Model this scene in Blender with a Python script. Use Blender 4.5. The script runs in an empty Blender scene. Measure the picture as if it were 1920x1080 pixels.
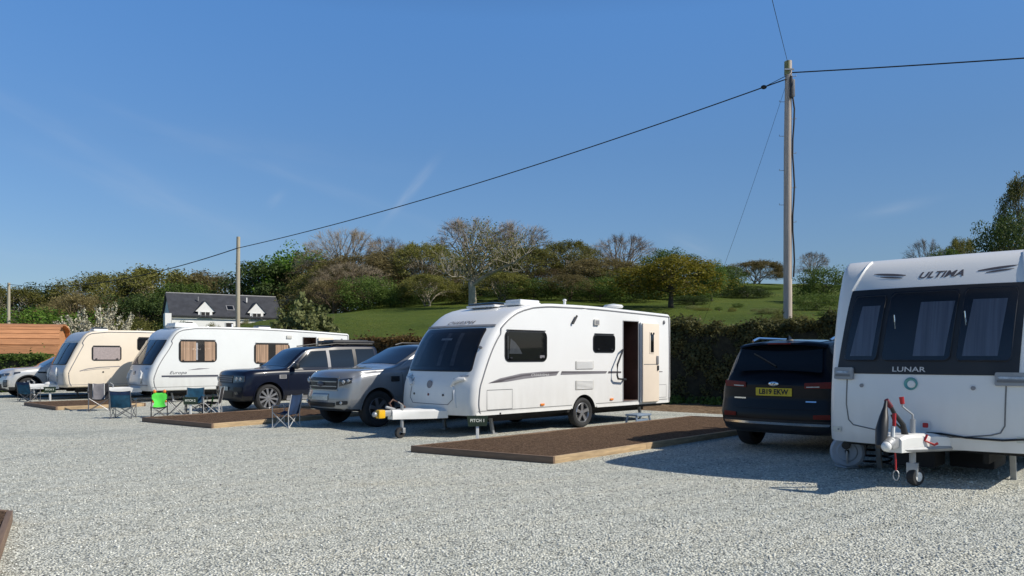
import bpy, bmesh, math, random
import numpy as np
from mathutils import Vector, Matrix

random.seed(7)
R = math.radians
scene = bpy.context.scene
col = scene.collection

# ------------------------------------------------------------------ mesh helpers
class MB:
    """collects shapes and links them as one mesh object"""
    def __init__(s):
        s.v = []; s.f = []; s.mi = []
    def add(s, verts, faces, mi=0):
        o = len(s.v)
        s.v += [tuple(p) for p in verts]
        s.f += [tuple(i + o for i in f) for f in faces]
        s.mi += [mi] * len(faces)
    def box(s, c, size, rot=None, mi=0, bev=0.0):
        hx, hy, hz = [a / 2 for a in size]
        if bev > 0:
            bm = bmesh.new()
            bmesh.ops.create_cube(bm, size=1)
            for v in bm.verts:
                v.co = Vector((v.co.x * size[0], v.co.y * size[1], v.co.z * size[2]))
            bmesh.ops.bevel(bm, geom=list(bm.edges), offset=min(bev, .49 * min(size)), segments=2, affect='EDGES', profile=.6)
            bm.verts.ensure_lookup_table()
            vs = [v.co.copy() for v in bm.verts]; fs = [[v.index for v in f.verts] for f in bm.faces]
            bm.free()
        else:
            vs = [Vector((x, y, z)) for x in (-hx, hx) for y in (-hy, hy) for z in (-hz, hz)]
            fs = [(0, 1, 3, 2), (4, 6, 7, 5), (0, 4, 5, 1), (2, 3, 7, 6), (0, 2, 6, 4), (1, 5, 7, 3)]
        if rot is not None:
            vs = [rot @ p for p in vs]
        c = Vector(c)
        s.add([p + c for p in vs], fs, mi)
    def tube(s, pts, r, n=8, mi=0, cap=True):
        pts = [Vector(p) for p in pts]
        rs = r if isinstance(r, (list, tuple)) else [r] * len(pts)
        vs = []; fs = []
        d0 = (pts[1] - pts[0]).normalized()
        ref = Vector((0, 0, 1)) if abs(d0.z) < .9 else Vector((1, 0, 0))
        for i, p in enumerate(pts):
            if i == 0: d = pts[1] - pts[0]
            elif i == len(pts) - 1: d = pts[-1] - pts[-2]
            else: d = (pts[i + 1] - pts[i]).normalized() + (pts[i] - pts[i - 1]).normalized()
            d = d.normalized()
            a = d.cross(ref)
            if a.length < 1e-4: a = d.cross(Vector((0, 1, 0)))
            a.normalize(); b = d.cross(a)
            ref = b.cross(d) * 1.0 if False else ref
            for k in range(n):
                t = 2 * math.pi * k / n
                vs.append(p + (a * math.cos(t) + b * math.sin(t)) * rs[i])
        for i in range(len(pts) - 1):
            for k in range(n):
                k2 = (k + 1) % n
                fs.append((i * n + k, i * n + k2, (i + 1) * n + k2, (i + 1) * n + k))
        if cap and n > 2:
            fs.append(tuple(range(n))[::-1]); fs.append(tuple((len(pts) - 1) * n + k for k in range(n)))
        s.add(vs, fs, mi)
    def lathe(s, prof, origin, axis, n=24, mi=0, close=False):
        """prof: list of (radius, distance along axis)"""
        axis = Vector(axis).normalized(); origin = Vector(origin)
        a = axis.orthogonal().normalized(); b = axis.cross(a)
        vs = []; fs = []
        m = len(prof)
        for (r, h) in prof:
            for k in range(n):
                t = 2 * math.pi * k / n
                vs.append(origin + axis * h + (a * math.cos(t) + b * math.sin(t)) * r)
        for i in range(m - 1 + (1 if close else 0)):
            j = (i + 1) % m
            for k in range(n):
                k2 = (k + 1) % n
                fs.append((i * n + k, i * n + k2, j * n + k2, j * n + k))
        s.add(vs, fs, mi)
    def grid(s, P, mi=0):
        n = len(P); m = len(P[0])
        vs = [p for row in P for p in row]
        fs = [(i * m + j, i * m + j + 1, (i + 1) * m + j + 1, (i + 1) * m + j) for i in range(n - 1) for j in range(m - 1)]
        s.add(vs, fs, mi)
    def ell(s, c, rad, n=12, m=8, mi=0, rot=None):
        vs = []; fs = []
        for i in range(m + 1):
            th = math.pi * i / m
            for k in range(n):
                ph = 2 * math.pi * k / n
                p = Vector((rad[0] * math.sin(th) * math.cos(ph), rad[1] * math.sin(th) * math.sin(ph), rad[2] * math.cos(th)))
                if rot is not None: p = rot @ p
                vs.append(p + Vector(c))
        for i in range(m):
            for k in range(n):
                fs.append((i * n + k, (i + 1) * n + k, (i + 1) * n + (k + 1) % n, i * n + (k + 1) % n))
        s.add(vs, fs, mi)
    def build(s, name, mats, parent=None, angle=35, fix=True, smooth=True):
        me = bpy.data.meshes.new(name)
        me.from_pydata(s.v, [], s.f)
        if not isinstance(mats, (list, tuple)): mats = [mats]
        for m in mats: me.materials.append(m)
        if len(mats) > 1: me.polygons.foreach_set('material_index', s.mi)
        if fix:
            bm = bmesh.new(); bm.from_mesh(me)
            bmesh.ops.recalc_face_normals(bm, faces=bm.faces)
            bm.to_mesh(me); bm.free()
        if smooth:
            me.polygons.foreach_set('use_smooth', [True] * len(me.polygons))
            me.set_sharp_from_angle(angle=R(angle))
        o = bpy.data.objects.new(name, me); col.objects.link(o)
        if parent is not None: o.parent = parent
        return o

def quads_np(name, V, mat, parent=None, n=4):
    """V: (N,n,3) separate polygons -> one mesh"""
    V = np.asarray(V, dtype=np.float32); N = V.shape[0]
    me = bpy.data.meshes.new(name)
    me.vertices.add(N * n); me.vertices.foreach_set('co', V.reshape(-1))
    me.loops.add(N * n); me.loops.foreach_set('vertex_index', np.arange(N * n, dtype=np.int32))
    me.polygons.add(N)
    me.polygons.foreach_set('loop_start', np.arange(0, N * n, n, dtype=np.int32))
    me.update(calc_edges=True)
    me.materials.append(mat)
    o = bpy.data.objects.new(name, me); col.objects.link(o)
    if parent is not None: o.parent = parent
    return o

def empty(name, loc, rz=0.0):
    o = bpy.data.objects.new(name, None); col.objects.link(o)
    o.location = loc; o.rotation_euler = (0, 0, rz); o.empty_display_size = .2
    return o
def tag(o, label, cat, group=None, kind=None):
    o['label'] = label; o['category'] = cat
    if group: o['group'] = group
    if kind: o['kind'] = kind
    return o
def struct(o): o['kind'] = 'structure'; return o
def copy_tree(o, parent=None):
    c = o.copy(); col.objects.link(c); c.parent = parent
    for ch in list(o.children): copy_tree(ch, c)
    return c

def cut(o, cutters):
    """boolean difference, cutters are removed afterwards"""
    for c in cutters:
        m = o.modifiers.new('cut', 'BOOLEAN'); m.operation = 'DIFFERENCE'; m.object = c; m.solver = 'EXACT'
        m.material_mode = 'TRANSFER'
    dg = bpy.context.evaluated_depsgraph_get(); dg.update()
    me = bpy.data.meshes.new_from_object(o.evaluated_get(dg))
    o.modifiers.clear(); old = o.data; o.data = me
    me.polygons.foreach_set('use_smooth', [True] * len(me.polygons)); me.set_sharp_from_angle(angle=R(32))
    bpy.data.meshes.remove(old)
    for c in cutters: bpy.data.objects.remove(c)

def text_geo(body, size, shear=0.0, bold=0.0, spacing=1.0):
    cu = bpy.data.curves.new('lettering', 'FONT'); cu.body = body; cu.size = size; cu.shear = shear
    cu.align_x = 'CENTER'; cu.align_y = 'CENTER'; cu.offset = bold; cu.space_character = spacing; cu.resolution_u = 3
    o = bpy.data.objects.new('lettering', cu); col.objects.link(o)
    dg = bpy.context.evaluated_depsgraph_get(); dg.update()
    me = bpy.data.meshes.new_from_object(o.evaluated_get(dg))
    vs = [v.co.copy() for v in me.vertices]; fs = [tuple(p.vertices) for p in me.polygons]
    bpy.data.objects.remove(o); bpy.data.curves.remove(cu); bpy.data.meshes.remove(me)
    return vs, fs
def lettering(name, body, size, fn, mat, parent, shear=0, bold=0, wide=1.0, off=.008, spacing=1.0):
    """fn(u,v) -> (point, normal) maps flat letters on to a surface"""
    vs, fs = text_geo(body, size, shear, bold, spacing)
    out = []
    for p in vs:
        q, n = fn(p.x * wide, p.y); out.append(q + n * off)
    b = MB(); b.add(out, fs)
    return b.build(name, mat, parent, fix=False, smooth=False)

def fd_normal(fn, p, q, e=.01):
    P = Vector(fn(p, q)); a = Vector(fn(p + e, q)) - Vector(fn(p - e, q)); b = Vector(fn(p, q + e)) - Vector(fn(p, q - e))
    return P, a.cross(b).normalized()
def patch(fn, corners, outward, r=(0, 0), na=10, nb=6, off=.005, thick=0.0, bm=None, mi=0):
    """rounded quad patch lying on the surface fn(p,q)->xyz. corners: (p,q) at bottom-left, bottom-right, top-right, top-left"""
    b = bm or MB()
    A = [Vector(c) for c in corners]
    rb = max(r[1], 1e-4); ra = r[0]
    bs = set(np.linspace(-1, 1, nb + 1))
    if r[1] > 0:
        for t in (0, .08, .3, .6, 1): bs |= {-1 + rb * t, 1 - rb * t}
    rows = []
    for bb in sorted(bs):
        e = 1.0
        if r[1] > 0 and abs(bb) > 1 - rb:
            k = (abs(bb) - (1 - rb)) / rb; e = 1 - ra * (1 - math.sqrt(max(0, 1 - k * k)))
        row = []
        for aa in np.linspace(-1, 1, na + 1):
            u = (aa * e + 1) / 2; v = (bb + 1) / 2
            pq = (A[0] * (1 - u) + A[1] * u) * (1 - v) + (A[3] * (1 - u) + A[2] * u) * v
            P, n = fd_normal(fn, pq.x, pq.y)
            if n.dot(Vector(outward)) < 0: n = -n
            row.append((P, n))
        rows.append(row)
    b.grid([[P + n * off for P, n in row] for row in rows], mi)
    if thick > 0:
        loop = rows[0] + [row[-1] for row in rows[1:]] + rows[-1][::-1][1:] + [row[0] for row in rows[::-1][1:]]
        b.grid([[P + n * off for P, n in loop], [P + n * (off - thick) for P, n in loop]], mi)
    return b

def smooth_interp(xs, ys):
    """monotone cubic interpolation"""
    xs = np.array(xs, float); ys = np.array(ys, float)
    if xs[0] > xs[-1]: xs = xs[::-1]; ys = ys[::-1]
    h = np.diff(xs); d = np.diff(ys) / h
    m = np.zeros(len(xs)); m[0] = d[0]; m[-1] = d[-1]
    for i in range(1, len(xs) - 1):
        if d[i - 1] * d[i] > 0:
            w1 = 2 * h[i] + h[i - 1]; w2 = h[i] + 2 * h[i - 1]
            m[i] = (w1 + w2) / (w1 / d[i - 1] + w2 / d[i])
    def f(x):
        x = min(max(x, xs[0]), xs[-1]); i = min(int(np.searchsorted(xs, x, 'right')) - 1, len(xs) - 2)
        t = (x - xs[i]) / h[i]; t2 = t * t; t3 = t2 * t
        return float((2 * t3 - 3 * t2 + 1) * ys[i] + (t3 - 2 * t2 + t) * h[i] * m[i] + (-2 * t3 + 3 * t2) * ys[i + 1] + (t3 - t2) * h[i] * m[i + 1])
    return f
def sstep(a, b, x):
    t = min(max((x - a) / (b - a), 0), 1); return t * t * (3 - 2 * t)

# ------------------------------------------------------------------ materials
def nt_new(name):
    m = bpy.data.materials.new(name); m.use_nodes = True
    nt = m.node_tree; bs = nt.nodes['Principled BSDF']
    return m, nt, bs
def node(nt, t, **kw):
    n = nt.nodes.new(t)
    for k, v in kw.items(): setattr(n, k, v)
    return n
def ramp(nt, stops):
    r = node(nt, 'ShaderNodeValToRGB'); e = r.color_ramp.elements
    while len(e) < len(stops): e.new(.5)
    for i, (p, c) in enumerate(stops):
        e[i].position = p; e[i].color = (*c, 1) if len(c) == 3 else c
    return r
def scl(c, k): return tuple(min(1, a * k) for a in c)
def mat(name, c, rough=.5, metal=0.0, coat=0.0, var=.12, scale=3.0, bump=0.0, bscale=40.0, spec=.5, dirt=None):
    m, nt, bs = nt_new(name); L = nt.links
    tc = node(nt, 'ShaderNodeTexCoord')
    nz = node(nt, 'ShaderNodeTexNoise'); nz.inputs['Scale'].default_value = scale; nz.inputs['Detail'].default_value = 5
    L.new(tc.outputs['Object'], nz.inputs['Vector'])
    rp = ramp(nt, [(.3, scl(c, 1 - var)), (.7, scl(c, 1 + var))])
    L.new(nz.outputs['Fac'], rp.inputs['Fac'])
    outc = rp.outputs['Color']
    if dirt:      # (colour, z low, z high): grime that thins out upwards
        sx = node(nt, 'ShaderNodeSeparateXYZ'); L.new(tc.outputs['Object'], sx.inputs[0])
        n2 = node(nt, 'ShaderNodeTexNoise'); n2.inputs['Scale'].default_value = 6; n2.inputs['Detail'].default_value = 8
        mp = node(nt, 'ShaderNodeMapping'); mp.inputs['Scale'].default_value = (1, 1, .25)
        L.new(tc.outputs['Object'], mp.inputs[0]); L.new(mp.outputs[0], n2.inputs['Vector'])
        mr = node(nt, 'ShaderNodeMapRange'); mr.inputs[1].default_value = dirt[1]; mr.inputs[2].default_value = dirt[2]
        mr.inputs[3].default_value = dirt[3]; mr.inputs[4].default_value = 0.02
        L.new(sx.outputs[2], mr.inputs[0])
        mu = node(nt, 'ShaderNodeMath', operation='MULTIPLY'); L.new(mr.outputs[0], mu.inputs[0]); L.new(n2.outputs['Fac'], mu.inputs[1])
        mx = node(nt, 'ShaderNodeMix', data_type='RGBA'); L.new(mu.outputs[0], mx.inputs[0]); L.new(outc, mx.inputs[6]); mx.inputs[7].default_value = (*dirt[0], 1)
        outc = mx.outputs[2]
    L.new(outc, bs.inputs['Base Color'])
    bs.inputs['Roughness'].default_value = rough; bs.inputs['Metallic'].default_value = metal
    bs.inputs['Coat Weight'].default_value = coat; bs.inputs['Coat Roughness'].default_value = .04
    bs.inputs['Specular IOR Level'].default_value = spec
    if bump > 0:
        bn = node(nt, 'ShaderNodeTexNoise'); bn.inputs['Scale'].default_value = bscale; bn.inputs['Detail'].default_value = 4
        L.new(tc.outputs['Object'], bn.inputs['Vector'])
        bu = node(nt, 'ShaderNodeBump'); bu.inputs['Strength'].default_value = bump; bu.inputs['Distance'].default_value = .02
        L.new(bn.outputs['Fac'], bu.inputs['Height']); L.new(bu.outputs[0], bs.inputs['Normal'])
    return m
def leaf_mat(name, dark, light, trans=.38, rough=.6):
    m, nt, bs = nt_new(name); L = nt.links
    ge = node(nt, 'ShaderNodeNewGeometry'); tc = node(nt, 'ShaderNodeTexCoord'); oi = node(nt, 'ShaderNodeObjectInfo')
    nz = node(nt, 'ShaderNodeTexNoise'); nz.inputs['Scale'].default_value = .9; nz.inputs['Detail'].default_value = 3
    L.new(tc.outputs['Object'], nz.inputs['Vector'])
    ad = node(nt, 'ShaderNodeMath', operation='MULTIPLY_ADD'); ad.inputs[1].default_value = .45
    L.new(ge.outputs['Random Per Island'], ad.inputs[0]); 
    m2 = node(nt, 'ShaderNodeMath', operation='MULTIPLY_ADD'); m2.inputs[1].default_value = 1.6; m2.inputs[2].default_value = -.55
    L.new(nz.outputs['Fac'], m2.inputs[0]); L.new(m2.outputs[0], ad.inputs[2])
    rp = ramp(nt, [(.05, dark), (.95, light)]); L.new(ad.outputs[0], rp.inputs['Fac'])
    hs = node(nt, 'ShaderNodeHueSaturation')
    mr = node(nt, 'ShaderNodeMapRange'); mr.inputs[3].default_value = .75; mr.inputs[4].default_value = 1.2
    L.new(oi.outputs['Random'], mr.inputs[0]); L.new(mr.outputs[0], hs.inputs['Value'])
    L.new(rp.outputs['Color'], hs.inputs['Color'])
    L.new(hs.outputs[0], bs.inputs['Base Color']); bs.inputs['Roughness'].default_value = rough; bs.inputs['Specular IOR Level'].default_value = .25
    if trans > 0:
        tr = node(nt, 'ShaderNodeBsdfTranslucent'); L.new(hs.outputs[0], tr.inputs['Color'])
        mx = node(nt, 'ShaderNodeMixShader'); mx.inputs[0].default_value = trans
        out = nt.nodes['Material Output']
        L.new(bs.outputs[0], mx.inputs[1]); L.new(tr.outputs[0], mx.inputs[2]); L.new(mx.outputs[0], out.inputs['Surface'])
    return m
def glass_mat(name, tint, alpha, rough=.03, ior=1.5):
    """tinted window: part see-through, part dark, with a mirror-like coat"""
    m, nt, bs = nt_new(name); L = nt.links
    bs.inputs['Base Color'].default_value = (.008, .009, .011, 1); bs.inputs['Roughness'].default_value = rough; bs.inputs['Specular IOR Level'].default_value = .5
    tp = node(nt, 'ShaderNodeBsdfTransparent'); tp.inputs['Color'].default_value = (*tint, 1)
    mx = node(nt, 'ShaderNodeMixShader'); mx.inputs[0].default_value = alpha
    gl = node(nt, 'ShaderNodeBsdfGlossy'); gl.inputs['Roughness'].default_value = rough
    f0 = ((ior - 1) / (ior + 1)) ** 2; lw = node(nt, 'ShaderNodeLayerWeight'); lw.inputs['Blend'].default_value = .5
    pw = node(nt, 'ShaderNodeMath', operation='POWER'); pw.inputs[1].default_value = 5; L.new(lw.outputs['Facing'], pw.inputs[0])
    fr = node(nt, 'ShaderNodeMath', operation='MULTIPLY_ADD'); fr.inputs[1].default_value = .85; fr.inputs[2].default_value = f0 * 1.4; L.new(pw.outputs[0], fr.inputs[0])
    m2 = node(nt, 'ShaderNodeMixShader')
    L.new(bs.outputs[0], mx.inputs[1]); L.new(tp.outputs[0], mx.inputs[2])
    L.new(fr.outputs[0], m2.inputs[0]); L.new(mx.outputs[0], m2.inputs[1]); L.new(gl.outputs[0], m2.inputs[2])
    L.new(m2.outputs[0], nt.nodes['Material Output'].inputs['Surface'])
    return m

grime = (.30, .27, .21)
M = dict(
    white=mat('caravan_white', (.80, .80, .785), .32, coat=.25, var=.02, scale=1.2, dirt=(grime, .35, 1.3, .45)),
    cream=mat('caravan_cream', (.82, .72, .58), .38, coat=.15, var=.03, scale=1.2, dirt=(grime, .4, 1.3, .4)),
    white_old=mat('caravan_white_aged', (.74, .755, .745), .36, coat=.2, var=.03, scale=1.2, dirt=(grime, .35, 1.3, .4)),
    shade_grey_panel=mat('front_panel_shade_grey', (.50, .51, .53), .35, coat=.2, var=.04, dirt=(grime, .4, 1.4, .4)),  # white front with its shade greyed into the colour
    shade_blue_panel=mat('front_panel_shade_blue', (.58, .63, .68), .3, coat=.3, var=.04, dirt=(grime, .4, 1.4, .4)),  # white front, its bluish shade mixed into the colour
    trim_grey=mat('trim_grey', (.25, .25, .26), .5, var=.1),
    seal=mat('seal_grey', (.17, .17, .17), .55, var=.1),
    black=mat('black_plastic', (.018, .018, .02), .45, var=.25),
    rubber=mat('tyre_rubber', (.022, .022, .023), .8, var=.3, bump=.3),
    under=mat('dark_underside', (.02, .02, .022), .85, var=.3),
    silver_rim=mat('alloy_silver', (.55, .56, .58), .32, metal=.85, var=.08),
    chrome=mat('chrome', (.75, .76, .78), .12, metal=1, var=.04),
    steel=mat('galvanised_steel', (.36, .37, .38), .5, metal=.6, var=.2),
    white_paint=mat('white_painted_steel', (.80, .80, .78), .4, var=.05, dirt=(grime, .3, .8, .3)),
    brown_in=mat('brown_interior', (.10, .052, .038), .6, var=.3),
    door_in=mat('door_liner_cream', (.80, .69, .56), .5, var=.03),
    grille=mat('vent_plastic', (.55, .54, .50), .5, var=.05),
    decal=mat('decal_grey', (.10, .09, .10), .4, var=.1),
    decal_light=mat('decal_silver', (.22, .21, .225), .35, var=.1),
    decal_navy=mat('decal_navy', (.045, .05, .075), .4, var=.1),
    glass=glass_mat('caravan_window_glass', (.55, .58, .62), .55, ior=1.33),
    car_glass=glass_mat('car_glass', (.2, .24, .23), .06, ior=1.3),
    dark_glass=glass_mat('privacy_glass', (.3, .3, .3), .12, ior=1.33),
    clear_glass=glass_mat('clear_window_glass', (.92, .92, .92), .93, ior=1.35),
    front_glass=glass_mat('tinted_front_glass', (.72, .76, .82), .8, ior=1.4),
    back=mat('window_dark_interior', (.018, .017, .018), .7, var=.4, scale=2),
    curtain=mat('net_curtain', (.52, .53, .56), .9, var=.12, scale=9),
    dim_curtain=mat('dim_curtain', (.10, .10, .11), .9, var=.3, scale=9),
    curtain_tan=mat('patterned_tan_curtain', (.62, .40, .27), .9, var=.3, scale=14),
    blind=mat('pleated_mauve_blind', (.55, .47, .46), .9, var=.12, scale=20),
    navy=mat('navy_paint', (.005, .008, .021), .32, metal=0, coat=.35, var=.08, spec=.3),
    silver=mat('silver_paint', (.29, .30, .315), .34, metal=.5, coat=1, var=.05),
    grey_silver=mat('warm_silver_paint', (.62, .61, .59), .3, metal=.35, coat=1, var=.05),
    kia_black=mat('black_blue_paint', (.004, .0045, .008), .32, metal=0, coat=.12, var=.1, spec=.22),
    lamp=mat('headlamp_lens', (.42, .44, .46), .15, metal=.2, coat=.6, var=.35, scale=18),
    lamp_dark=mat('smoked_lens', (.04, .04, .045), .08, coat=1, var=.4, scale=20),
    red_lamp=mat('red_lens', (.16, .004, .004), .3, coat=0, spec=.3, var=.25, scale=14),
    orange=mat('orange_reflector', (.75, .22, .03), .3, coat=.5, var=.1),
    red=mat('red_plastic', (.45, .02, .025), .4, var=.1),
    yellow=mat('yellow_lock', (.75, .42, .01), .4, var=.08),
    yellow_plate=mat('yellow_plate', (.72, .52, .02), .4, var=.03),
    white_plate=mat('white_plate', (.62, .62, .55), .45, var=.1, scale=12),
    plate_ink=mat('plate_ink', (.01, .01, .01), .5, var=.05),
    gold=mat('sign_lettering', (.85, .87, .74), .5, var=.05),
    sign=mat('sign_dark_green', (.022, .040, .022), .5, var=.2),
    blue=mat('blue_canvas', (.010, .068, .125), .85, var=.3, scale=9),
    navy_cloth=mat('navy_canvas', (.012, .035, .095), .85, var=.3, scale=9),
    black_cloth=mat('black_canvas', (.02, .02, .024), .85, var=.25, scale=9),
    grey_cloth=mat('grey_canvas', (.17, .165, .18), .85, var=.15, scale=9),
    pipe_white=mat('pale_piping', (.6, .6, .6), .7, var=.05),
    lime=mat('lime_green_canvas', (.10, .72, .08), .8, var=.12, scale=9),
    tube_grey=mat('chair_tube_grey', (.17, .17, .18), .4, metal=.4, var=.1),
    tube_white=mat('chair_tube_white', (.50, .50, .50), .4, var=.08),
    step_blue=mat('blue_grey_step', (.20, .27, .36), .5, var=.1),
    barrel=mat('water_barrel_grey', (.34, .38, .44), .5, var=.1),
    slate=mat('roof_slate', (.045, .048, .058), .6, var=.25, scale=1.5),
    render=mat('white_render', (.86, .86, .84), .8, var=.04),
    cable=mat('black_cable', (.012, .012, .014), .6, var=.1),
    stone=mat('field_stone', (.20, .195, .17), .9, var=.2),
)
def curtain_fold_shade(name, c, k=60, depth=.35, sc_=(.05, 1, .03)):  # shade of the folds painted as darker streaks on flat cloth
    m, nt, bs = nt_new(name); L = nt.links
    tc = node(nt, 'ShaderNodeTexCoord'); w = node(nt, 'ShaderNodeTexNoise'); w.inputs['Scale'].default_value = k; w.inputs['Detail'].default_value = 2
    mp = node(nt, 'ShaderNodeMapping'); mp.inputs['Scale'].default_value = sc_
    L.new(tc.outputs['Object'], mp.inputs[0]); L.new(mp.outputs[0], w.inputs['Vector'])
    rp = ramp(nt, [(.3, scl(c, 1 - depth)), (.65, c)]); L.new(w.outputs['Fac'], rp.inputs['Fac']); L.new(rp.outputs['Color'], bs.inputs['Base Color'])
    bs.inputs['Roughness'].default_value = .9
    return m
M['badge_teal'] = mat('badge_teal', (.12, .33, .33), .3, metal=.4, var=.1)
M['grab_grey'] = mat('grab_handle_grey', (.30, .31, .32), .4, var=.08)
M['red_dark'] = mat('dark_red_grip', (.16, .02, .03), .5, var=.1)
M['black_rim'] = mat('black_alloy', (.20, .20, .215), .35, metal=.6, var=.1)
M['roof_sheen'] = mat('roof_sky_sheen', (.02, .022, .03), .12, metal=.3, coat=1, var=.1)
M['curtain_tan'] = curtain_fold_shade('patterned_tan_curtain_fold_shade', (.66, .44, .30), 24, .5, (1, .05, .03))
M['net'] = curtain_fold_shade('net_curtain_fold_shade', (.27, .29, .345), 30)

def wood_mat(name, c, grain=(1, 12, 12), var=.35):
    m, nt, bs = nt_new(name); L = nt.links
    tc = node(nt, 'ShaderNodeTexCoord'); mp = node(nt, 'ShaderNodeMapping'); mp.inputs['Scale'].default_value = grain
    nz = node(nt, 'ShaderNodeTexNoise'); nz.inputs['Scale'].default_value = 2.2; nz.inputs['Detail'].default_value = 7; nz.inputs['Roughness'].default_value = .65
    L.new(tc.outputs['Object'], mp.inputs[0]); L.new(mp.outputs[0], nz.inputs['Vector'])
    ge = node(nt, 'ShaderNodeNewGeometry')
    ad = node(nt, 'ShaderNodeMath', operation='MULTIPLY_ADD'); ad.inputs[1].default_value = .35; L.new(ge.outputs['Random Per Island'], ad.inputs[0])
    sb = node(nt, 'ShaderNodeMath', operation='SUBTRACT'); sb.inputs[1].default_value = .17; L.new(nz.outputs['Fac'], sb.inputs[0]); L.new(sb.outputs[0], ad.inputs[2])
    rp = ramp(nt, [(.2, scl(c, 1 - var)), (.8, scl(c, 1 + var))]); L.new(ad.outputs[0], rp.inputs['Fac'])
    L.new(rp.outputs['Color'], bs.inputs['Base Color']); bs.inputs['Roughness'].default_value = .75
    bu = node(nt, 'ShaderNodeBump'); bu.inputs['Strength'].default_value = .3; bu.inputs['Distance'].default_value = .01
    L.new(nz.outputs['Fac'], bu.inputs['Height']); L.new(bu.outputs[0], bs.inputs['Normal'])
    return m
M['timber'] = wood_mat('pale_timber', (.48, .345, .20), var=.5)
M['timber_dark'] = wood_mat('weathered_timber', (.20, .13, .085))
M['cedar'] = wood_mat('orange_cedar', (.54, .25, .115), (.6, 9, 9), .45)
M['pole'] = wood_mat('grey_pole_wood', (.37, .31, .265), (11, 11, .5), .6)
M['pole_pale'] = wood_mat('pale_pole_wood', (.36, .32, .24), (14, 14, .8), .25)
M['bark'] = mat('bark', (.33, .29, .22), .9, var=.3, scale=3, bump=.5, bscale=12)
M['bark_grey'] = mat('bark_grey', (.20, .175, .145), .9, var=.25, scale=3)
M['bark_brown'] = mat('bark_brown', (.16, .115, .075), .9, var=.25, scale=3)
M['tuft'] = leaf_mat('rough_grass', (0.05, 0.062, 0.014), (0.17, 0.16, 0.042), .2)
M['bark_dark'] = mat('bark_dark', (.07, .058, .045), .9, var=.3, scale=3)
M['twig_brown'] = leaf_mat('twig_brown', (0.2, 0.16, 0.105), (0.42, 0.34, 0.23), 0)
M['twig_grey'] = leaf_mat('twig_grey', (.20, .17, .145), (.37, .32, .27), 0)
M['leaf_bright'] = leaf_mat('leaf_bright_green', (0.055, 0.125, 0.018), (0.2, 0.33, 0.045))
M['leaf_green'] = leaf_mat('leaf_mid_green', (0.052, 0.1, 0.02), (0.175, 0.245, 0.05))
M['leaf_dark'] = leaf_mat('leaf_dark_green', (0.032, 0.056, 0.018), (0.105, 0.15, 0.042))
M['leaf_olive'] = leaf_mat('leaf_olive', (0.1, 0.108, 0.028), (0.3, 0.285, 0.072))
M['leaf_gold'] = leaf_mat('leaf_golden_green', (0.075, 0.085, 0.012), (0.32, 0.26, 0.032))
M['leaf_brown'] = leaf_mat('leaf_bronze', (0.125, 0.108, 0.045), (0.34, 0.275, 0.115))
M['leaf_pale'] = leaf_mat('leaf_pale_green', (0.13, 0.16, 0.05), (0.38, 0.4, 0.17))
M['blossom'] = leaf_mat('white_blossom', (.36, .33, .22), (.76, .72, .57), .2)
M['hedge_leaf'] = leaf_mat('hedge_leaf', (.045, .058, .020), (.23, .215, .085))
M['hedge_core'] = mat('hedge_core', (.022, .022, .012), .95, var=.5, scale=6, bump=1, bscale=12)
M['hedge_dry'] = leaf_mat('hedge_dry_leaf', (0.08, 0.055, 0.022), (0.26, 0.17, 0.065))
# ------------------------------------------------------------------ camera, sun, sky
CAM_H = 1.55; F = 1450.0
cam = bpy.data.cameras.new('camera'); co = bpy.data.objects.new('camera', cam); col.objects.link(co)
co.location = (0, 0, CAM_H); co.rotation_euler = (R(90), 0, 0)
cam.sensor_width = 36; cam.lens = 36 * F / 1920; cam.shift_y = 128 / 1920; cam.clip_end = 3000; cam.clip_start = .1
scene.camera = co
SUN_EL, SUN_AZ = 40.0, -17.0           # azimuth measured from +X towards +Y
sdir = Vector((math.cos(R(SUN_EL)) * math.cos(R(SUN_AZ)), math.cos(R(SUN_EL)) * math.sin(R(SUN_AZ)), math.sin(R(SUN_EL))))
sl = bpy.data.lights.new('sun', 'SUN'); sl.energy = 4.7; sl.angle = R(.5); sl.color = (1, .93, .815)
so = bpy.data.objects.new('sun', sl); col.objects.link(so); so.rotation_euler = sdir.to_track_quat('Z', 'Y').to_euler()
so.location = (30, 0, 40)

w = bpy.data.worlds.new('World'); scene.world = w; w.use_nodes = True
nt = w.node_tree; L = nt.links; bg = nt.nodes['Background']
sky = node(nt, 'ShaderNodeTexSky', sky_type='NISHITA'); sky.sun_disc = False
sky.sun_elevation = R(SUN_EL); sky.sun_rotation = R(90 - SUN_AZ); sky.altitude = 100; sky.air_density = 1.0; sky.dust_density = .6; sky.ozone_density = 2.0
hs = node(nt, 'ShaderNodeHueSaturation'); hs.inputs['Saturation'].default_value = 1.0; hs.inputs['Value'].default_value = 1.0
geo_ = node(nt, 'ShaderNodeTexCoord'); sep_ = node(nt, 'ShaderNodeSeparateXYZ'); L.new(geo_.outputs['Generated'], sep_.inputs[0])
tint = ramp(nt, [(0.0, (.71, .78, .95)), (.10, (.68, .81, .985)), (.25, (.71, .98, 1.24)), (.40, (.79, 1.25, 1.66)), (.55, (.55, .88, 1.20)), (.85, (.32, .46, .60))])
L.new(sep_.outputs[2], tint.inputs['Fac'])
tm = node(nt, 'ShaderNodeVectorMath', operation='MULTIPLY'); L.new(sky.outputs[0], tm.inputs[0]); L.new(tint.outputs['Color'], tm.inputs[1])
side_ = node(nt, 'ShaderNodeMapRange'); side_.interpolation_type = 'SMOOTHSTEP'; side_.inputs[1].default_value = .05; side_.inputs[2].default_value = .75; side_.inputs[3].default_value = 1; side_.inputs[4].default_value = .80
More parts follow.
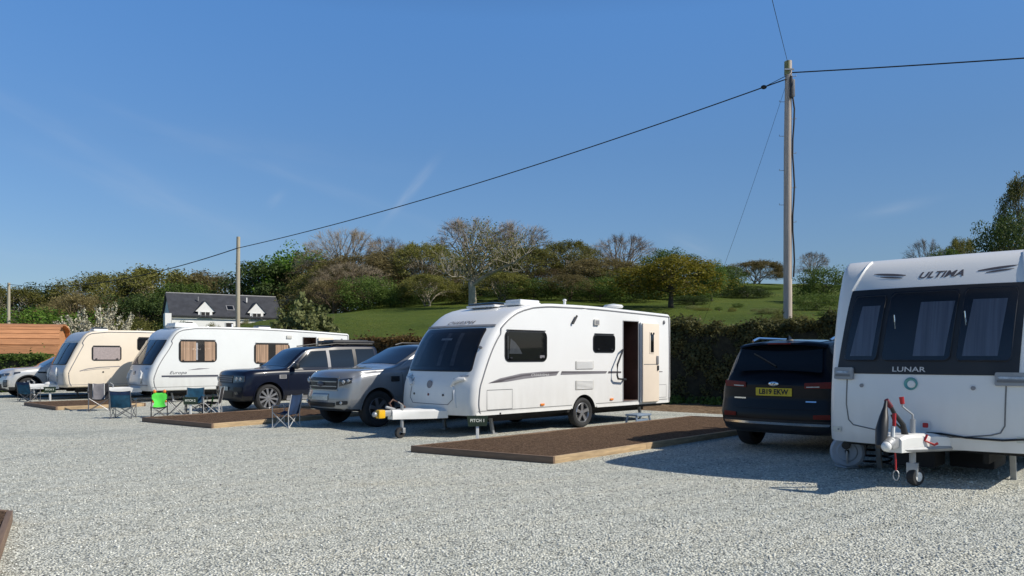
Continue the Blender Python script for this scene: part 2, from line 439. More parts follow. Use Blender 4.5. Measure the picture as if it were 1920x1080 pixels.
L.new(sep_.outputs[0], side_.inputs[0]); ts = node(nt, 'ShaderNodeVectorMath', operation='SCALE'); L.new(tm.outputs[0], ts.inputs[0]); L.new(side_.outputs[0], ts.inputs['Scale'])
L.new(ts.outputs[0], hs.inputs['Color'])
# thin cirrus wisps, laid out on sky directions
tc = node(nt, 'ShaderNodeTexCoord'); sx = node(nt, 'ShaderNodeSeparateXYZ'); L.new(tc.outputs['Generated'], sx.inputs[0])
def mth(op, a, b=None, c=None):
    n = node(nt, 'ShaderNodeMath', operation=op)
    for i, v in enumerate((a, b, c)):
        if v is None: continue
        if isinstance(v, (int, float)): n.inputs[i].default_value = v
        else: L.new(v, n.inputs[i])
    return n.outputs[0]
yy = mth('MAXIMUM', sx.outputs[1], .02)
U = mth('DIVIDE', sx.outputs[0], yy); W_ = mth('DIVIDE', sx.outputs[2], yy)
front = mth('GREATER_THAN', sx.outputs[1], .05)
cb = node(nt, 'ShaderNodeCombineXYZ'); L.new(U, cb.inputs[0]); L.new(W_, cb.inputs[1])
def wisp(u0, w0, ang, ln, wd, gain):
    a = R(ang); du = mth('SUBTRACT', U, u0); dw = mth('SUBTRACT', W_, w0)
    s_ = mth('DIVIDE', mth('ADD', mth('MULTIPLY', du, math.cos(a)), mth('MULTIPLY', dw, math.sin(a))), ln)
    t_ = mth('DIVIDE', mth('SUBTRACT', mth('MULTIPLY', dw, math.cos(a)), mth('MULTIPLY', du, math.sin(a))), wd)
    e = mth('ADD', mth('MULTIPLY', s_, s_), mth('MULTIPLY', t_, t_))
    g = mth('POWER', 2.718, mth('MULTIPLY', e, -1.0))
    mp = node(nt, 'ShaderNodeMapping'); mp.inputs['Rotation'].default_value = (0, 0, -a); mp.inputs['Scale'].default_value = (10, 60, 1)
    vr = node(nt, 'ShaderNodeVectorRotate', rotation_type='Z_AXIS'); vr.inputs['Angle'].default_value = -a
    L.new(cb.outputs[0], vr.inputs['Vector'])
    m2 = node(nt, 'ShaderNodeMapping'); m2.inputs['Scale'].default_value = (9, 45, 1); L.new(vr.outputs[0], m2.inputs[0])
    n = node(nt, 'ShaderNodeTexNoise'); n.inputs['Scale'].default_value = 1.0; n.inputs['Detail'].default_value = 5; L.new(m2.outputs[0], n.inputs['Vector'])
    k = mth('MULTIPLY', mth('SUBTRACT', n.outputs['Fac'], .25), 1.8)
    return mth('MULTIPLY', mth('MULTIPLY', g, mth('MAXIMUM', k, 0)), gain)
tot = None
for args in [(-.130, .215, 51, .040, .0055, .42), (-.305, .202, 40, .012, .006, .22), (.50, .192, 12, .05, .007, .18), (.235, .142, -20, .03, .010, .22),
             (-.45, .20, -22, .16, .02, .14), (-.60, .30, -28, .14, .012, .12), (-.35, .27, -8, .16, .02, .07), (-.62, .13, -6, .2, .02, .10), (-.3, .24, -20, .25, .008, .10)]:
    x = wisp(*args); tot = x if tot is None else mth('ADD', tot, x)
tot = mth('MULTIPLY', tot, front)
mx = node(nt, 'ShaderNodeMix', data_type='RGBA'); L.new(tot, mx.inputs[0]); L.new(hs.outputs[0], mx.inputs[6]); mx.inputs[7].default_value = (6.0, 6.6, 7.4, 1)
L.new(mx.outputs[2], bg.inputs['Color']); bg.inputs['Strength'].default_value = .10

scene.view_settings.view_transform = 'Standard'; scene.view_settings.look = 'None'; scene.view_settings.exposure = 0
scene.cycles.max_bounces = 6; scene.cycles.transparent_max_bounces = 12; scene.cycles.caustics_reflective = False; scene.cycles.caustics_refractive = False

# ------------------------------------------------------------------ terrain
HP = Vector((6, 25)); HD = Vector((.777, -.629)); HN = Vector((.629, .777))      # line of the clipped hedge
def hd(x, y): return (x - HP.x) * HN.x + (y - HP.y) * HN.y
def terr(x, y):
    d = hd(x, y)
    if d <= .2: return 0.0
    m = .34 + .66 * sstep(-37, -14, x)
    z = 2.0 * sstep(.2, 4.5, d) + .115 * max(min(y, 150) - 34, 0) * sstep(2, 12, d) - .045 * max(-x, 0) * sstep(4, 26, d)
    z += .0007 * max(y - 78, 0) ** 2 * sstep(0, 30, x) * (1 if y < 112 else 0) + (0.809 * sstep(0, 30, x) if y >= 112 else 0)
    z += (.25 * math.sin(x * .13 + 1) * math.sin(y * .09) + .12 * math.sin(x * .41) * math.sin(y * .33 + 2)) * sstep(6, 25, d)
    return z * m
def ground_mat(name):
    m, nt, bs = nt_new(name); L = nt.links
    tc = node(nt, 'ShaderNodeTexCoord')
    a = node(nt, 'ShaderNodeTexNoise'); a.inputs['Scale'].default_value = .16; a.inputs['Detail'].default_value = 9; a.inputs['Roughness'].default_value = .6
    b = node(nt, 'ShaderNodeTexNoise'); b.inputs['Scale'].default_value = 2.2; b.inputs['Detail'].default_value = 6; b.inputs['Roughness'].default_value = .75
    L.new(tc.outputs['Object'], a.inputs['Vector']); L.new(tc.outputs['Object'], b.inputs['Vector'])
    s = node(nt, 'ShaderNodeMath', operation='MULTIPLY_ADD'); s.inputs[1].default_value = .48; L.new(b.outputs['Fac'], s.inputs[0])
    h = node(nt, 'ShaderNodeMath', operation='MULTIPLY'); h.inputs[1].default_value = .62; L.new(a.outputs['Fac'], h.inputs[0]); L.new(h.outputs[0], s.inputs[2])
    rp = ramp(nt, [(.34, (.042, .058, .012)), (.48, (.066, .100, .013)), (.64, (.100, .128, .020)), (.80, (.15, .14, .042))])
    L.new(s.outputs[0], rp.inputs['Fac']); L.new(rp.outputs['Color'], bs.inputs['Base Color']); bs.inputs['Roughness'].default_value = .9; bs.inputs['Specular IOR Level'].default_value = .15
    bu = node(nt, 'ShaderNodeBump'); bu.inputs['Strength'].default_value = .8; bu.inputs['Distance'].default_value = .25
    L.new(b.outputs['Fac'], bu.inputs['Height']); L.new(bu.outputs[0], bs.inputs['Normal'])
    return m
M['grass'] = ground_mat('meadow_grass')
xs = sorted(set(list(np.arange(-70, 61, 2.0)) + list(np.arange(-600, -70, 30)) + list(np.arange(62, 600, 30))))
ys = sorted(set(list(np.arange(-40, 10, 5.0)) + list(np.arange(10, 130, 1.6)) + list(np.arange(130, 1000, 40))))
b = MB(); b.grid([[(x, y, terr(x, y) - .03) for y in ys] for x in xs])
hill = struct(b.build('field_ground', M['grass'], angle=180))

# gravel yard
def gravel_mat():
    m, nt, bs = nt_new('grey_gravel'); L = nt.links
    tc = node(nt, 'ShaderNodeTexCoord')
    def vor(scale, feat='F1'):
        v = node(nt, 'ShaderNodeTexVoronoi', feature=feat); v.inputs['Scale'].default_value = scale; L.new(tc.outputs['Object'], v.inputs['Vector']); return v
    nzw = node(nt, 'ShaderNodeTexNoise'); nzw.inputs['Scale'].default_value = 25; L.new(tc.outputs['Object'], nzw.inputs['Vector'])
    v1 = vor(47); v2 = vor(23)
    sep = node(nt, 'ShaderNodeSeparateColor'); L.new(v1.outputs['Color'], sep.inputs[0])
    sep2 = node(nt, 'ShaderNodeSeparateColor'); L.new(v2.outputs['Color'], sep2.inputs[0])
    # one tone per stone
    tone = node(nt, 'ShaderNodeMath', operation='MULTIPLY_ADD'); tone.inputs[1].default_value = .75; L.new(sep.outputs[0], tone.inputs[0])
    t2 = node(nt, 'ShaderNodeMath', operation='MULTIPLY'); t2.inputs[1].default_value = .25; L.new(sep2.outputs[1], t2.inputs[0]); L.new(t2.outputs[0], tone.inputs[2])
    rp = ramp(nt, [(.06, (.22, .225, .205)), (.3, (.46, .468, .43)), (.6, (.62, .625, .575)), (.94, (.84, .84, .77))]); L.new(tone.outputs[0], rp.inputs['Fac'])
    # gaps between stones
    gp = ramp(nt, [(.45, (1, 1, 1)), (.9, (.45, .45, .45))]); L.new(v1.outputs['Distance'], gp.inputs['Fac'])
    mu = node(nt, 'ShaderNodeMix', data_type='RGBA', blend_type='MULTIPLY'); mu.inputs[0].default_value = .85; L.new(rp.outputs['Color'], mu.inputs[6]); L.new(gp.outputs['Color'], mu.inputs[7])
    # broad patches: dusty, damp, wheel-worn
    n1 = node(nt, 'ShaderNodeTexNoise'); n1.inputs['Scale'].default_value = .35; n1.inputs['Detail'].default_value = 6; n1.inputs['Roughness'].default_value = .6
    mp = node(nt, 'ShaderNodeMapping'); mp.inputs['Scale'].default_value = (.5, 1.2, 1); mp.inputs['Rotation'].default_value = (0, 0, .35); L.new(tc.outputs['Object'], mp.inputs[0]); L.new(mp.outputs[0], n1.inputs['Vector'])
    pr = ramp(nt, [(.28, (.82, .85, .83)), (.45, (1.10, 1.105, 1.06)), (.6, (1.14, 1.125, 1.06)), (.75, (1.14, 1.08, .95))]); L.new(n1.outputs['Fac'], pr.inputs['Fac'])
    m2 = node(nt, 'ShaderNodeMix', data_type='RGBA', blend_type='MULTIPLY'); m2.inputs[0].default_value = 1; L.new(mu.outputs[2], m2.inputs[6]); L.new(pr.outputs['Color'], m2.inputs[7])
    # faint wheel tracks that curve across the yard
    wv = node(nt, 'ShaderNodeTexWave', wave_type='BANDS', bands_direction='X'); wv.inputs['Scale'].default_value = .32; wv.inputs['Distortion'].default_value = 3.2; wv.inputs['Detail'].default_value = 3; wv.inputs['Detail Scale'].default_value = .6
    mpw = node(nt, 'ShaderNodeMapping'); mpw.inputs['Rotation'].default_value = (0, 0, .9); L.new(tc.outputs['Object'], mpw.inputs[0]); L.new(mpw.outputs[0], wv.inputs['Vector'])
    wr = ramp(nt, [(.0, (.92, .92, .915)), (.22, (1, 1, 1)), (.8, (1, 1, 1)), (1, (1.0, .985, .96))]); L.new(wv.outputs['Fac'], wr.inputs['Fac'])
    m3 = node(nt, 'ShaderNodeMix', data_type='RGBA', blend_type='MULTIPLY'); m3.inputs[0].default_value = 1; L.new(m2.outputs[2], m3.inputs[6]); L.new(wr.outputs['Color'], m3.inputs[7])
    L.new(m3.outputs[2], bs.inputs['Base Color']); bs.inputs['Roughness'].default_value = .85; bs.inputs['Specular IOR Level'].default_value = .3
    inv = node(nt, 'ShaderNodeMath', operation='SUBTRACT'); inv.inputs[0].default_value = 1; L.new(v1.outputs['Distance'], inv.inputs[1])
    ad = node(nt, 'ShaderNodeMath', operation='MULTIPLY_ADD'); ad.inputs[1].default_value = .6; L.new(sep.outputs[2], ad.inputs[0]); L.new(inv.outputs[0], ad.inputs[2])
    bu = node(nt, 'ShaderNodeBump'); bu.inputs['Strength'].default_value = .9; bu.inputs['Distance'].default_value = .02
    L.new(ad.outputs[0], bu.inputs['Height']); L.new(bu.outputs[0], bs.inputs['Normal'])
    return m
M['gravel'] = gravel_mat()
def hline(d, x):  # y on the line at distance d from the hedge face
    return HP.y + (d - (x - HP.x) * HN.x) / HN.y
b = MB()
def gz(x, y): return .085 * math.exp(-((x - 5.4) / 2.4) ** 2 - ((y - 9.6) / 2.0) ** 2)
gx = list(np.arange(-60, -2, 2.0)) + list(np.arange(-2, 12, .5)) + list(np.arange(12, 27, 2.0)); rows = []
for x in gx:
    top = min(hline(-3.4 + .25 * math.sin(x * 1.7), x), 32.2 if x < -20 else 60)
    rows.append([(x, -15 + (top + 15) * t, gz(x, -15 + (top + 15) * t)) for t in np.linspace(0, 1, 90)])
b.grid(rows)
struct(b.build('gravel_ground', M['gravel'], angle=180))
# loose stones lying on it near the camera (uncountable)
rng = np.random.default_rng(3)
def loose_stones(n):
    y = 4.6 + 10 * rng.random(n * 2) ** 1.5
    x = (rng.random(n * 2) * 2 - 1) * (.72 * y + .3)
    keep = np.ones(len(x), bool)
    for (cx, cy, ax, ay, bx, by) in BEDS_KEEP:
        dx = x - cx; dy = y - cy; det = ax * by - ay * bx
        u = (dx * by - dy * bx) / det; v = (ax * dy - ay * dx) / det
        keep &= ~((u > -.02) & (u < 1.02) & (v > -.02) & (v < 1.02))
    x = x[keep][:n]; y = y[keep][:n]; k = len(x)
    s = .0055 + .009 * rng.random(k) ** 2.5
    base = np.array([[1, 0, 0], [-1, 0, 0], [0, 1, 0], [0, -1, 0], [0, 0, 1], [0, 0, -1]], float)
    fc = np.array([[0, 2, 4], [2, 1, 4], [1, 3, 4], [3, 0, 4], [2, 0, 5], [1, 2, 5], [3, 1, 5], [0, 3, 5]])
    V = base[None] * (1 + .5 * (rng.random((k, 6, 1)) - .5)) + .35 * (rng.random((k, 6, 3)) - .5)
    V *= s[:, None, None] * np.array([1, 1, .7]) * (1 + .5 * (rng.random((k, 1, 3)) - .5))
    a = rng.random(k) * 6.28; ca = np.cos(a)[:, None]; sa = np.sin(a)[:, None]
    X = V[:, :, 0] * ca - V[:, :, 1] * sa; Y = V[:, :, 0] * sa + V[:, :, 1] * ca
    P = np.stack([X + x[:, None], Y + y[:, None], V[:, :, 2] + (s * .25)[:, None] + .085 * np.exp(-((x - 5.4) / 2.4) ** 2 - ((y - 9.6) / 2.0) ** 2)[:, None]], 2)
    Fc = (fc[None] + (np.arange(k) * 6)[:, None, None]).reshape(-1, 3)
    me = bpy.data.meshes.new('gravel_stones'); me.vertices.add(k * 6); me.vertices.foreach_set('co', P.reshape(-1).astype(np.float32))
    nf = len(Fc); me.loops.add(nf * 3); me.loops.foreach_set('vertex_index', Fc.reshape(-1).astype(np.int32)); me.polygons.add(nf)
    me.polygons.foreach_set('loop_start', np.arange(0, nf * 3, 3, dtype=np.int32)); me.update(calc_edges=True)
    m, nt, bs = nt_new('loose_gravel_stone'); ge = node(nt, 'ShaderNodeNewGeometry')
    rp = ramp(nt, [(0, (.20, .205, .19)), (.3, (.46, .468, .43)), (.75, (.62, .625, .575)), (1, (.84, .84, .77))])
    nt.links.new(ge.outputs['Random Per Island'], rp.inputs['Fac']); nt.links.new(rp.outputs['Color'], bs.inputs['Base Color']); bs.inputs['Roughness'].default_value = .85
    me.materials.append(m)
    o = bpy.data.objects.new('gravel_stones', me); col.objects.link(o)
    tag(o, 'loose grey gravel stones scattered over the yard nearest the viewer', 'gravel', kind='stuff')

# bare soil strip at the hedge foot
def soil_mat(name, dark, mid, light, sc=14):
    m, nt, bs = nt_new(name); L = nt.links
    tc = node(nt, 'ShaderNodeTexCoord'); a = node(nt, 'ShaderNodeTexNoise'); a.inputs['Scale'].default_value = sc; a.inputs['Detail'].default_value = 9; a.inputs['Roughness'].default_value = .75
    c = node(nt, 'ShaderNodeTexVoronoi'); c.inputs['Scale'].default_value = sc * 3.2; L.new(tc.outputs['Object'], c.inputs['Vector'])
    L.new(tc.outputs['Object'], a.inputs['Vector']); s = node(nt, 'ShaderNodeMath', operation='MULTIPLY_ADD'); s.inputs[1].default_value = .35
    sp = node(nt, 'ShaderNodeSeparateColor'); L.new(c.outputs['Color'], sp.inputs[0]); L.new(sp.outputs[0], s.inputs[0])
    h = node(nt, 'ShaderNodeMath', operation='MULTIPLY'); h.inputs[1].default_value = .68; L.new(a.outputs['Fac'], h.inputs[0]); L.new(h.outputs[0], s.inputs[2])
    rp = ramp(nt, [(.25, dark), (.5, mid), (.78, light)]); L.new(s.outputs[0], rp.inputs['Fac']); L.new(rp.outputs['Color'], bs.inputs['Base Color'])
    bs.inputs['Roughness'].default_value = .95; bs.inputs['Specular IOR Level'].default_value = .1
    bu = node(nt, 'ShaderNodeBump'); bu.inputs['Strength'].default_value = 1; bu.inputs['Distance'].default_value = .03; L.new(s.outputs[0], bu.inputs['Height']); L.new(bu.outputs[0], bs.inputs['Normal'])
    return m
M['soil'] = soil_mat('dry_soil', (.05, .035, .022), (.17, .115, .07), (.30, .22, .14), 5)
M['mulch'] = soil_mat('bark_mulch', (.030, .018, .012), (.105, .066, .042), (.20, .135, .09), 16)
b = MB(); rows = []
for x in np.arange(-14, 24.1, 1.0):
    y0 = hline(-4.2, x); y1 = hline(1.2, x)
    rows.append([(x, y0 + (y1 - y0) * t, -.02 + .05 * sstep(0, .25, t) + .03 * math.sin(x * 2.3 + t * 9) * t) for t in np.linspace(0, 1, 12)])
b.grid(rows); struct(b.build('soil_ground', M['soil'], angle=180))

# ------------------------------------------------------------------ timber edged pitch beds
BEDS_KEEP = []
def bed(o, e1, e2, label, boards=('timber_dark', 'timber', 'timber_dark'), h=.115):
    """o: corner on the ground; e1 runs along the front board, e2 back along the sides"""
    e = empty('timber_edged_bed', (o[0], o[1], 0)); tag(e, label, 'ground bed', 'timber edged beds of bark mulch')
    e1 = Vector(e1); e2 = Vector(e2); t = .05; L1, L2 = e1.length, e2.length
    b = MB(); n = 14; rows = []
    for i in range(n + 1):
        r_ = []
        for j in range(25):
            u = (t + (L1 - 2 * t) * i / n) / L1; v = (t + (L2 - 2 * t) * j / 24) / L2; q = e1 * u + e2 * v
            r_.append((q.x, q.y, h - .022 + .012 * math.sin(i * 2.1 + j * 1.3) * math.cos(j * .7)))
        rows.append(r_)
    b.grid(rows); b.build('mulch', M['mulch'], e, angle=180)
    def board(p0, p1, m):
        p0 = Vector(p0); p1 = Vector(p1); d = p1 - p0; b = MB()
        rot = Matrix.Rotation(math.atan2(d.y, d.x), 3, 'Z'); c = (p0 + p1) / 2
        b.box((0, 0, 0), (d.length, t, h), None, bev=.006)
        ob = b.build('edge_board', M[m], e); ob.location = (c.x, c.y, h / 2 - .01); ob.rotation_euler = (0, 0, math.atan2(d.y, d.x))
    n1 = e1.normalized(); n2 = e2.normalized()
    board(n2 * t / 2, e1 + n2 * t / 2, boards[0]); board(n1 * t / 2 + n2 * t, n1 * t / 2 + e2 - n2 * t, boards[2])
    k = 0; y = t; lens = [2.35, 2.4, 2.4, 2.4, 2.4]
    while y < L2 - t - .01:
        y1 = min(y + lens[k], L2 - t); board(e1 - n1 * t / 2 + n2 * y, e1 - n1 * t / 2 + n2 * (y1 - .004), boards[1]); y = y1; k += 1
    board(e2 - n2 * t / 2, e1 + e2 - n2 * t / 2, boards[2])
    BEDS_KEEP.append((o[0], o[1], e1.x, e1.y, e2.x, e2.y))
    return e
def sc(deg, l): return (math.sin(R(deg)) * l, math.cos(R(deg)) * l)
bed((-1.64, 12.5), (2.23, -1.37), sc(43.5, 8.7), 'long brown mulch bed beside the silver-wheeled white caravan with the open door')
bed((-8.76, 18.3), (2.31, -1.7), sc(36, 4.3), 'mulch bed in front of the navy and the silver four-wheel drives')
bed((-15.4, 24.4), (2.3, -2.2), sc(44, 2.5), 'small far mulch bed in front of the two left caravans')
bed((-4.69, 7.25), (2.0, -3.46), (2.6, -1.1) if False else (-2.76, .9), 'reddish brown timber edged bed cut off at the left bottom corner', boards=('timber_dark', 'timber_dark', 'timber_dark'))
# ------------------------------------------------------------------ plants
def leaf_quads(C, Nrm, size, rg, asp=.55):
    """diamond leaves at centres C facing Nrm"""
    n = len(C); Nrm = Nrm / (np.linalg.norm(Nrm, axis=1, keepdims=True) + 1e-9)
    t = np.cross(Nrm, rg.normal(size=(n, 3))); t /= np.linalg.norm(t, axis=1, keepdims=True) + 1e-9
    bt = np.cross(Nrm, t); s = (size * (.6 + .8 * rg.random(n)))[:, None]
    fold = Nrm * s * .25
    return np.stack([C + t * s, C + bt * s * asp + fold, C - t * s, C - bt * s * asp + fold], 1)
def tree_leafy(seed, H=10.0, Rw=4.5, base=2.2, clumps=110, per=95, leaf=.16, flat=.8, trunk_r=.28, name='leafy'):
    """trunk + limbs and a crown of leaf clumps"""
    rg = np.random.default_rng(seed); rd = random.Random(seed)
    cz = (H + base) / 2; rz = (H - base) / 2
    cents = []
    while len(cents) < clumps:
        p = rg.normal(size=3); p /= np.linalg.norm(p); rr = (.45 + .55 * rg.random() ** .6)
        if p[2] < -.55 and rg.random() < .6: continue
        lob = 1 + .22 * math.sin(3 * math.atan2(p[1], p[0]) + seed) + .12 * math.sin(5 * p[2] + seed * 2)
        cents.append(np.array([p[0] * Rw * lob, p[1] * Rw * lob, cz + p[2] * rz * (flat + (1 - flat) * lob)]) * np.array([rr, rr, 1]) + np.array([0, 0, (rr - 1) * p[2] * rz * .8]))
    Q = []
    for c in cents:
        r = (.16 + .14 * rg.random()) * Rw; k = int(per * (.6 + .8 * rg.random()))
        d = rg.normal(size=(k, 3)); d /= np.linalg.norm(d, axis=1, keepdims=True)
        rad = r * (.35 + .75 * rg.random(k) ** .5)
        P = c + d * rad[:, None] * np.array([1.15, 1.15, .72])
        P[:, 2] = np.maximum(P[:, 2], base * .55)
        nrm = d * .7 + rg.normal(size=(k, 3)) * .6 + np.array([0, 0, .5])
        Q.append(leaf_quads(P, nrm, leaf * np.ones(k), rg))
    Q = np.concatenate(Q)
    t = MB(); top = Vector((.1 * Rw * (rd.random() - .5), .1 * Rw * (rd.random() - .5), base + (H - base) * .55))
    pts = [Vector((0, 0, -.5)), Vector((.05, 0, base * .5)), Vector((top.x * .4, top.y * .4, base)), top]
    t.tube(pts, [trunk_r * 1.25, trunk_r, trunk_r * .8, trunk_r * .25], 7)
    for c in rd.sample(cents, min(34, len(cents))):
        c = Vector(c); f = .25 + .6 * rd.random(); z0 = base * .8 + (top.z - base * .8) * f
        p0 = Vector((top.x * f, top.y * f, z0)); mid = p0.lerp(c, .5) + Vector((0, 0, -.25 + .4 * rd.random()))
        t.tube([p0, mid, p0.lerp(c, .97)], [trunk_r * .38, trunk_r * .24, trunk_r * .08], 5, cap=False)
    return Q, t
def tree_bare(seed, H=10.0, spread=.5, base=.26, depth=5, trunk_r=.22, lean=0.0, twigs=9, twig_len=.9, kids=3, up=.28, multi=1):
    """recursive limbs; the crown is its fine twigs"""
    rd = random.Random(seed); rg = np.random.default_rng(seed)
    t = MB(); tips = []
    def grow(p, d, ln, r, dep):
        pts = [p]; rs = [r]; q = p; n = 3 if dep > 1 else 2
        for i in range(n):
            d = (d + Vector((rd.uniform(-1, 1), rd.uniform(-1, 1), rd.uniform(-.5, .8))) * .16 + Vector((0, 0, up * .25))).normalized()
            q = q + d * ln / n; pts.append(q); rs.append(r * (1 - .4 * (i + 1) / n))
        t.tube(pts, rs, 6 if dep >= depth - 1 else (4 if dep > 1 else 3), cap=False)
        if dep <= 2:
            for pt in pts[1:]: tips.append((pt, d, ln))
        if dep == 0: return
        k = kids + (1 if rd.random() < .35 else 0)
        ph = rd.random() * 6.28
        for i in range(k):
            a = spread * rd.uniform(.55, 1.25); ph2 = ph + i * 6.283 / k + rd.uniform(-.5, .5)
            ax = d.orthogonal().normalized(); ax = Matrix.Rotation(ph2, 3, d) @ ax
            nd = (Matrix.Rotation(a, 3, ax) @ d)
            st = pts[-1] if i < 2 else pts[-2].lerp(pts[-1], rd.random())
            grow(st, nd, ln * rd.uniform(.62, .82), rs[-1] * rd.uniform(.62, .8), dep - 1)
    for m in range(multi):
        d0 = Vector((lean + (rd.uniform(-.35, .35) if multi > 1 else rd.uniform(-.05, .05)), rd.uniform(-.35, .35) if multi > 1 else 0, 1)).normalized()
        grow(Vector((rd.uniform(-.3, .3) * (multi > 1), rd.uniform(-.3, .3) * (multi > 1), -.4)), d0, H * base, trunk_r, depth)
    Q = []
    for (p, d, ln) in tips:
        for i in range(twigs):
            dd = (d + Vector((rd.uniform(-1, 1), rd.uniform(-1, 1), rd.uniform(-.6, 1))) * .75).normalized()
            l = twig_len * rd.uniform(.5, 1.2); w_ = .014
            s = dd.orthogonal().normalized() * w_; e = p + dd * l
            Q.append([p - s, p + s, e + s * .4, e - s * .4])
    zmax = max([q[2].z for q in Q]); k = H / zmax
    Q = np.array([[tuple(v) for v in q] for q in Q]) * k
    t.v = [tuple(c * k for c in v) for v in t.v]
    tips = [(np.array(p) * k) for (p, d, l) in tips]
    return Q, t, tips

def tree_dome(seed, H=10.0, Rw=5.0, base=2.6, n1=8, n2=7, n3=6, nt_=7, trunk_r=.24, twig=.75, fill=.55, stems=1):
    """trunk, limbs and boughs that fan out to a domed crown; returns twig strips, limbs, twig tips"""
    rd = random.Random(seed); t = MB(); tips = []; Q = []
    cz = base + (H - base) * .42; rz = H - cz
    def dome(u, v, k):      # point of the crown: u around, v from flank to top
        el = v * 1.5 - .25; lob = 1 + .16 * math.sin(3 * u + seed) + .10 * math.sin(7 * u + v * 5 + seed)
        return Vector((math.cos(u) * math.cos(el) * Rw * k * lob, math.sin(u) * math.cos(el) * Rw * k * lob, cz + math.sin(el) * rz * k * (1 if el > 0 else 1.3)))
    forks = []
    for s_ in range(stems):
        a = rd.random() * 6.28; o = Vector((math.cos(a), math.sin(a), 0)) * (.35 if stems > 1 else 0)
        f = Vector((o.x * 2 + rd.uniform(-.2, .2), o.y * 2 + rd.uniform(-.2, .2), base * rd.uniform(.8, 1.1)))
        t.tube([o + Vector((0, 0, -.5)), o + Vector((0, 0, base * .3)), f.lerp(o, .3), f], [trunk_r * 1.3, trunk_r * 1.05, trunk_r * .9, trunk_r * .8], 7, cap=False); forks.append(f)
    for i in range(n1):
        f = forks[i % len(forks)]; u = 6.283 * i / n1 * 2.4 + rd.uniform(-.3, .3); v = (i + .5) / n1
        e = dome(u, v * .95 + .05, fill); m = f.lerp(e, .5) + Vector((rd.uniform(-.3, .3), rd.uniform(-.3, .3), .15 * (e - f).length * (1 - v)))
        r = trunk_r * .5; t.tube([f, m, e], [r, r * .7, r * .45], 5, cap=False)
        for j in range(n2):
            k = rd.uniform(.35, 1); p = f.lerp(m, k * 2) if k < .5 else m.lerp(e, k * 2 - 1)
            u2 = u + rd.gauss(0, .55); v2 = min(max(v + rd.gauss(0, .22), 0), 1); e2 = dome(u2, v2, rd.uniform(.72, .86)); m2 = p.lerp(e2, .5) + Vector((rd.uniform(-.2, .2), rd.uniform(-.2, .2), rd.uniform(0, .3)))
            r2 = r * .42; t.tube([p, m2, e2], [r2, r2 * .7, r2 * .4], 4, cap=False)
            for q in range(n3):
                k = rd.uniform(.3, 1); p3 = m2.lerp(e2, k); e3 = dome(u2 + rd.gauss(0, .2), min(max(v2 + rd.gauss(0, .09), 0), 1), rd.uniform(.86, 1.03))
                d = e3 - p3
                if d.length > 2.2: e3 = p3 + d.normalized() * 2.2
                m3 = p3.lerp(e3, .5) + Vector((rd.uniform(-.12, .12), rd.uniform(-.12, .12), .1))
                t.tube([p3, m3, e3], [r2 * .32, r2 * .22, r2 * .12], 3, cap=False); tips += [(m3, d), (e3, d)]
                for w_ in range(nt_):
                    st = m3.lerp(e3, rd.random()); dd = (d.normalized() * .8 + Vector((rd.uniform(-1, 1), rd.uniform(-1, 1), rd.uniform(-.4, 1)))).normalized()
                    ee = st + dd * twig * rd.uniform(.4, 1.1); w2 = dd.orthogonal().normalized() * .012; Q.append([tuple(st - w2), tuple(st + w2), tuple(ee + w2 * .4), tuple(ee - w2 * .4)])
    return np.array(Q), t, [np.array(p) for p, d in tips]

PROTO = {}
def make_proto(key, Q, t, leafm, barkm, extra=None):
    root = empty('tree', (0, -400, 0))
    tr = t.build('trunk', M[barkm], root, angle=180, fix=False)
    cr = quads_np('crown', Q, M[leafm], root)
    if extra is not None: cr2 = None
    PROTO[key] = dict(root=root, H=float(max(Q[:, :, 2].max(), .1)), R=float(np.percentile(np.abs(Q[:, :, 0]), 97)), used=False)
def add_sparse(seed, tips, n, leaf, spread):
    rg = np.random.default_rng(seed); T = np.array(tips); i = rg.integers(0, len(T), n)
    C = T[i] + rg.normal(size=(n, 3)) * spread
    return leaf_quads(C, rg.normal(size=(n, 3)) + np.array([0, 0, .4]), leaf * np.ones(n), rg)
Q, t = tree_leafy(1); make_proto('leafA', Q, t, 'leaf_green', 'bark_dark')
Q, t = tree_leafy(2, Rw=5.2, base=1.6, clumps=100, flat=.9); make_proto('leafB', Q, t, 'leaf_dark', 'bark_dark')
Q, t = tree_leafy(5, Rw=5.6, base=2.6, clumps=110, per=85, leaf=.17); make_proto('leafC', Q, t, 'leaf_gold', 'bark_dark')
Q, t = tree_leafy(8, H=10, Rw=6.5, base=.3, clumps=120, per=70, leaf=.20, trunk_r=.15); make_proto('bushA', Q, t, 'leaf_dark', 'bark_dark')
Q, t = tree_leafy(9, H=10, Rw=8.5, base=.2, clumps=120, per=70, leaf=.22, trunk_r=.15); make_proto('bushB', Q, t, 'leaf_green', 'bark_dark')
Q, t, tips = tree_dome(11, Rw=5.2, n1=9, n2=8, n3=7, nt_=9); make_proto('bareA', Q, t, 'twig_grey', 'bark_grey')
Q, t, tips = tree_dome(12, Rw=4.6, base=2.2, n1=8, n2=8, n3=7, nt_=9, stems=2); make_proto('bareB', Q, t, 'twig_brown', 'bark_grey')
Q, t, tips = tree_dome(13, Rw=5.2, base=.7, n1=14, n2=6, n3=6, nt_=11, trunk_r=.12, stems=7, fill=.6); make_proto('stems', Q, t, 'twig_brown', 'bark_brown')
Q, t, tips = tree_dome(14, Rw=5.6, base=2.0, n1=10, n2=8, n3=7, nt_=4); Q2 = add_sparse(1, tips, 11000, .12, .26); make_proto('sparseA', np.concatenate([Q, Q2]), t, 'leaf_olive', 'bark')
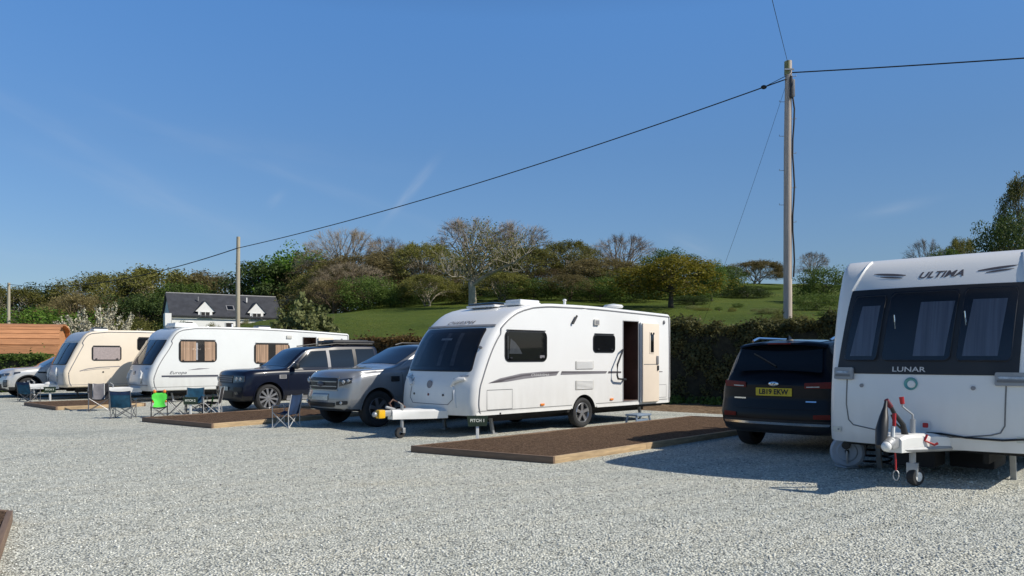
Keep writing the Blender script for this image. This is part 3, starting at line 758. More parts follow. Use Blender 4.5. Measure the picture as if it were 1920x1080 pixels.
Q, t, tips = tree_dome(15, Rw=5.4, base=1.4, n1=11, n2=8, n3=7, nt_=5, stems=2); Q2 = add_sparse(2, tips, 9000, .12, .30); make_proto('sparseB', np.concatenate([Q, Q2]), t, 'leaf_brown', 'bark_brown')
Q, t, tips = tree_dome(16, Rw=5.6, base=1.2, n1=12, n2=8, n3=7, nt_=3, stems=3); Q2 = add_sparse(3, tips, 15000, .13, .32); make_proto('sparseC', np.concatenate([Q, Q2]), t, 'leaf_olive', 'bark')

def at(px, Z): return (px - 960) / F * Z
def plant(key, px, top, wid, Z, label, leafm=None, name='tree', cat='tree', group='trees on the hillside', base_z=None, bark=None, zoff=-.15):
    """a plant that stands on the terrain at distance Z; wid and top give its size"""
    P = PROTO[key]
    if not P['used']: o = P['root']; P['used'] = True
    else: o = copy_tree(P['root'])
    x = at(px, Z); z0 = (terr(x, Z) if base_z is None else base_z) + zoff
    H = CAM_H + (668 - top) / F * Z - z0; Wd = wid / F * Z / 2
    o.name = name; o.location = (x, Z, z0); o.scale = (Wd / P['R'], Wd / P['R'], H / P['H'])
    o.rotation_euler = (0, 0, (px * 1.37 + top) % 6.28)
    tag(o, label, cat, group)
    for ch in o.children:
        if ch.name.startswith('crown') and leafm:
            ch.material_slots[0].link = 'OBJECT'; ch.material_slots[0].material = M[leafm]
        if ch.name.startswith('trunk') and bark:
            ch.material_slots[0].link = 'OBJECT'; ch.material_slots[0].material = M[bark]
    return o
T = [
 # far left
 ('sparseC', 22, 531, 130, 112, 'olive tree at the far left end of the wood, above the short pale pole', 'leaf_olive'),
 ('leafB', 85, 528, 110, 118, 'dark green tree on the skyline right of the short pale pole', 'leaf_dark'),
 ('stems', 128, 536, 90, 120, 'grey brown leafless tree low on the skyline left of the first rounded olive crown', 'twig_grey'),
 ('sparseA', 205, 506, 165, 118, 'rounded olive tree on the skyline straight above the white blossom', 'leaf_olive'),
 ('sparseC', 300, 496, 165, 114, 'broad olive green tree behind the left gable of the white house', 'leaf_olive'),
 ('sparseB', 392, 502, 150, 118, 'bronze tinted tree behind the middle of the slate roof', 'leaf_brown'),
 ('sparseB', 150, 545, 140, 100, 'dark brown thicket tree directly behind the white blossom', 'leaf_brown'),
 ('leafB', 262, 545, 120, 102, 'dark green tree just left of the slate roof', 'leaf_dark'),
 ('sparseC', 345, 525, 120, 108, 'dull green tree peering over the slate ridge left of the tall wooden pole', 'leaf_green'),
 ('leafA', 492, 478, 130, 108, 'dark green rounded tree rising right of the middle pole', 'leaf_dark'),
 ('leafA', 568, 452, 125, 110, 'bright green tree top catching the sun left of the first bare crown', 'leaf_bright'),
 ('leafB', 535, 500, 150, 112, 'deep green tree filling the wood above the right end of the slate roof', 'leaf_dark'),
 ('bareA', 645, 423, 160, 106, 'tall bare tree with pinkish brown twigs on the skyline under the sagging cable', 'twig_brown'),
 ('bareB', 722, 438, 95, 108, 'narrow bare tree right beside the tall pinkish one on the skyline', 'twig_grey'),
 ('sparseB', 615, 480, 130, 106, 'tall brown budding tree in the wood right of the bright green top', 'leaf_brown'),
 ('sparseB', 680, 470, 150, 92, 'wide bronze budding tree below the tall pinkish bare crown', 'leaf_brown'),
 ('stems', 655, 490, 110, 84, 'many stemmed leafless thicket at the field edge left of the lone tree', 'twig_brown'),
 ('sparseA', 745, 462, 130, 98, 'russet olive tree midway between the narrow bare tree and the lone pale trunk', 'leaf_brown'),
 ('sparseA', 795, 452, 130, 94, 'dull olive tree just left of the lone pale trunk', 'leaf_olive'),
 ('bareA', 884, 406, 185, 104, 'large bare grey crown highest on the skyline behind the lone pale trunk', 'twig_grey'),
 ('bareB', 972, 411, 125, 106, 'second large bare grey crown on the skyline, right of the highest one', 'twig_grey'),
 ('sparseC', 990, 462, 130, 96, 'yellow green tree under the two large bare crowns', 'leaf_olive'),
 ('sparseA', 1065, 449, 120, 98, 'olive tree alone on the skyline above the roof of the open-door caravan', 'leaf_olive'),
 ('bareA', 1168, 436, 140, 102, 'bare grey brown tree on the skyline above the caravan satellite dome', 'twig_grey'),
 ('bareB', 1112, 462, 90, 104, 'smaller bare tree tucked left of the grey brown crown above the dome', 'twig_brown'),
 ('sparseC', 1130, 482, 130, 92, 'mixed green and brown tree at the right end of the dense wood', 'leaf_brown'),
 ('leafB', 1248, 463, 110, 92, 'dark green tree peeping out behind the golden green spreading tree', 'leaf_green'),
 ('leafC', 1258, 472, 175, 66, 'golden green spreading tree on a dark trunk in the right hand meadow', 'leaf_gold'),
 ('leafA', 1334, 484, 62, 84, 'small dark green tree right of the golden green spreading tree', 'leaf_green'),
 ('bareB', 1368, 498, 50, 116, 'small thin bare tree on the open skyline left of the rounded brown one', 'twig_grey'),
 ('sparseC', 1418, 487, 110, 118, 'rounded brown olive tree alone on the open skyline left of the big pole', 'leaf_brown'),
 ('bareA', 1524, 470, 62, 112, 'spindly bare tree right of the big pole', 'twig_grey'),
 ('bushA', 1548, 494, 105, 80, 'bushy dark green tree between the big pole and the nearest caravan', 'leaf_green'),
 ('bareA', 1738, 442, 80, 76, 'bare grey tree peeping over the roof of the nearest caravan', 'twig_grey'),
 ('leafA', 1768, 458, 70, 74, 'small green tree over the roof of the nearest caravan', 'leaf_green'),
 ('sparseA', 1802, 441, 70, 77, 'thin olive tree over the roof of the nearest caravan', 'leaf_olive'),
 ('leafB', 1890, 392, 120, 62, 'dense dark tree at the right edge above the nearest caravan', 'leaf_dark'),
 ('sparseA', 1925, 318, 120, 66, 'tallest open tree at the right edge behind the dense dark one', 'leaf_olive'),
]
for a in T: plant(*((a[0], a[1], a[2], a[3] * (1.2 if a[1] < 1230 and not a[0].startswith('bare') else 1)) + a[4:]))
BU = [
 ('bushB', 55, 572, 230, 74, 'wide sunlit green thicket behind the orange timber pod', 'leaf_bright'),
 ('bushA', 240, 590, 110, 62, 'green bush with reddish tips between the blossom and the house', 'leaf_olive'),
 ('bushA', 130, 590, 120, 66, 'dark bush behind the left half of the white blossom', 'leaf_dark'),
 ('sparseB', 620, 520, 120, 80, 'brown budding bush at the left end of the field edge', 'leaf_brown'),
 ('bushB', 690, 514, 125, 79, 'mid green rounded bush at the field edge below the pinkish bare tree', 'leaf_green'),
 ('bushB', 752, 536, 100, 78, 'second mid green bush along the field edge', 'leaf_green'),
 ('sparseC', 802, 512, 110, 77, 'olive bush just left of the lone pale trunk', 'leaf_olive'),
 ('bushB', 855, 530, 90, 80, 'green bush immediately behind the lone pale trunk', 'leaf_olive'),
 ('sparseC', 940, 508, 120, 79, 'olive bush just right of the lone pale trunk', 'leaf_olive'),
 ('bushB', 1000, 520, 120, 78, 'pale green bush above the front of the open-door caravan roof', 'leaf_green'),
 ('sparseB', 1065, 512, 120, 77, 'brown bush above the aerial of the open-door caravan', 'leaf_brown'),
 ('bushB', 1125, 518, 120, 76, 'green bush left of the golden green spreading tree', 'leaf_green'),
 ('bushA', 1185, 505, 120, 78, 'tall dark bush against the golden green spreading tree', 'leaf_dark'),
 ('bushA', 1300, 552, 70, 72, 'low dark bush in the meadow right of the golden green tree', 'leaf_dark'),
 ('bushA', 1400, 536, 90, 92, 'low dark bush on the open skyline', 'leaf_dark'),
 ('bushB', 1530, 548, 90, 60, 'low green bush right of the big pole', 'leaf_green'),
]
for a in BU: plant(*a, name='bush', cat='bush', group='bushes along the field edge')
rdm = random.Random(31)
KIN = [('stems', 'twig_brown', 0), ('sparseB', 'leaf_brown', 0), ('bushA', 'leaf_green', 1), ('sparseC', 'leaf_olive', 1), ('bushB', 'leaf_olive', 1), ('bushA', 'leaf_dark', 1), ('sparseB', 'leaf_brown', 0)]
for i, px in enumerate(range(20, 1360, 44)):
    Zb = (96 if px > 560 else 106) + rdm.uniform(-4, 10); kd = KIN[rdm.randrange(7)]
    top = (585 if px < 300 else 568 if px < 480 else 520 if px < 600 else 500 if px < 1200 else 512) + rdm.uniform(-24, 20)
    plant(kd[0], px + rdm.uniform(-14, 14), top, rdm.uniform(85, 140), Zb, 'green undergrowth bush deep inside the wood behind the field trees' if kd[2] else 'brown leafless undergrowth bush deep inside the wood behind the field trees', kd[1], name='bush', cat='bush', group='green undergrowth in the wood' if kd[2] else 'brown undergrowth in the wood')
for px in range(600, 1300, 46):  # dark bushes added to close sky gaps and stand for the base shadow
    plant(('bushA', 'bushB', 'bushA')[rdm.randrange(3)], px + rdm.uniform(-12, 12), 547 + rdm.uniform(-14, 10) - (8 if px > 900 else 0), rdm.uniform(80, 115), 86 + rdm.uniform(-3, 6), 'low dark bush added for the shadow at the foot of the wood', ('leaf_dark', 'leaf_green', 'leaf_dark')[rdm.randrange(3)], name='bush', cat='bush', group='dark bushes added along the foot of the wood')
for px in range(1215, 1560, 38):
    plant('bushB', px + rdm.uniform(-14, 14), 538 + rdm.uniform(-8, 5), rdm.uniform(40, 80), 112 + rdm.uniform(-8, 10), 'low green scrub bush dotted along the open skyline', ('leaf_dark', 'leaf_olive', 'leaf_green')[rdm.randrange(3)], name='bush', cat='bush', group='scrub dotted along the skyline')
for i in range(16):
    px = rdm.uniform(1270, 1560); Zs = rdm.uniform(36, 72); yb = 668 - (terr(at(px, Zs), Zs) - CAM_H) * F / Zs
    plant('bushB', px, yb - rdm.uniform(5, 13) * 50 / Zs, rdm.uniform(18, 50) * 50 / Zs, Zs, 'small low clump of rough growth in the right hand meadow', ('leaf_pale', 'leaf_olive', 'leaf_green')[i % 3], name='shrub', cat='shrub', group='rough clumps in the right hand meadow')
for px, lab in ((345, 'leafy shrub against the left end of the white house wall'), (398, 'leafy shrub under the left dormer of the white house'), (462, 'leafy shrub left of the right dormer of the white house'), (500, 'leafy shrub under the right dormer of the white house')):
    plant('bushB', px, 600 + (px % 7) - 3, 34, 86 + (px - 345) * .03, lab, 'leaf_green' if px % 2 else 'leaf_olive', name='shrub', cat='shrub', group='shrubs along the house wall', zoff=-.1)
# small plants in the meadow
for (px, top, wd, Z, lab) in [(1470, 574, 60, 30, 'tuft of yellow green growth at the foot of the big pole'), (1500, 588, 50, 27.5, 'low green growth on the bank right of the big pole')]:
    plant('bushB', px, top, wd, Z, lab, 'leaf_pale' if px < 1400 else 'leaf_olive', name='shrub', cat='shrub', group='scrub growing in the meadow')

# the lone tree with the pale trunk at the top of the field
def lone_tree():
    Z = 70; x = at(886, Z); z0 = terr(x, Z) - .2; k = Z / F
    root = empty('tree', (x, Z, z0)); tag(root, 'lone field tree with a pale forked trunk and thin olive crown', 'tree', 'trees on the hillside')
    def p(px, py, dy=0): return Vector(((px - 886) * k, dy, CAM_H + (668 - py) * k - z0))
    t = MB()
    t.tube([Vector((0, 0, -.2)), p(886, 560), p(885, 540), p(884, 528)], [.46, .36, .32, .30], 9)
    limbs = [([(884, 530), (900, 508), (925, 488), (948, 472), (962, 460)], .25, .3), ([(886, 536), (905, 522), (935, 508), (965, 496), (990, 480)], .22, -.4),
             ([(884, 530), (876, 512), (862, 505), (845, 503), (834, 496)], .17, .4), ([(884, 530), (882, 505), (886, 480), (880, 458)], .17, -.2),
             ([(884, 530), (868, 520), (850, 522), (838, 516)], .10, -.6), ([(900, 508), (905, 485), (915, 462), (912, 450)], .11, .6), ([(935, 508), (960, 510), (985, 506)], .08, .2)]
    tips = []; rd = random.Random(4)
    for pts, r, dy in limbs:
        P = [p(a, b_, dy * i * 1.2) for i, (a, b_) in enumerate(pts)]
        t.tube(P, [r * (1 - .75 * i / (len(P) - 1)) for i in range(len(P))], 6, cap=False)
        for i in range(1, len(P)):
            for q in range(7):
                a = P[i - 1].lerp(P[i], rd.random()); d = Vector((rd.uniform(-1, 1), rd.uniform(-1, 1), rd.uniform(0, 1.3))).normalized()
                l = rd.uniform(.8, 1.9); m = a + d * l * .5 + Vector((0, 0, .1)); e = a + d * l + Vector((0, 0, .25))
                t.tube([a, m, e], [.045, .03, .014], 4, cap=False); tips += [np.array(m), np.array(e)]
                for w_ in range(3):
                    d2 = (d + Vector((rd.uniform(-1, 1), rd.uniform(-1, 1), rd.uniform(-.3, 1)))).normalized(); f = e + d2 * rd.uniform(.4, .9)
                    t.tube([e, f], [.014, .008], 3, cap=False); tips.append(np.array(f))
    t.build('trunk', M['bark'], root, angle=180, fix=False)
    rg = np.random.default_rng(6); Tn = np.array(tips); top = Tn[Tn[:, 2] > 3.0]
    i = rg.integers(0, len(top), 3200); C = top[i] + rg.normal(size=(3200, 3)) * np.array([.42, .42, .3])
    quads_np('crown', leaf_quads(C, rg.normal(size=(3200, 3)) + np.array([0, 0, .5]), .095 * np.ones(3200), rg), M['leaf_olive'], root)
lone_tree()

def wand_shrub(name, label, px, base, Z, hgt, wid, n, leafm, seed, size, cat, per=60, z0=0.0):
    """upright wands set with blossom or young leaves"""
    rd = random.Random(seed); rg = np.random.default_rng(seed); root = empty(name, (at(px, Z), Z, z0)); tag(root, label, cat)
    t = MB(); C = []
    t.tube([(0, 0, -.2), (.05, 0, hgt * .25)], [.12, .09], 6)
    for i in range(n):
        a = rd.random() * 6.28; rr = math.sqrt(rd.random()) * wid / 2; h = hgt * (rd.uniform(.72, 1.0)) * (1 - .45 * (rr / (wid / 2)) ** 2)
        p0 = Vector((0, 0, hgt * .15)); mid = Vector((math.cos(a) * rr * .55, math.sin(a) * rr * .55, h * .5)); e = Vector((math.cos(a) * rr * 1.1, math.sin(a) * rr * 1.1, h))
        t.tube([p0, mid, e], [.045, .03, .01], 5, cap=False)
        for j in range(3):
            f = rd.uniform(.35, .9); q = mid.lerp(e, f); e2 = q + Vector((rd.uniform(-.5, .5), rd.uniform(-.5, .5), rd.uniform(.2, .6))) * hgt * .14
            t.tube([q, e2], [.016, .006], 3, cap=False)
            for s_ in np.linspace(0, 1, per // 5): C.append(np.array(q.lerp(e2, s_)))
        for s_ in np.linspace(.12, 1, per): C.append(np.array(mid.lerp(e, s_)) if s_ > .3 else np.array(p0.lerp(mid, s_ / .3)))
    t.build('trunk', M['bark_dark'], root, angle=180, fix=False)
    C = np.array(C); C = C[C[:, 2] > hgt * .18]; C += rg.normal(size=C.shape) * size * .75
    quads_np('crown', leaf_quads(C, rg.normal(size=C.shape), size * np.ones(len(C)), rg, .8), M[leafm], root)
wand_shrub('blossom_tree', 'white blossoming tree with upright wands behind the cream caravan', 190, 640, 45, 5.2, 5.0, 58, 'blossom', 21, .048, 'tree', 70)
wand_shrub('young_tree', 'pale green young tree right of the white house', 570, 640, 44, 5.2, 3.9, 100, 'leaf_pale', 22, .105, 'tree', 60)

# ------------------------------------------------------------------ hedges
def hedge(name, label, p0, p1, depth, h, n, leafm, seed, size=.07, rough=.10, hfun=None):
    d = Vector((p1[0] - p0[0], p1[1] - p0[1])); ln = d.length; ang = math.atan2(d.y, d.x)
    root = empty(name, (p0[0], p0[1], 0), ang); tag(root, label, 'hedge', 'clipped hedges round the site')
    rg = np.random.default_rng(seed); hf = hfun or (lambda u: h)
    def wob(u, v): return rough * (np.sin(u * 2.1 + v * 3.3 + seed) + .7 * np.sin(u * 5.3 - v * 4.1) + .5 * np.sin(u * 11 + v * 9))
    b = MB(); nu = int(ln / .5) + 2; rows = []
    for i in range(nu):
        u = ln * i / (nu - 1); H = hf(u) - .16
        rows.append([(u, .22, -.1), (u, .18, H * .5), (u, .2, H - .12), (u, .35, H), (u, depth - .35, H), (u, depth - .2, H - .15), (u, depth - .2, -.1)])
    b.grid(rows)
    m = len(rows[0]); b.add(rows[0], [tuple(range(m))]); b.add(rows[-1], [tuple(range(m))[::-1]])
    b.build('stems', M['hedge_core'], root, angle=20)
    Hm = h; nf = int(n * Hm / (Hm + depth)); nt_ = n - nf
    u = rg.random(nf) * ln; v = rg.random(nf) ** .9; H = np.array([hf(a) for a in u])
    y = .10 + wob(u, v * H) * .6 + rg.random(nf) * .22
    A = np.stack([u, y, .02 + v * H * .99], 1); NA = np.stack([rg.normal(size=nf) * .7, -1 + rg.normal(size=nf) * .6, .35 + rg.normal(size=nf) * .6], 1)
    u = rg.random(nt_) * ln; y = rg.random(nt_) * depth; H = np.array([hf(a) for a in u])
    B = np.stack([u, y, H - .10 + wob(u, y) * .7 + rg.normal(size=nt_) * .08 + (rg.random(nt_) > .985) * rg.random(nt_) * .4], 1); NB = np.stack([rg.normal(size=nt_) * .7, rg.normal(size=nt_) * .7, np.ones(nt_)], 1)
    ne = int(n * .06); E_ = []
    for ue in (0, ln):
        E_.append(np.stack([ue + (rg.random(ne) - .5) * .2, rg.random(ne) * depth, rg.random(ne) * hf(ue)], 1))
    E_ = np.concatenate(E_); NE = rg.normal(size=E_.shape) + np.array([0, 0, .3])
    P = np.concatenate([A, B, E_]); NN = np.concatenate([NA, NB, NE])
    quads_np('foliage', leaf_quads(P, NN, size * np.ones(len(P)), rg, .7), M[leafm], root)
    return root
def hpt(u, d=0.0): return (HP.x + HD.x * u + HN.x * d, HP.y + HD.y * u + HN.y * d)
hedge('clipped_hedge', 'tall dark clipped hedge between the open-door caravan and the black car', hpt(-4.5), hpt(14), 1.5, 2.62, 62000, 'hedge_leaf', 3, .05, rough=.16, hfun=lambda u: 2.62 + .13 * math.sin(u * .8) + .09 * math.sin(u * 2.1 + 1) + .05 * math.sin(u * 5.3))
hedge('clipped_hedge', 'dry golden brown hedge along the foot of the green field', hpt(-24), hpt(-4.6), 1.3, 2.35, 18000, 'hedge_dry', 4, .075, hfun=lambda u: 2.30 + .08 * math.sin(u * .9))
hedge('clipped_hedge', 'low dark green hedge in front of the orange timber pod', (-36, 32.4), (-20.2, 33.2), 1.0, 1.60, 12000, 'leaf_green', 5, .06, rough=.05, hfun=lambda u: 1.62)
# ivy and weeds at the hedge foot
def weeds():
    rg = np.random.default_rng(8); n = 5000; u = rg.random(n) * 15 - 3; d = -.15 - rg.random(n) ** 2 * .5
    u = u + .5 * np.sin(u * 5)
    X = HP.x + HD.x * u + HN.x * d; Y = HP.y + HD.y * u + HN.y * d; Z = .03 + rg.random(n) ** 2 * .35 * np.exp(d * 2.5)
    o = quads_np('undergrowth', leaf_quads(np.stack([X, Y, Z], 1), rg.normal(size=(n, 3)) + np.array([0, -.4, .6]), .05 * np.ones(n), rg, .7), M['leaf_green'])
    tag(o, 'ivy and weeds growing along the foot of the tall dark hedge', 'weeds', kind='stuff')
weeds()

# ------------------------------------------------------------------ house, pod, poles, cables
def house():
    Z = 92; x0 = at(322, Z); ln = 12.9; dp = 6.5; eav = 6.55; rid = 9.2; zb = 3.0
    root = empty('house', (x0, Z, 0), math.atan2(math.cos(R(58)), math.sin(R(58)))); tag(root, 'white rendered house with a dark slate roof and two gabled dormers', 'house')
    b = MB(); b.box((ln / 2, dp / 2, (zb + eav) / 2), (ln, dp, eav - zb))
    b.add([(0, 0, eav), (0, dp, eav), (0, dp / 2, rid - .08), (ln, 0, eav), (ln, dp, eav), (ln, dp / 2, rid - .08)], [(0, 1, 2), (3, 5, 4)])
    b.build('wall', M['render'], root)
    b = MB(); ov = .22; t_ = .12; sl_ = (rid - eav) / (dp / 2)
    for sgn in (0, 1):
        def q(x, y, z): return (x, y if sgn == 0 else dp - y, z)
        lo = eav - sl_ * ov; v = [q(-.25, -ov, lo), q(ln + .25, -ov, lo), q(ln + .25, dp / 2, rid), q(-.25, dp / 2, rid)]
        b.add(v + [(a, c, z + t_) for a, c, z in v], [(0, 1, 2, 3), (4, 5, 6, 7), (0, 1, 5, 4), (1, 2, 6, 5), (2, 3, 7, 6), (3, 0, 4, 7)])
    rf = b.build('roof', M['slate'], root)
    b = MB(); b.tube([(-.2, dp / 2, rid + .12), (ln + .2, dp / 2, rid + .12)], .11, 6); b.build('ridge', M['trim_grey'], rf)
    b = MB(); b.box((3.3, 1.9, rid - .55), (.12, .12, .5)); b.build('vent_pipe', M['trim_grey'], rf)
    b = MB(); b.box((9.1, 1.9, rid - .5), (.14, .14, .6)); b.build('vent_pipe', M['white_paint'], rf)
    b = MB(); b.box((-.1, -.28, 5.6), (.12, .12, 1.9)); b.build('downpipe', M['black'], root)
    b = MB(); b.box((-.45, .2, 5.9), (.7, 1.4, 1.5)); b.build('porch', M['render'], root)
    b = MB(); b.box((ln / 2, -ov - .05, eav - .27), (ln + .5, .10, .11)); b.build('gutter', M['black'], root)
    for cx in (3.75, 9.85):
        b = MB(); w2 = 1.12; zt0 = eav + .40; zap = eav + 1.68; y0 = -.12
        b.add([(cx - w2 * .72, y0, eav - .5), (cx + w2 * .72, y0, eav - .5), (cx + w2 * .72, y0, zt0), (cx + w2, y0, zt0 + .02), (cx, y0, zap), (cx - w2, y0, zt0 + .02), (cx - w2 * .72, y0, zt0),
               ], [(0, 1, 2, 6), (6, 2, 3, 4, 5)])
        for sx_ in (-1, 1):
            b.add([(cx + sx_ * w2 * .72, y0, eav - .5), (cx + sx_ * w2 * .72, y0, zt0), (cx + sx_ * w2 * .72, 2, zt0), (cx + sx_ * w2 * .72, 2, eav - .5)], [(0, 1, 2, 3)])
        d = b.build('dormer', M['render'], root, fix=False)
        b = MB()
        for sx_ in (-1, 1):
            lo = (cx + sx_ * (w2 + .10), zt0 - .06); v = [(lo[0], y0 - .08, lo[1]), (cx, y0 - .08, zap + .03), (cx, 2.3, zap + .03), (lo[0], 2.3, lo[1])]
            b.add(v + [(a, c, z + .06) for a, c, z in v], [(0, 1, 2, 3), (4, 5, 6, 7), (0, 1, 5, 4), (1, 2, 6, 5), (2, 3, 7, 6), (3, 0, 4, 7)])
        b.build('dormer_roof', M['slate'], d)
        b = MB(); b.box((cx, y0 - .03, eav + .05), (1.0, .05, .62)); b.build('window', M['back'], d)
        b = MB()
        for dx in (-.52, 0, .52): b.box((cx + dx, y0 - .05, eav + .05), (.06, .06, .68))
        for dz in (-.33, .33): b.box((cx, y0 - .055, eav + .05 + dz), (1.1, .06, .06))
        b.build('window_frame', M['white_paint'], d)
    rot = Matrix.Rotation(math.atan(sl_), 3, 'X')
    b = MB(); b.box((6.9, 1.05, eav + 1.05 * sl_ + .16), (.95, 1.0, .08), rot); b.build('skylight', M['trim_grey'], rf)
    b = MB(); b.box((6.9, 1.03, eav + 1.03 * sl_ + .215), (.7, .76, .04), rot); b.build('skylight_pane', M['dark_glass'], rf)
    for cx in (1.9, 6.6, 8.0, 11.6):
        b = MB(); b.box((cx, -.03, eav - 1.35), (1.0, .08, 1.1)); f = b.build('window', M['white_paint'], root)
        b = MB(); b.box((cx, -.06, eav - 1.35), (.82, .06, .92)); b.build('pane', M['back'], f)
house()
def pod():
    root = empty('timber_pod', (-27.4, 38.6, 0), R(20)); tag(root, 'orange timber barrel pod with curved roof behind the low dark hedge', 'pod')
    ln = 9.0; rx = 1.7; hz = 3.15
    def prof(a): # squashed barrel
        c, s = math.cos(a), math.sin(a); return (rx * math.copysign(abs(c) ** .75, c), hz / 2 * math.copysign(abs(s) ** .75, s) + hz / 2 + .05)
    b = MB(); n = 30
    for i in range(n):
        a0 = 2 * math.pi * (i + .05) / n; a1 = 2 * math.pi * (i + .95) / n
        p0, p1 = prof(a0), prof(a1); k = .95; cz = hz / 2
        def inn(p): return (p[0] * k, cz + (p[1] - cz) * k)
        q0, q1 = inn(p0), inn(p1); jit = random.uniform(-.04, .04)
        vs = [(x, p[0], p[1]) for x in (-ln / 2 + jit, ln / 2 + jit) for p in (p0, p1, q1, q0)]
        b.add(vs, [(0, 1, 2, 3), (4, 5, 6, 7), (0, 1, 5, 4), (1, 2, 6, 5), (2, 3, 7, 6), (3, 0, 4, 7)])
    b.build('barrel_boards', M['cedar'], root, smooth=False)
    P = [prof(2 * math.pi * i / 40) for i in range(40)]
    for x in (-ln / 2 + .25, ln / 2 - .25):
        b = MB(); b.add([(x, p[0] * .97, (p[1] - hz / 2) * .97 + hz / 2) for p in P], [tuple(range(40))])
        b.build('end_panel', M['cedar'], root, smooth=False)
    b = MB()
    for x in (-3.5, 0, 3.5): b.box((x, 0, .05), (.2, 2.2, .22))
    b.build('bearer', M['timber_dark'], root)
pod()

def pole(label, x, y, z0, h, r0, r1, m, fittings=False):
    root = empty('utility_pole', (x, y, z0)); tag(root, label, 'pole', 'wooden utility poles')
    b = MB(); b.tube([(0, 0, -.5), (0, 0, h * .3), (0, 0, h * .7), (.03, 0, h)], [r0, r0 * .95, (r0 + r1) / 2, r1], 14); b.build('post', M[m], root, angle=60)
    if fittings:
        b = MB(); b.tube([(0, 0, h - .5), (0, 0, h - .02), ], [r1 * 1.06, r1 * 1.04], 14); b.build('lichened_top', M['lichen'], root)
        b = MB(); b.box((.17, -.06, h - 1.0), (.10, .14, .62), bev=.02); b.build('junction_box', M['trim_grey'], root)
        b = MB(); b.box((.06, -.18, h - 1.0), (.09, .09, .8), bev=.02); b.build('cable_block', M['black'], root)
        b = MB(); pts = [(.12, -.12, h - 1.2)] + [(.17 + .035 * math.sin(k * 1.3), -.10, h - 1.2 - k * .55) for k in range(1, 13)]
        b.tube(pts, .030, 6); b.build('down_cable', M['cable'], root)
        for k in range(9):
            z = h - .55 - k * .62 - (.3 if k else 0); sx_ = -1 if k % 2 else 1
            b = MB(); b.tube([(sx_ * .1, 0, z), (sx_ * .30, 0, z), (sx_ * .30, 0, z + .05)], .012, 5); b.build('step_bolt', M['steel'], root)
        b = MB(); b.box((0, -r1 * 1.25, h - .35), (.34, .05, .05)); b.build('bracket', M['steel'], root)
    return root
M['lichen'] = mat('lichen_wood', (.24, .25, .13), .9, var=.35, scale=9)
px_, py_, pz_ = at(1477, 27.9), 27.9, terr(at(1477, 27.9), 27.9)
pole('tall near utility pole with step bolts behind the dark hedge', px_, py_, pz_ - .3, 12.2 - pz_ + .3, .155, .115, 'pole', True)
mx_, my_ = at(446, 45), 45.0
pole('middle utility pole in front of the white house', mx_, my_, terr(mx_, my_) - .1, 8.5 - terr(mx_, my_) + .1, .135, .105, 'pole_pale')
b = MB(); b.tube([(mx_ + .24, my_ - .1, 3.6), (mx_ + .24, my_ - .1, 7.0)], .03, 5)
lx_, ly_ = at(16, 70), 70.0
pole('short pale utility pole above the orange timber pod', lx_, ly_, 0, 8.2, .16, .12, 'pole_pale')

def cable(label, a, b_, sag, r, n=40, extra=None, name='overhead_cable', stop=1.0):
    a = Vector(a); b_ = Vector(b_); o = tag(empty(name, a), label, 'cable', 'overhead cables')
    pts = []
    for i in range(n + 1):
        t = stop * i / n; p = a.lerp(b_, t); p.z -= 4 * sag * t * (1 - t); pts.append(p - a)
    m = MB(); m.tube(pts, r, 6); m.build('wire', M['cable'], o, angle=180)
    return o, pts
topz = 12.2
A_ = (px_ - .08, py_ - .1, CAM_H + (668 - 150) / F * 27.9)
B_ = (mx_, my_ - .12, CAM_H + (668 - 466) / F * 45)
o, pts = cable('thick cable sagging from the tall near pole to the middle pole', A_, B_, .42, .021, 50)
k = pts[2]; m = MB(); m.ell(pts[1].lerp(pts[2], .3), (.11, .08, .075), 10, 8); m.build('splice', M['cable'], o)
m = MB(); m.tube([Vector((0, 0, .12)), Vector(pts[1]) * .55 + Vector((0, 0, .07)), pts[1].lerp(pts[2], .3)], .012, 5); m.build('tail_wire', M['cable'], o)
cable('cable running on from the middle pole to the short pale pole', (mx_, my_ - .12, B_[2]), (lx_, ly_, CAM_H + (668 - 533) / F * 70), .95, .026, 30)
cable('thick cable leaving the tall near pole to the right edge', (px_ + .12, py_ - .1, CAM_H + (668 - 138) / F * 27.9), (27.8, 16.4, 9.25), .12, .022)
cable('thin drop wire rising from the top of the tall near pole', (px_, py_, topz - .05), (px_ - 3.15 * 4, py_ - 7.8 * 4, topz - 1.42 * 4), .1, .008, 20)
cable('thin slack stay wire falling left from the tall near pole', (px_ - .1, py_, CAM_H + (668 - 165) / F * 27.9), (at(1301, 34), 34, terr(at(1301, 34), 34)), .25, .006, 20)
# pale stones in the meadow
rd = random.Random(12)
for i, (px, Z, lab) in enumerate([(1392, 100, 'grey boulder on the skyline under the rounded brown tree'), (1424, 104, 'flat pale boulder right of the grey boulder on the skyline')]):
    x = at(px, Z); b = MB(); b.ell((0, 0, .05), (.40 + .2 * rd.random(), .3, .17), 9, 6)
    b.v = [(v[0] * (1 + .2 * rd.uniform(-1, 1)), v[1] * (1 + .2 * rd.uniform(-1, 1)), v[2] * (1 + .2 * rd.uniform(-1, 1))) for v in b.v]
    o = b.build('boulder', M['stone']); o.location = (x, Z, terr(x, Z)); tag(o, lab, 'rock', 'boulders in the meadow')
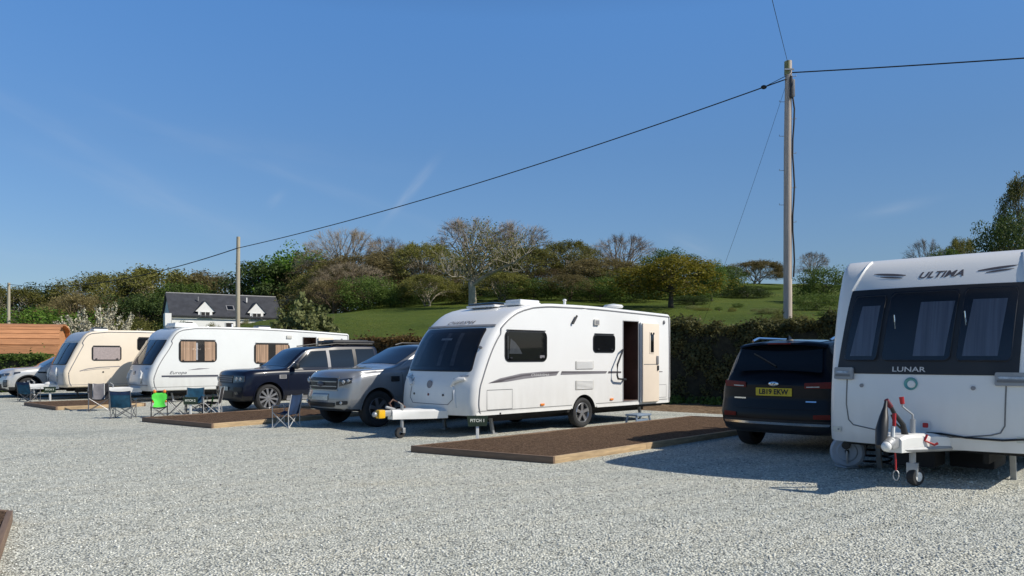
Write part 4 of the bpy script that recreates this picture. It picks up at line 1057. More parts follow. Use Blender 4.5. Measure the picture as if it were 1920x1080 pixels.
# ------------------------------------------------------------------ wheels
def wheel(parent, pos, rad, wd, side, style='five', rim_mat='silver_rim', rr=.66, dark=False):
    """tyre with its rim as a child; axle along local y, side=+1 faces +y"""
    x, y, z = pos; b = MB(); h = wd / 2
    ri = rad * rr
    b.lathe([(ri, -h * .8), (rad * .90, -h), (rad * .97, -h * .85), (rad, -h * .5), (rad, h * .5), (rad * .97, h * .85), (rad * .90, h), (rad * .80, h * 1.02), (ri, h * .8)], (x, y, z), (0, side, 0), 36)
    ty = b.build('wheel', M['rubber'], parent, angle=40)
    b = MB()
    b.lathe([(ri, h * .8), (ri * .97, h * .86), (ri * .93, h * .70), (ri * .90, h * .30)], (x, y, z), (0, side, 0), 32)
    b.lathe([(ri * .20, h * .62), (ri * .17, h * .74), (.002, h * .76)], (x, y, z), (0, side, 0), 16)
    n = {'five': 5, 'six': 6, 'ten': 10, 'seven': 7}[style]
    for k in range(n):
        a = 2 * math.pi * (k + .25) / n; wo = ri * (.17 if n <= 6 else .11); wi = ri * (.13 if n <= 6 else .07)
        def P(r_, w_, hh): return Vector((x + r_ * math.cos(a) - w_ * math.sin(a), y + side * hh, z + r_ * math.sin(a) + w_ * math.cos(a)))
        top = [P(ri * .12, -wi, h * .70), P(ri * .12, wi, h * .70), P(ri * .94, wo, h * .74), P(ri * .94, -wo, h * .74)]
        bot = [P(ri * .12, -wi, h * .45), P(ri * .12, wi, h * .45), P(ri * .94, wo, h * .45), P(ri * .94, -wo, h * .45)]
        b.add(top + bot, [(0, 1, 2, 3), (0, 4, 5, 1), (1, 5, 6, 2), (2, 6, 7, 3), (3, 7, 4, 0)])
    b.build('rim', M[rim_mat], ty, angle=30)
    b = MB(); b.lathe([(ri * .99, h * .25), (.002, h * .22)], (x, y, z), (0, side, 0), 24); b.build('brake_disc', M['under'], ty)
    return ty

# ------------------------------------------------------------------ caravans: local x points forward (hitch), y to its left, z up
class Caravan:
    def __init__(s, name, label, C0, th, Wd, front, roof, L, bmat, bulge=.16, rfront=.10):
        s.w = Wd / 2; s.L = L; s.bulge = bulge
        st, ct = math.sin(R(th)), math.cos(R(th))
        org = (C0[0] - ct * s.w, C0[1] + st * s.w, 0)
        s.root = empty(name, org, math.atan2(-ct, -st)); tag(s.root, label, 'caravan', 'touring caravans on their pitches')
        s.xf = smooth_interp([p[1] for p in front], [p[0] for p in front]); s.zb = front[0][1]; s.zt = front[-1][1]
        zs = np.linspace(s.zb, s.zt, 34); prof = [(s.xf(z), z) for z in zs]
        fr = smooth_interp([-p[0] for p in [front[-1]] + roof], [p[1] for p in [front[-1]] + roof])
        xr = roof[-1][0]; s.zr = lambda x: fr(-x)
        for x in np.linspace(front[-1][0], xr, 26)[1:]: prof.append((x, s.zr(x)))
        zr = prof[-1][1]; rc = .10
        for k in range(1, 6):
            a = R(90 * k / 5); prof.append((xr - rc * math.sin(a), zr - rc + rc * math.cos(a)))
        nr = 5
        for k in range(1, nr + 1): prof.append((xr - rc - .03 * math.sin(math.pi * k / nr) * .5, zr - rc - (zr - rc - s.zb) * k / nr))
        s.prof = prof; s.xr = xr - rc
        N = len(prof); P = [Vector((a, c)) for a, c in prof]; nrm = []
        for i in range(N):
            a = P[max(i - 1, 0)]; c = P[min(i + 1, N - 1)]; d = (c - a).normalized(); nrm.append(Vector((d.y, -d.x)) * -1)   # outward: turn so it points away from the inside
        cen = Vector((-L / 2, 1.4))
        nrm = [n if n.dot(P[i] - cen) > 0 else -n for i, n in enumerate(nrm)]
        sec = []
        for k in range(0, 5):
            a = R(90 * k / 4); sec.append((-1, 1 - math.sin(a), 1 - math.cos(a)))     # (side, share of r in from the flank, inset share)
        cols_ = []
        for k in range(0, 5):
            a = R(90 * k / 4); cols_.append(('e', math.sin(a), 1 - math.sin(a) if False else 1 - math.sin(a)))
        rows = []
        for i in range(N):
            x, z = prof[i]; fz = 1 - sstep(s.zt - .35, s.zt, z) if i < 34 else 0.0
            r = rfront * fz + .045 * (1 - fz)
            row = []
            def pt(y, ins):
                v = min(abs(y) / s.w, 1); q = P[i] - nrm[i] * ins
                return Vector((q.x + s.bulgez(z) * (1 - v ** 2.2) * (1 if i < 34 else 0), y, q.y))
            ed = []
            for k in range(6):
                a = R(90 * k / 5); ed.append((s.w - r + r * math.cos(a), r * (1 - math.sin(a))))
            for y, ins in ed: row.append(pt(-y, ins))
            for v in np.linspace(-1, 1, 13)[1:-1]: row.append(pt(v * (s.w - r), 0))
            for y, ins in ed[::-1]: row.append(pt(y, ins))
            rows.append(row)
        b = MB(); b.grid(rows)
        m = len(rows[0]); idx = lambda i, j: i * m + j
        b.f.append(tuple(idx(i, 0) for i in range(N))); b.mi.append(0)
        b.f.append(tuple(idx(i, m - 1) for i in range(N))[::-1]); b.mi.append(0)
        for j in range(m - 1): b.f.append((idx(N - 1, j), idx(N - 1, j + 1), idx(0, j + 1), idx(0, j))); b.mi.append(0)
        s.body = b.build('body', M[bmat], s.root, angle=28)
    def bulgez(s, z): return s.bulge * (1 - .85 * sstep(s.zt - .75, s.zt, z))
    def fn(s, y, z):
        v = min(abs(y) / s.w, 1); return (s.xf(z) + s.bulgez(z) * (1 - v ** 2.2), y, z)
    def side(s, x, z): return (x, s.w, z)
    def side_r(s, x, z): return (x, -s.w, z)
    def fpatch(s, name, cs, m, r=(.08, .12), off=.006, parent=None, na=14, nb=8, thick=0.0):
        return patch(s.fn, cs, (1, 0, 0), r, na, nb, off, thick).build(name, M[m], parent or s.root, fix=False)
    def spatch(s, name, x0, x1, z0, z1, m, r=.1, off=.006, parent=None, thick=0.0):
        ra = min(1, 2 * r / abs(x1 - x0)); rb = min(1, 2 * r / abs(z1 - z0))
        return patch(s.side, [(x0, z0), (x1, z0), (x1, z1), (x0, z1)], (0, 1, 0), (ra, rb), 6, 4, off, thick).build(name, M[m], parent or s.root, fix=False)
    def window(s, x0, x1, z0, z1, curtains=(), r=.09, frame='black', gm='glass'):
        f = s.spatch('window', x0 + .03, x1 - .03, z0 - .03, z1 + .03, frame, r + .03, .012, thick=.014)
        s.spatch('backing', x0, x1, z0, z1, 'back', r, .015, f)
        for (a, c, d, e, m) in curtains: s.spatch('curtain', a, c, d, e, m, .01, .018, f)
        g = s.spatch('pane', x0, x1, z0, z1, gm, r, .032, f, thick=.012)
        b = MB(); zz = z1 + .04; b.tube([(x0 - .02, s.w + .014, zz), (x1 + .02, s.w + .014, zz)], .010, 6); b.build('hinge_rail', M[frame], f)
        for xx in (x0 - .12, x1 + .12):
            b = MB(); b.box((xx, s.w + .036, z0 + .045), (.06, .02, .025), bev=.005); b.build('catch', M['black'], f)
        return f
    def strip(s, name, pts, wd, m, off=.004, parent=None):
        """flat band along (x,z) points on the flank"""
        b = MB(); P = [Vector(p) for p in pts]
        top = []; bot = []
        for i, p in enumerate(P):
            d = (P[min(i + 1, len(P) - 1)] - P[max(i - 1, 0)]).normalized(); n = Vector((-d.y, d.x)) * wd / 2
            top.append((p.x + n.x, s.w + off, p.y + n.y)); bot.append((p.x - n.x, s.w + off, p.y - n.y))
        b.grid([top, bot]); return b.build(name, M[m], parent or s.root, fix=False, smooth=False)
    def outline(s, name, x0, x1, z0, z1, m='seal', wd=.012):
        return s.strip(name, [(x0, z0), (x1, z0), (x1, z1), (x0, z1), (x0, z0)], wd, m)
    def flank_seam(s, inset=.02, wd=.03, m='trim_grey'):
        """awning rail along the front, roof and rear edge of the flank"""
        pts = []
        cen = Vector((-s.L / 2, 1.4))
        P = [Vector(p) for p in s.prof]
        for i, p in enumerate(P):
            d = (cen - p); q = p.copy()
            a = P[max(i - 1, 0)]; c = P[min(i + 1, len(P) - 1)]; t = (c - a).normalized(); n = Vector((t.y, -t.x))
            if n.dot(d) < 0: n = -n
            ins = (.11 if i < 34 - 8 else .045) + inset
            pts.append(p + n * ins)
        b = MB(); b.tube([(p.x, s.w + .003, p.y) for p in pts], wd / 2, 6, cap=True); b.build('awning_rail', M[m], s.root, angle=60)
    def chassis(s, wx, rad, twin=False, drawbar=1.25, hitch=True, skirt='white'):
        zc = s.zb
        cut_list = []
        for i, x in enumerate([wx] if not twin else [wx, wx - .78]):
            for sd in (1, -1):
                b = MB(); b.lathe([(.001, 0), (rad + .07, 0), (rad + .07, .5), (.001, .5)], (x, sd * (s.w + .1) - (.5 if sd > 0 else 0), rad), (0, 1, 0), 32)
                cut_list.append(b.build('arch_cutter', M['under'], s.root))
        s.cutters = cut_list
        for x in ([wx] if not twin else [wx, wx - .78]):
            for sd in (1, -1): wheel(s.root, (x, sd * (s.w - .12), rad), rad, .19, sd, 'five' if not twin else 'seven')
        b = MB()
        b.box((-s.L / 2 - .1, 0, zc - .04), (s.L - .5, s.w * 2 - .25, .07)); 
        for sd in (-1, 1): b.box((-s.L / 2, sd * .55, zc - .12), (s.L - .7, .06, .14))
        b.tube([(wx, -s.w + .2, rad), (wx, s.w - .2, rad)], .05, 8)
        b.build('chassis', M['under'], s.root)
        for x in (-.75, s.xr + .75):
            for sd in (-1, 1):
                b = MB(); b.box((x, sd * (s.w - .38), zc / 2), (.05, .06, zc + .02), Matrix.Rotation(.22, 3, 'Y')); b.box((x - .05, sd * (s.w - .38), .012), (.14, .14, .024)); b.build('corner_steady', M['steel'], s.root)
    def drawbar(s, ln=1.25, z=.43, cover=True, m='white_paint', lock=None, jockey=True):
        x0 = s.fn(0, s.zb + .1)[0]
        b = MB()
        for sd in (-1, 1): b.tube([(x0 - .5, sd * .62, z - .02), (x0 + ln - .28, sd * .045, z)], .035, 8)
        b.tube([(x0 + ln - .42, 0, z), (x0 + ln - .18, 0, z + .01)], [.05, .04], 8)
        d = b.build('drawbar', M['steel'], s.root)
        if cover:
            b = MB(); P = [(x0 - .06, .52), (x0 + .35, .36), (x0 + ln - .35, .12), (x0 + ln - .22, .08)]
            rows = [[(x, -wv, z - .09), (x, -wv, z + .05), (x, -wv * .8, z + .085), (x, wv * .8, z + .085), (x, wv, z + .05), (x, wv, z - .09)] for x, wv in P]
            b.grid(rows); b.add(rows[-1], [tuple(range(6))]); b.build('drawbar_cover', M[m], s.root, angle=30)
        b = MB(); b.box((x0 + ln - .12, 0, z + .03), (.26, .10, .12), bev=.03); b.box((x0 + ln - .22, 0, z + .12), (.22, .05, .05), Matrix.Rotation(-.25, 3, 'Y'), bev=.015)
        h = b.build('hitch', M['steel'], s.root)
        if lock:
            b = MB(); b.box((x0 + ln + .0, 0, z + .02), (.15, .13, .16), bev=.03); b.build('hitch_lock', M[lock], s.root)
            b = MB(); b.ell((x0 + ln + .13, 0, z + .02), (.05, .05, .05)); b.build('lock_barrel', M['steel'], h)
        if jockey:
            xj = x0 + ln - .42
            b = MB(); b.tube([(xj, .10, .16), (xj, .10, z + .18)], .032, 10); b.tube([(xj, .10, z + .18), (xj + .09, .10, z + .24)], .012, 6)
            b.box((xj, .10, .15), (.06, .15, .10), bev=.01)
            j = b.build('jockey_stand', M['steel'], s.root)
            b = MB(); b.lathe([(.04, -.035), (.10, -.035), (.105, 0), (.10, .035), (.04, .035)], (xj + .05, .10, .105), (0, 1, 0), 20); b.build('jockey_wheel', M['rubber'], j)
        return x0
    def finish(s, extra=()):
        cut(s.body, list(s.cutters) + list(extra))
    def front_details(s, win, hand_z=1.02, logo=True, locker=(.62, 1.12, .70), cab=None, curt='back'):
        """win: (half width bottom, z bottom, half width top, z top)"""
        wb_, zb_, wt_, zt_ = win
        f = s.fpatch('front_window', [(-wb_, zb_), (wb_, zb_), (wt_, zt_), (-wt_, zt_)], 'black', (.06, .16), .008, thick=.012)
        s.fpatch('backing', [(-wb_ + .08, zb_ + .08), (wb_ - .08, zb_ + .08), (wt_ - .08, zt_ - .07), (-wt_ + .08, zt_ - .07)], 'back', (.06, .14), .012, f)
        return f

def roof_vent(c, x, y, lx, ly, h=.12, m='white', lid='dark_glass'):
    z = c.zr(x); b = MB(); b.box((x, y, z + h / 2 - .02), (lx, ly, h), bev=.03); o = b.build('roof_light', M[m], c.root)
    b = MB(); b.box((x, y, z + h + .0), (lx * .92, ly * .9, .06), bev=.025); b.build('lid', M[lid], o)

# ------ the white caravan with its door open, middle of the picture
fr = [(.02, .42), (.06, .62), (.03, .95), (-.06, 1.2), (-.30, 1.72), (-.50, 2.02), (-.82, 2.32), (-1.15, 2.50), (-1.55, 2.60)]
rf = [(-2.1, 2.645), (-3.2, 2.655), (-4.8, 2.625), (-6.34, 2.585)]
c = Caravan('touring_caravan', 'white caravan with its side door open, yellow hitch lock and grey stripe', (-.68, 14.6), 45.5, 2.24, fr, rf, 6.4, 'white', .20)
c.chassis(-3.15, .325)
b = MB(); b.box((-4.825, c.w, 1.44), (.57, .9, 1.84)); doorcut = b.build('door_cutter', M['brown_in'], c.root)
c.finish([doorcut])
c.flank_seam()
f = c.front_details((.97, 1.25, .90, 2.10))
for (y0, y1, z0, z1, sl) in [(-.78, -.62, 1.36, 2.0, .05), (.05, .16, 1.36, 2.0, -.06), (.42, .52, 1.36, 2.0, -.07)]:
    c.fpatch('curtain', [(y0, z0), (y1, z0), (y1 + sl, z1), (y0 + sl, z1)], 'dim_curtain', (0, 0), .016, f, 3, 5)
c.fpatch('interior_light', [(-.12, 1.86), (.20, 1.86), (.20, 1.90), (-.12, 1.90)], 'grab_grey', (0, 0), .016, f, 3, 2)
c.fpatch('pane', [(-.95, 1.27), (.95, 1.27), (.885, 2.08), (-.885, 2.08)], 'front_glass', (.06, .16), .03, f, thick=.015)
c.fpatch('front_trim', [(-1.04, 2.13), (1.04, 2.13), (1.03, 2.165), (-1.03, 2.165)], 'trim_grey', (0, 0), .02, nb=2, thick=.02)
# locker lid line, locks, badge, grab handles
for pts in ([(-.62, 1.12), (-.66, .72), (-.55, .62), (.55, .62), (.66, .72), (.62, 1.12)],):
    b = MB(); P = []
    for i in range(len(pts) - 1):
        for k in range(8): t = k / 8; P.append((pts[i][0] * (1 - t) + pts[i + 1][0] * t, pts[i][1] * (1 - t) + pts[i + 1][1] * t))
    P.append(pts[-1]); b.tube([Vector(c.fn(*p)) for p in P], .007, 5); b.build('locker_outline', M['seal'], c.root)
for y in (-.5, .42):
    b = MB(); q = c.fn(y, .80); b.lathe([(.022, -.01), (.022, .012), (.001, .014)], q, (1, 0, 0), 12); b.build('locker_lock', M['black'], c.root)
q = Vector(c.fn(0, 1.0)); b = MB(); b.lathe([(.075, -.01), (.08, .01), (.06, .014), (.055, .008), (.001, .008)], q, (1, 0, .15), 20); b.build('badge', M['decal_light'], c.root)
b = MB(); b.box(Vector(c.fn(0, .80)) + Vector((.01, 0, 0)), (.02, .03, .045), bev=.005); b.build('sticker', M['red_dark'], c.root)
for sd in (-1, 1):
    b = MB(); ys = [.62, .70, .80, .90]; zs = [.98, 1.07, 1.11, 1.12]
    P = [Vector(c.fn(sd * y, z)) + Vector((.03 + .03 * math.sin(i), 0, 0)) for i, (y, z) in enumerate(zip(ys, zs))]
    b.tube(P, [.03, .045, .045, .03], 8); b.build('grab_handle', M['white'], c.root)
    c.fpatch('marker_lamp', [(sd * .74, 1.14), (sd * .94, 1.15), (sd * .94, 1.19), (sd * .74, 1.18)], 'lamp', (0, 0), .02, na=4, nb=2)
    b = MB(); P = [Vector(c.fn(sd * y, z)) for y, z in [(.60, 1.05), (.66, .95), (.72, .70), (.74, .56)]]
    b.tube(P, [.02, .03, .03, .02], 8); b.build('front_rib', M['white'], c.root, angle=60)
b = MB(); q = Vector(c.fn(.99, 1.72)); b.ell(q + Vector((.02, 0, 0)), (.02, .05, .03)); b.build('side_marker', M['trim_grey'], c.root)
# lettering on the roof front, stripe on the flank
lettering('lettering', 'CHARISMA', .10, lambda u, v: fd_normal(c.fn, u, 2.225 + v), M['decal'], c.root, shear=.3, wide=1.7, off=.008)
xs_ = np.linspace(-.36, -2.35, 12)
top = []; bot = []
def band(pts_top, pts_bot, m, off=.004, name='stripe'):
    b = MB(); b.grid([[(x, c.w + off, z) for x, z in pts_top], [(x, c.w + off, z) for x, z in pts_bot]]); b.build(name, M[m], c.root, fix=False, smooth=False)
band([(-.32, 1.035), (-.62, 1.12), (-1.2, 1.205), (-1.8, 1.235), (-2.35, 1.24)], [(-.32, 1.03), (-.80, 1.05), (-1.3, 1.10), (-1.8, 1.13), (-2.25, 1.15)], 'decal_light')
band([(-.36, 1.04), (-.60, 1.09), (-.80, 1.12), (-1.3, 1.185), (-2.3, 1.225)], [(-.36, 1.035), (-.66, 1.05), (-.78, 1.085), (-1.3, 1.155), (-2.28, 1.20)], 'decal', .006)
band([(-2.42, 1.235), (-3.95, 1.215)], [(-2.38, 1.16), (-3.9, 1.165)], 'decal_light'); band([(-2.42, 1.235), (-3.95, 1.215)], [(-2.41, 1.205), (-3.92, 1.195)], 'decal', .006)
band([(-4.0, 1.215), (-4.46, 1.205)], [(-3.97, 1.165), (-4.46, 1.165)], 'decal'); band([(-5.9, 1.19), (-6.1, 1.185)], [(-5.9, 1.165), (-6.1, 1.165)], 'decal_light')
lettering('lettering', 'CHARISMA', .075, lambda u, v: (Vector((-1.75 - u, c.w, 1.165 + .04 * -u * .4 + v)), Vector((0, 1, 0))), M['pipe_white'], c.root, shear=.3, wide=1.5, off=.008)
c.window(-.78, -1.93, 1.47, 2.03, [(-.82, -.84, 1.5, 1.95, 'curtain')], .09)
b = MB(); y = c.w + .02; b.add([(-.86, y, 1.60), (-1.22, y, 1.60), (-1.14, y, 1.72), (-1.02, y, 1.83), (-.90, y, 1.90)], [(0, 1, 2, 3, 4)]); b.build('draped_curtain', M['curtain'], c.root, fix=False)
c.spatch('window_sticker', -1.72, -1.86, 1.51, 1.57, 'decal_light', .01, .034)
c.window(-3.48, -4.20, 1.66, 2.01, (), .07)
# doorway liner, threshold, open door folded flat on the flank
b = MB(); b.box((-4.825, c.w - .35, .525), (.55, .68, .01)); b.build('doorway_floor', M['brown_in'], c.root)
c.outline('door_seal', -4.53, -5.12, .51, 2.37, 'trim_grey', .03)
b = MB(); b.box((-5.50, c.w + .075, 1.40), (.66, .05, 1.86), bev=.03); d = b.build('door', M['door_in'], c.root)
b = MB(); b.box((-5.50, c.w + .035, 1.40), (.70, .05, 1.90), bev=.02); b.build('door_outer', M['white'], d)
b = MB(); b.box((-5.52, c.w + .095, 1.87), (.20, .03, .52), bev=.012); b.build('door_window_frame', M['door_in'], d)
b = MB(); b.box((-5.52, c.w + .105, 1.86), (.12, .03, .43), bev=.01); b.build('door_window', M['dark_glass'], d)
for dx in (-.05, .05):
    b = MB(); b.box((-5.52 + dx, c.w + .12, 2.09), (.03, .03, .05), bev=.008); b.build('catch', M['black'], d)
b = MB(); b.box((-5.74, c.w + .11, 1.46), (.07, .04, .20), bev=.015); b.build('handle', M['trim_grey'], d)
b = MB(); b.box((-5.76, c.w + .11, 1.27), (.05, .04, .12), bev=.015); b.build('door_lock', M['black'], d)
b = MB(); b.box((-5.50, c.w + .1015, 1.36), (.60, .006, .014)); b.build('split_line', M['seal'], d)
b = MB(); b.tube([(-4.50, c.w + .02, 1.70), (-4.40, c.w + .10, 1.70), (-4.17, c.w + .12, 1.36), (-4.16, c.w + .12, 1.12), (-4.22, c.w + .10, 1.04), (-4.50, c.w + .10, 1.02), (-4.53, c.w + .02, 1.01)], .022, 8); b.build('grab_rail', M['black'], c.root)
for (x0, x1, z0, z1) in [(-2.86, -3.46, 1.27, 1.45), (-2.86, -3.46, .83, 1.03)]:
    v = c.spatch('fridge_vent', x0, x1, z0, z1, 'grille', .02, .012, thick=.012)
    for i in range(7):
        b = MB(); z = z0 + .02 + (z1 - z0 - .04) * i / 6; b.box(((x0 + x1) / 2, c.w + .016, z), (abs(x1 - x0) - .06, .012, .012), Matrix.Rotation(.5, 3, 'X')); b.build('louvre', M['white'], v, smooth=False)
c.outline('locker_hatch', -.28, -.96, .52, .90, 'seal', .012)
c.outline('service_hatch', -5.92, -6.26, .55, .86, 'trim_grey', .01)
c.strip('skirt_line', [(-.05, .505), (-2.75, .505)], .012, 'seal'); c.strip('skirt_line', [(-3.55, .505), (-6.3, .50)], .012, 'seal')
c.strip('skirt_rail', [(.0, .445), (-2.70, .445)], .05, 'white_paint', .012); c.strip('skirt_rail', [(-3.58, .445), (-6.35, .44)], .05, 'white_paint', .012)
for x, z in ((-1.82, .56), (-4.1, .58)):
    b = MB(); b.box((x, c.w + .012, z), (.11, .025, .045), bev=.01); b.build('side_reflector', M['orange'], c.root)
b = MB(); b.box((-.62, c.w + .01, .44), (.03, .03, .03)); b.build('cap', M['black'], c.root)
b = MB(); b.tube([(-2.74, c.w + .03, 2.25), (-2.86, c.w + .05, 2.42)], [.03, .022], 8); b.build('awning_lamp', M['black'], c.root)
b = MB(); b.box((-3.55, c.w + .02, 2.30), (.17, .05, .13), bev=.015); b.build('flue_outlet', M['grille'], c.root)
b = MB(); b.box((-3.55, c.w + .046, 2.30), (.11, .01, .08)); b.build('flue_grille', M['trim_grey'], c.root)
b = MB(); b.ell((-6.15, c.w + .015, 2.38), (.03, .03, .05)); b.build('marker_lamp', M['trim_grey'], c.root)
for sd in (-1, 1):
    b = MB(); b.box((-6.435, sd * (c.w - .05), 1.52), (.05, .07, 1.98), bev=.02); b.build('rear_corner', M['white'], c.root)
roof_vent(c, -1.50, -.15, .5, .9, .05, 'white', 'dark_glass'); roof_vent(c, -1.75, .62, .62, .5, .07, 'white', 'white')
b = MB(); b.tube([(-3.1, .6, 2.6), (-3.1, .6, 2.78)], .03, 8); b.ell((-3.1, .6, 2.79), (.045, .045, .03)); b.build('roof_flue', M['white'], c.root)
b = MB(); b.tube([(-4.9, .55, 2.58), (-4.9, .55, 2.72)], .05, 8); b.lathe([(.02, .10), (.21, .07), (.24, .03), (.22, .0), (.02, -.02)], (-4.9, .55, 2.70), (0, 0, 1), 24); b.build('aerial_dome', M['white'], c.root)
c.drawbar(1.14, .45, lock='yellow')
b = MB(); x0 = c.fn(0, .55)[0]; b.tube([(x0 + .82, -.05, .52), (x0 + .86, -.10, .66), (x0 + .75, -.14, .72), (x0 + .6, -.1, .64), (x0 + .5, -.08, .56)], .018, 6); b.build('hitch_cable', M['brown_in'], c.root)
mid_c = c

# ------ the long white caravan with tan curtains
fr = [(.02, .37), (.10, .55), (.12, .75), (.02, 1.12), (-.14, 1.45), (-.40, 1.86), (-.56, 2.15), (-.72, 2.38), (-1.0, 2.53), (-1.4, 2.585)]
rf = [(-2.2, 2.60), (-3.5, 2.60), (-5.5, 2.55), (-7.5, 2.46)]
c = Caravan('touring_caravan', 'long white caravan with patterned tan curtains and a navy side stripe', (-12.05, 26), 46, 2.24, fr, rf, 7.75, 'white_old', .16)
c.chassis(-3.9, .32, twin=True); 
b = MB(); b.box((-5.82, c.w, 1.40), (.58, .8, 1.76)); c.finish([b.build('door_cutter', M['brown_in'], c.root)])
c.flank_seam()
c.fpatch('front_panel', [(-.96, .50), (.96, .50), (.97, 1.20), (-.97, 1.20)], 'shade_blue_panel', (.05, .15), .006)
c.fpatch('roof_front', [(-.98, 2.16), (.98, 2.16), (.97, 2.53), (-.97, 2.53)], 'shade_blue_panel', (.03, .1), .006)
f = c.front_details((.99, 1.25, .97, 2.12))
for y0, y1 in ((-.86, -.72), (-.36, -.24), (.28, .38), (.70, .84)):
    c.fpatch('curtain', [(y0, 1.34), (y1, 1.34), (y1, 2.03), (y0, 2.03)], 'dim_curtain', (0, 0), .016, f, 3, 5)
for y in (-.33, .33): c.fpatch('window_post', [(y - .035, 1.27), (y + .035, 1.27), (y + .035, 2.10), (y - .035, 2.10)], 'black', (0, 0), .034, f, 2, 5)
c.fpatch('pane', [(-.97, 1.27), (.97, 1.27), (.95, 2.10), (-.95, 2.10)], 'glass', (.05, .14), .03, f, thick=.015)
for sd in (-1, 1):
    b = MB(); P = [Vector(c.fn(sd * y, z)) + Vector((.03, 0, 0)) for y, z in [(.50, 1.06), (.62, .98), (.66, .80), (.64, .62)]]; b.tube(P, [.02, .04, .04, .02], 8); b.build('grab_handle', M['white_old'], c.root)
    c.fpatch('marker_lamp', [(sd * .72, 1.10), (sd * .88, 1.10), (sd * .88, 1.16), (sd * .72, 1.16)], 'lamp', (0, 0), .02, na=4, nb=2)
c.fpatch('bumper_line', [(-1.0, .555), (1.0, .555), (1.0, .59), (-1.0, .59)], 'trim_grey', (0, 0), .02, nb=2)
q = Vector(c.fn(0, .95)); b = MB(); b.lathe([(.09, -.01), (.095, .012), (.001, .014)], q, (1, 0, .1), 20); b.build('badge', M['decal_light'], c.root)
c.window(-.86, -2.13, 1.37, 2.08, [(-.90, -1.42, 1.39, 2.06, 'curtain_tan'), (-1.72, -2.09, 1.39, 2.06, 'curtain_tan'), (-1.42, -1.48, 1.42, 2.02, 'curtain')], .11, gm='clear_glass')
c.window(-3.58, -4.95, 1.30, 2.0, [(-3.62, -4.10, 1.32, 1.98, 'curtain_tan'), (-4.40, -4.91, 1.32, 1.98, 'curtain_tan')], .11, gm='clear_glass')
b = MB(); b.box((-6.50, c.w + .05, 1.40), (.66, .05, 1.78), bev=.03); d = b.build('door', M['door_in'], c.root)
b = MB(); b.box((-6.50, c.w + .08, 2.02), (.42, .03, .30), bev=.02); b.build('door_liner_panel', M['door_in'], d)
c.outline('door_seal', -5.53, -6.11, .53, 2.29, 'trim_grey', .03)
c.strip('stripe', [(-.26, .87), (-.5, .87), (-2.6, .86), (-4.2, .86)], .055, 'decal_navy'); c.strip('stripe', [(-.5, .825), (-4.2, .815)], .012, 'decal_light')
lettering('lettering', 'Europa', .15, lambda u, v: (Vector((-.80 - u, c.w, .985 + v)), Vector((0, 1, 0))), M['decal_navy'], c.root, shear=.35, wide=1.35, off=.006)
b = MB(); b.grid([[(-1.15, c.w + .004, 1.075), (-1.5, c.w + .004, 1.13), (-1.9, c.w + .004, 1.125)], [(-1.15, c.w + .004, 1.07), (-1.5, c.w + .004, 1.085), (-1.9, c.w + .004, 1.12)]]); b.build('swoosh', M['decal_light'], c.root, fix=False)
b = MB(); b.box((-4.95, c.w + .02, 2.28), (.22, .04, .12), bev=.015); b.build('flue_outlet', M['grille'], c.root)
b = MB(); b.ell((-7.25, c.w + .01, 2.22), (.045, .02, .045)); b.build('aerial_plug', M['trim_grey'], c.root)
c.strip('skirt_line', [(.05, .50), (-3.45, .50)], .012, 'seal')
roof_vent(c, -1.35, 0, .8, .9, .12, 'white_old', 'white'); roof_vent(c, -4.3, .2, .5, .5, .10, 'white_old', 'dark_glass')
b = MB(); b.tube([(-3.0, .5, 2.55), (-3.0, .5, 2.74)], .03, 8); b.build('roof_flue', M['white'], c.root)
c.drawbar(1.15, .42)

# ------ the cream caravan at the far left
fr = [(.02, .44), (.09, .60), (.12, .95), (.05, 1.15), (-.05, 1.36), (-.34, 1.95), (-.50, 2.25), (-.66, 2.40), (-.95, 2.475), (-1.3, 2.50)]
rf = [(-2.2, 2.51), (-4, 2.49), (-5.6, 2.44)]
c = Caravan('touring_caravan', 'small cream caravan with a pleated blind, second vehicle from the left edge', (-15.66, 27.3), 46, 2.18, fr, rf, 5.8, 'cream', .14)
c.chassis(-3.3, .31); c.finish(); c.flank_seam(m='trim_grey')
c.fpatch('front_panel', [(-.98, .52), (.98, .52), (.99, 1.22), (-.99, 1.22)], 'shade_grey_panel', (.04, .12), .006)
c.fpatch('roof_front', [(-.99, 2.10), (.99, 2.10), (.96, 2.46), (-.96, 2.46)], 'shade_grey_panel', (.03, .1), .006)
f = c.front_details((.97, 1.24, .95, 2.04))
for y in (-.35, .35): c.fpatch('window_post', [(y - .04, 1.26), (y + .04, 1.26), (y + .04, 2.02), (y - .04, 2.02)], 'black', (0, 0), .034, f, 2, 5)
for y0, y1 in ((-.88, -.44), (.40, .86)): c.fpatch('curtain', [(y0, 1.33), (y1, 1.33), (y1, 1.95), (y0, 1.95)], 'net', (0, 0), .016, f, 3, 5)
c.fpatch('pane', [(-.95, 1.26), (.95, 1.26), (.93, 2.02), (-.93, 2.02)], 'glass', (.05, .14), .03, f, thick=.015)
for sd in (-1, 1):
    b = MB(); P = [Vector(c.fn(sd * y, z)) + Vector((.03, 0, 0)) for y, z in [(.42, 1.14), (.52, 1.05), (.58, .85), (.56, .66)]]; b.tube(P, [.02, .04, .04, .02], 8); b.build('grab_handle', M['white_old'], c.root)
c.window(-.78, -1.72, 1.42, 1.89, [(-.80, -1.70, 1.43, 1.88, 'blind')], .06, gm='clear_glass')
c.window(-2.33, -3.2, 1.80, 2.22, (), .06)
c.strip('swoosh', [(-.36, 1.02), (-.62, 1.10), (-1.0, 1.15), (-1.7, 1.18)], .03, 'decal_light'); c.strip('swoosh', [(-.50, 1.03), (-.9, 1.09), (-1.35, 1.10)], .014, 'decal_light')
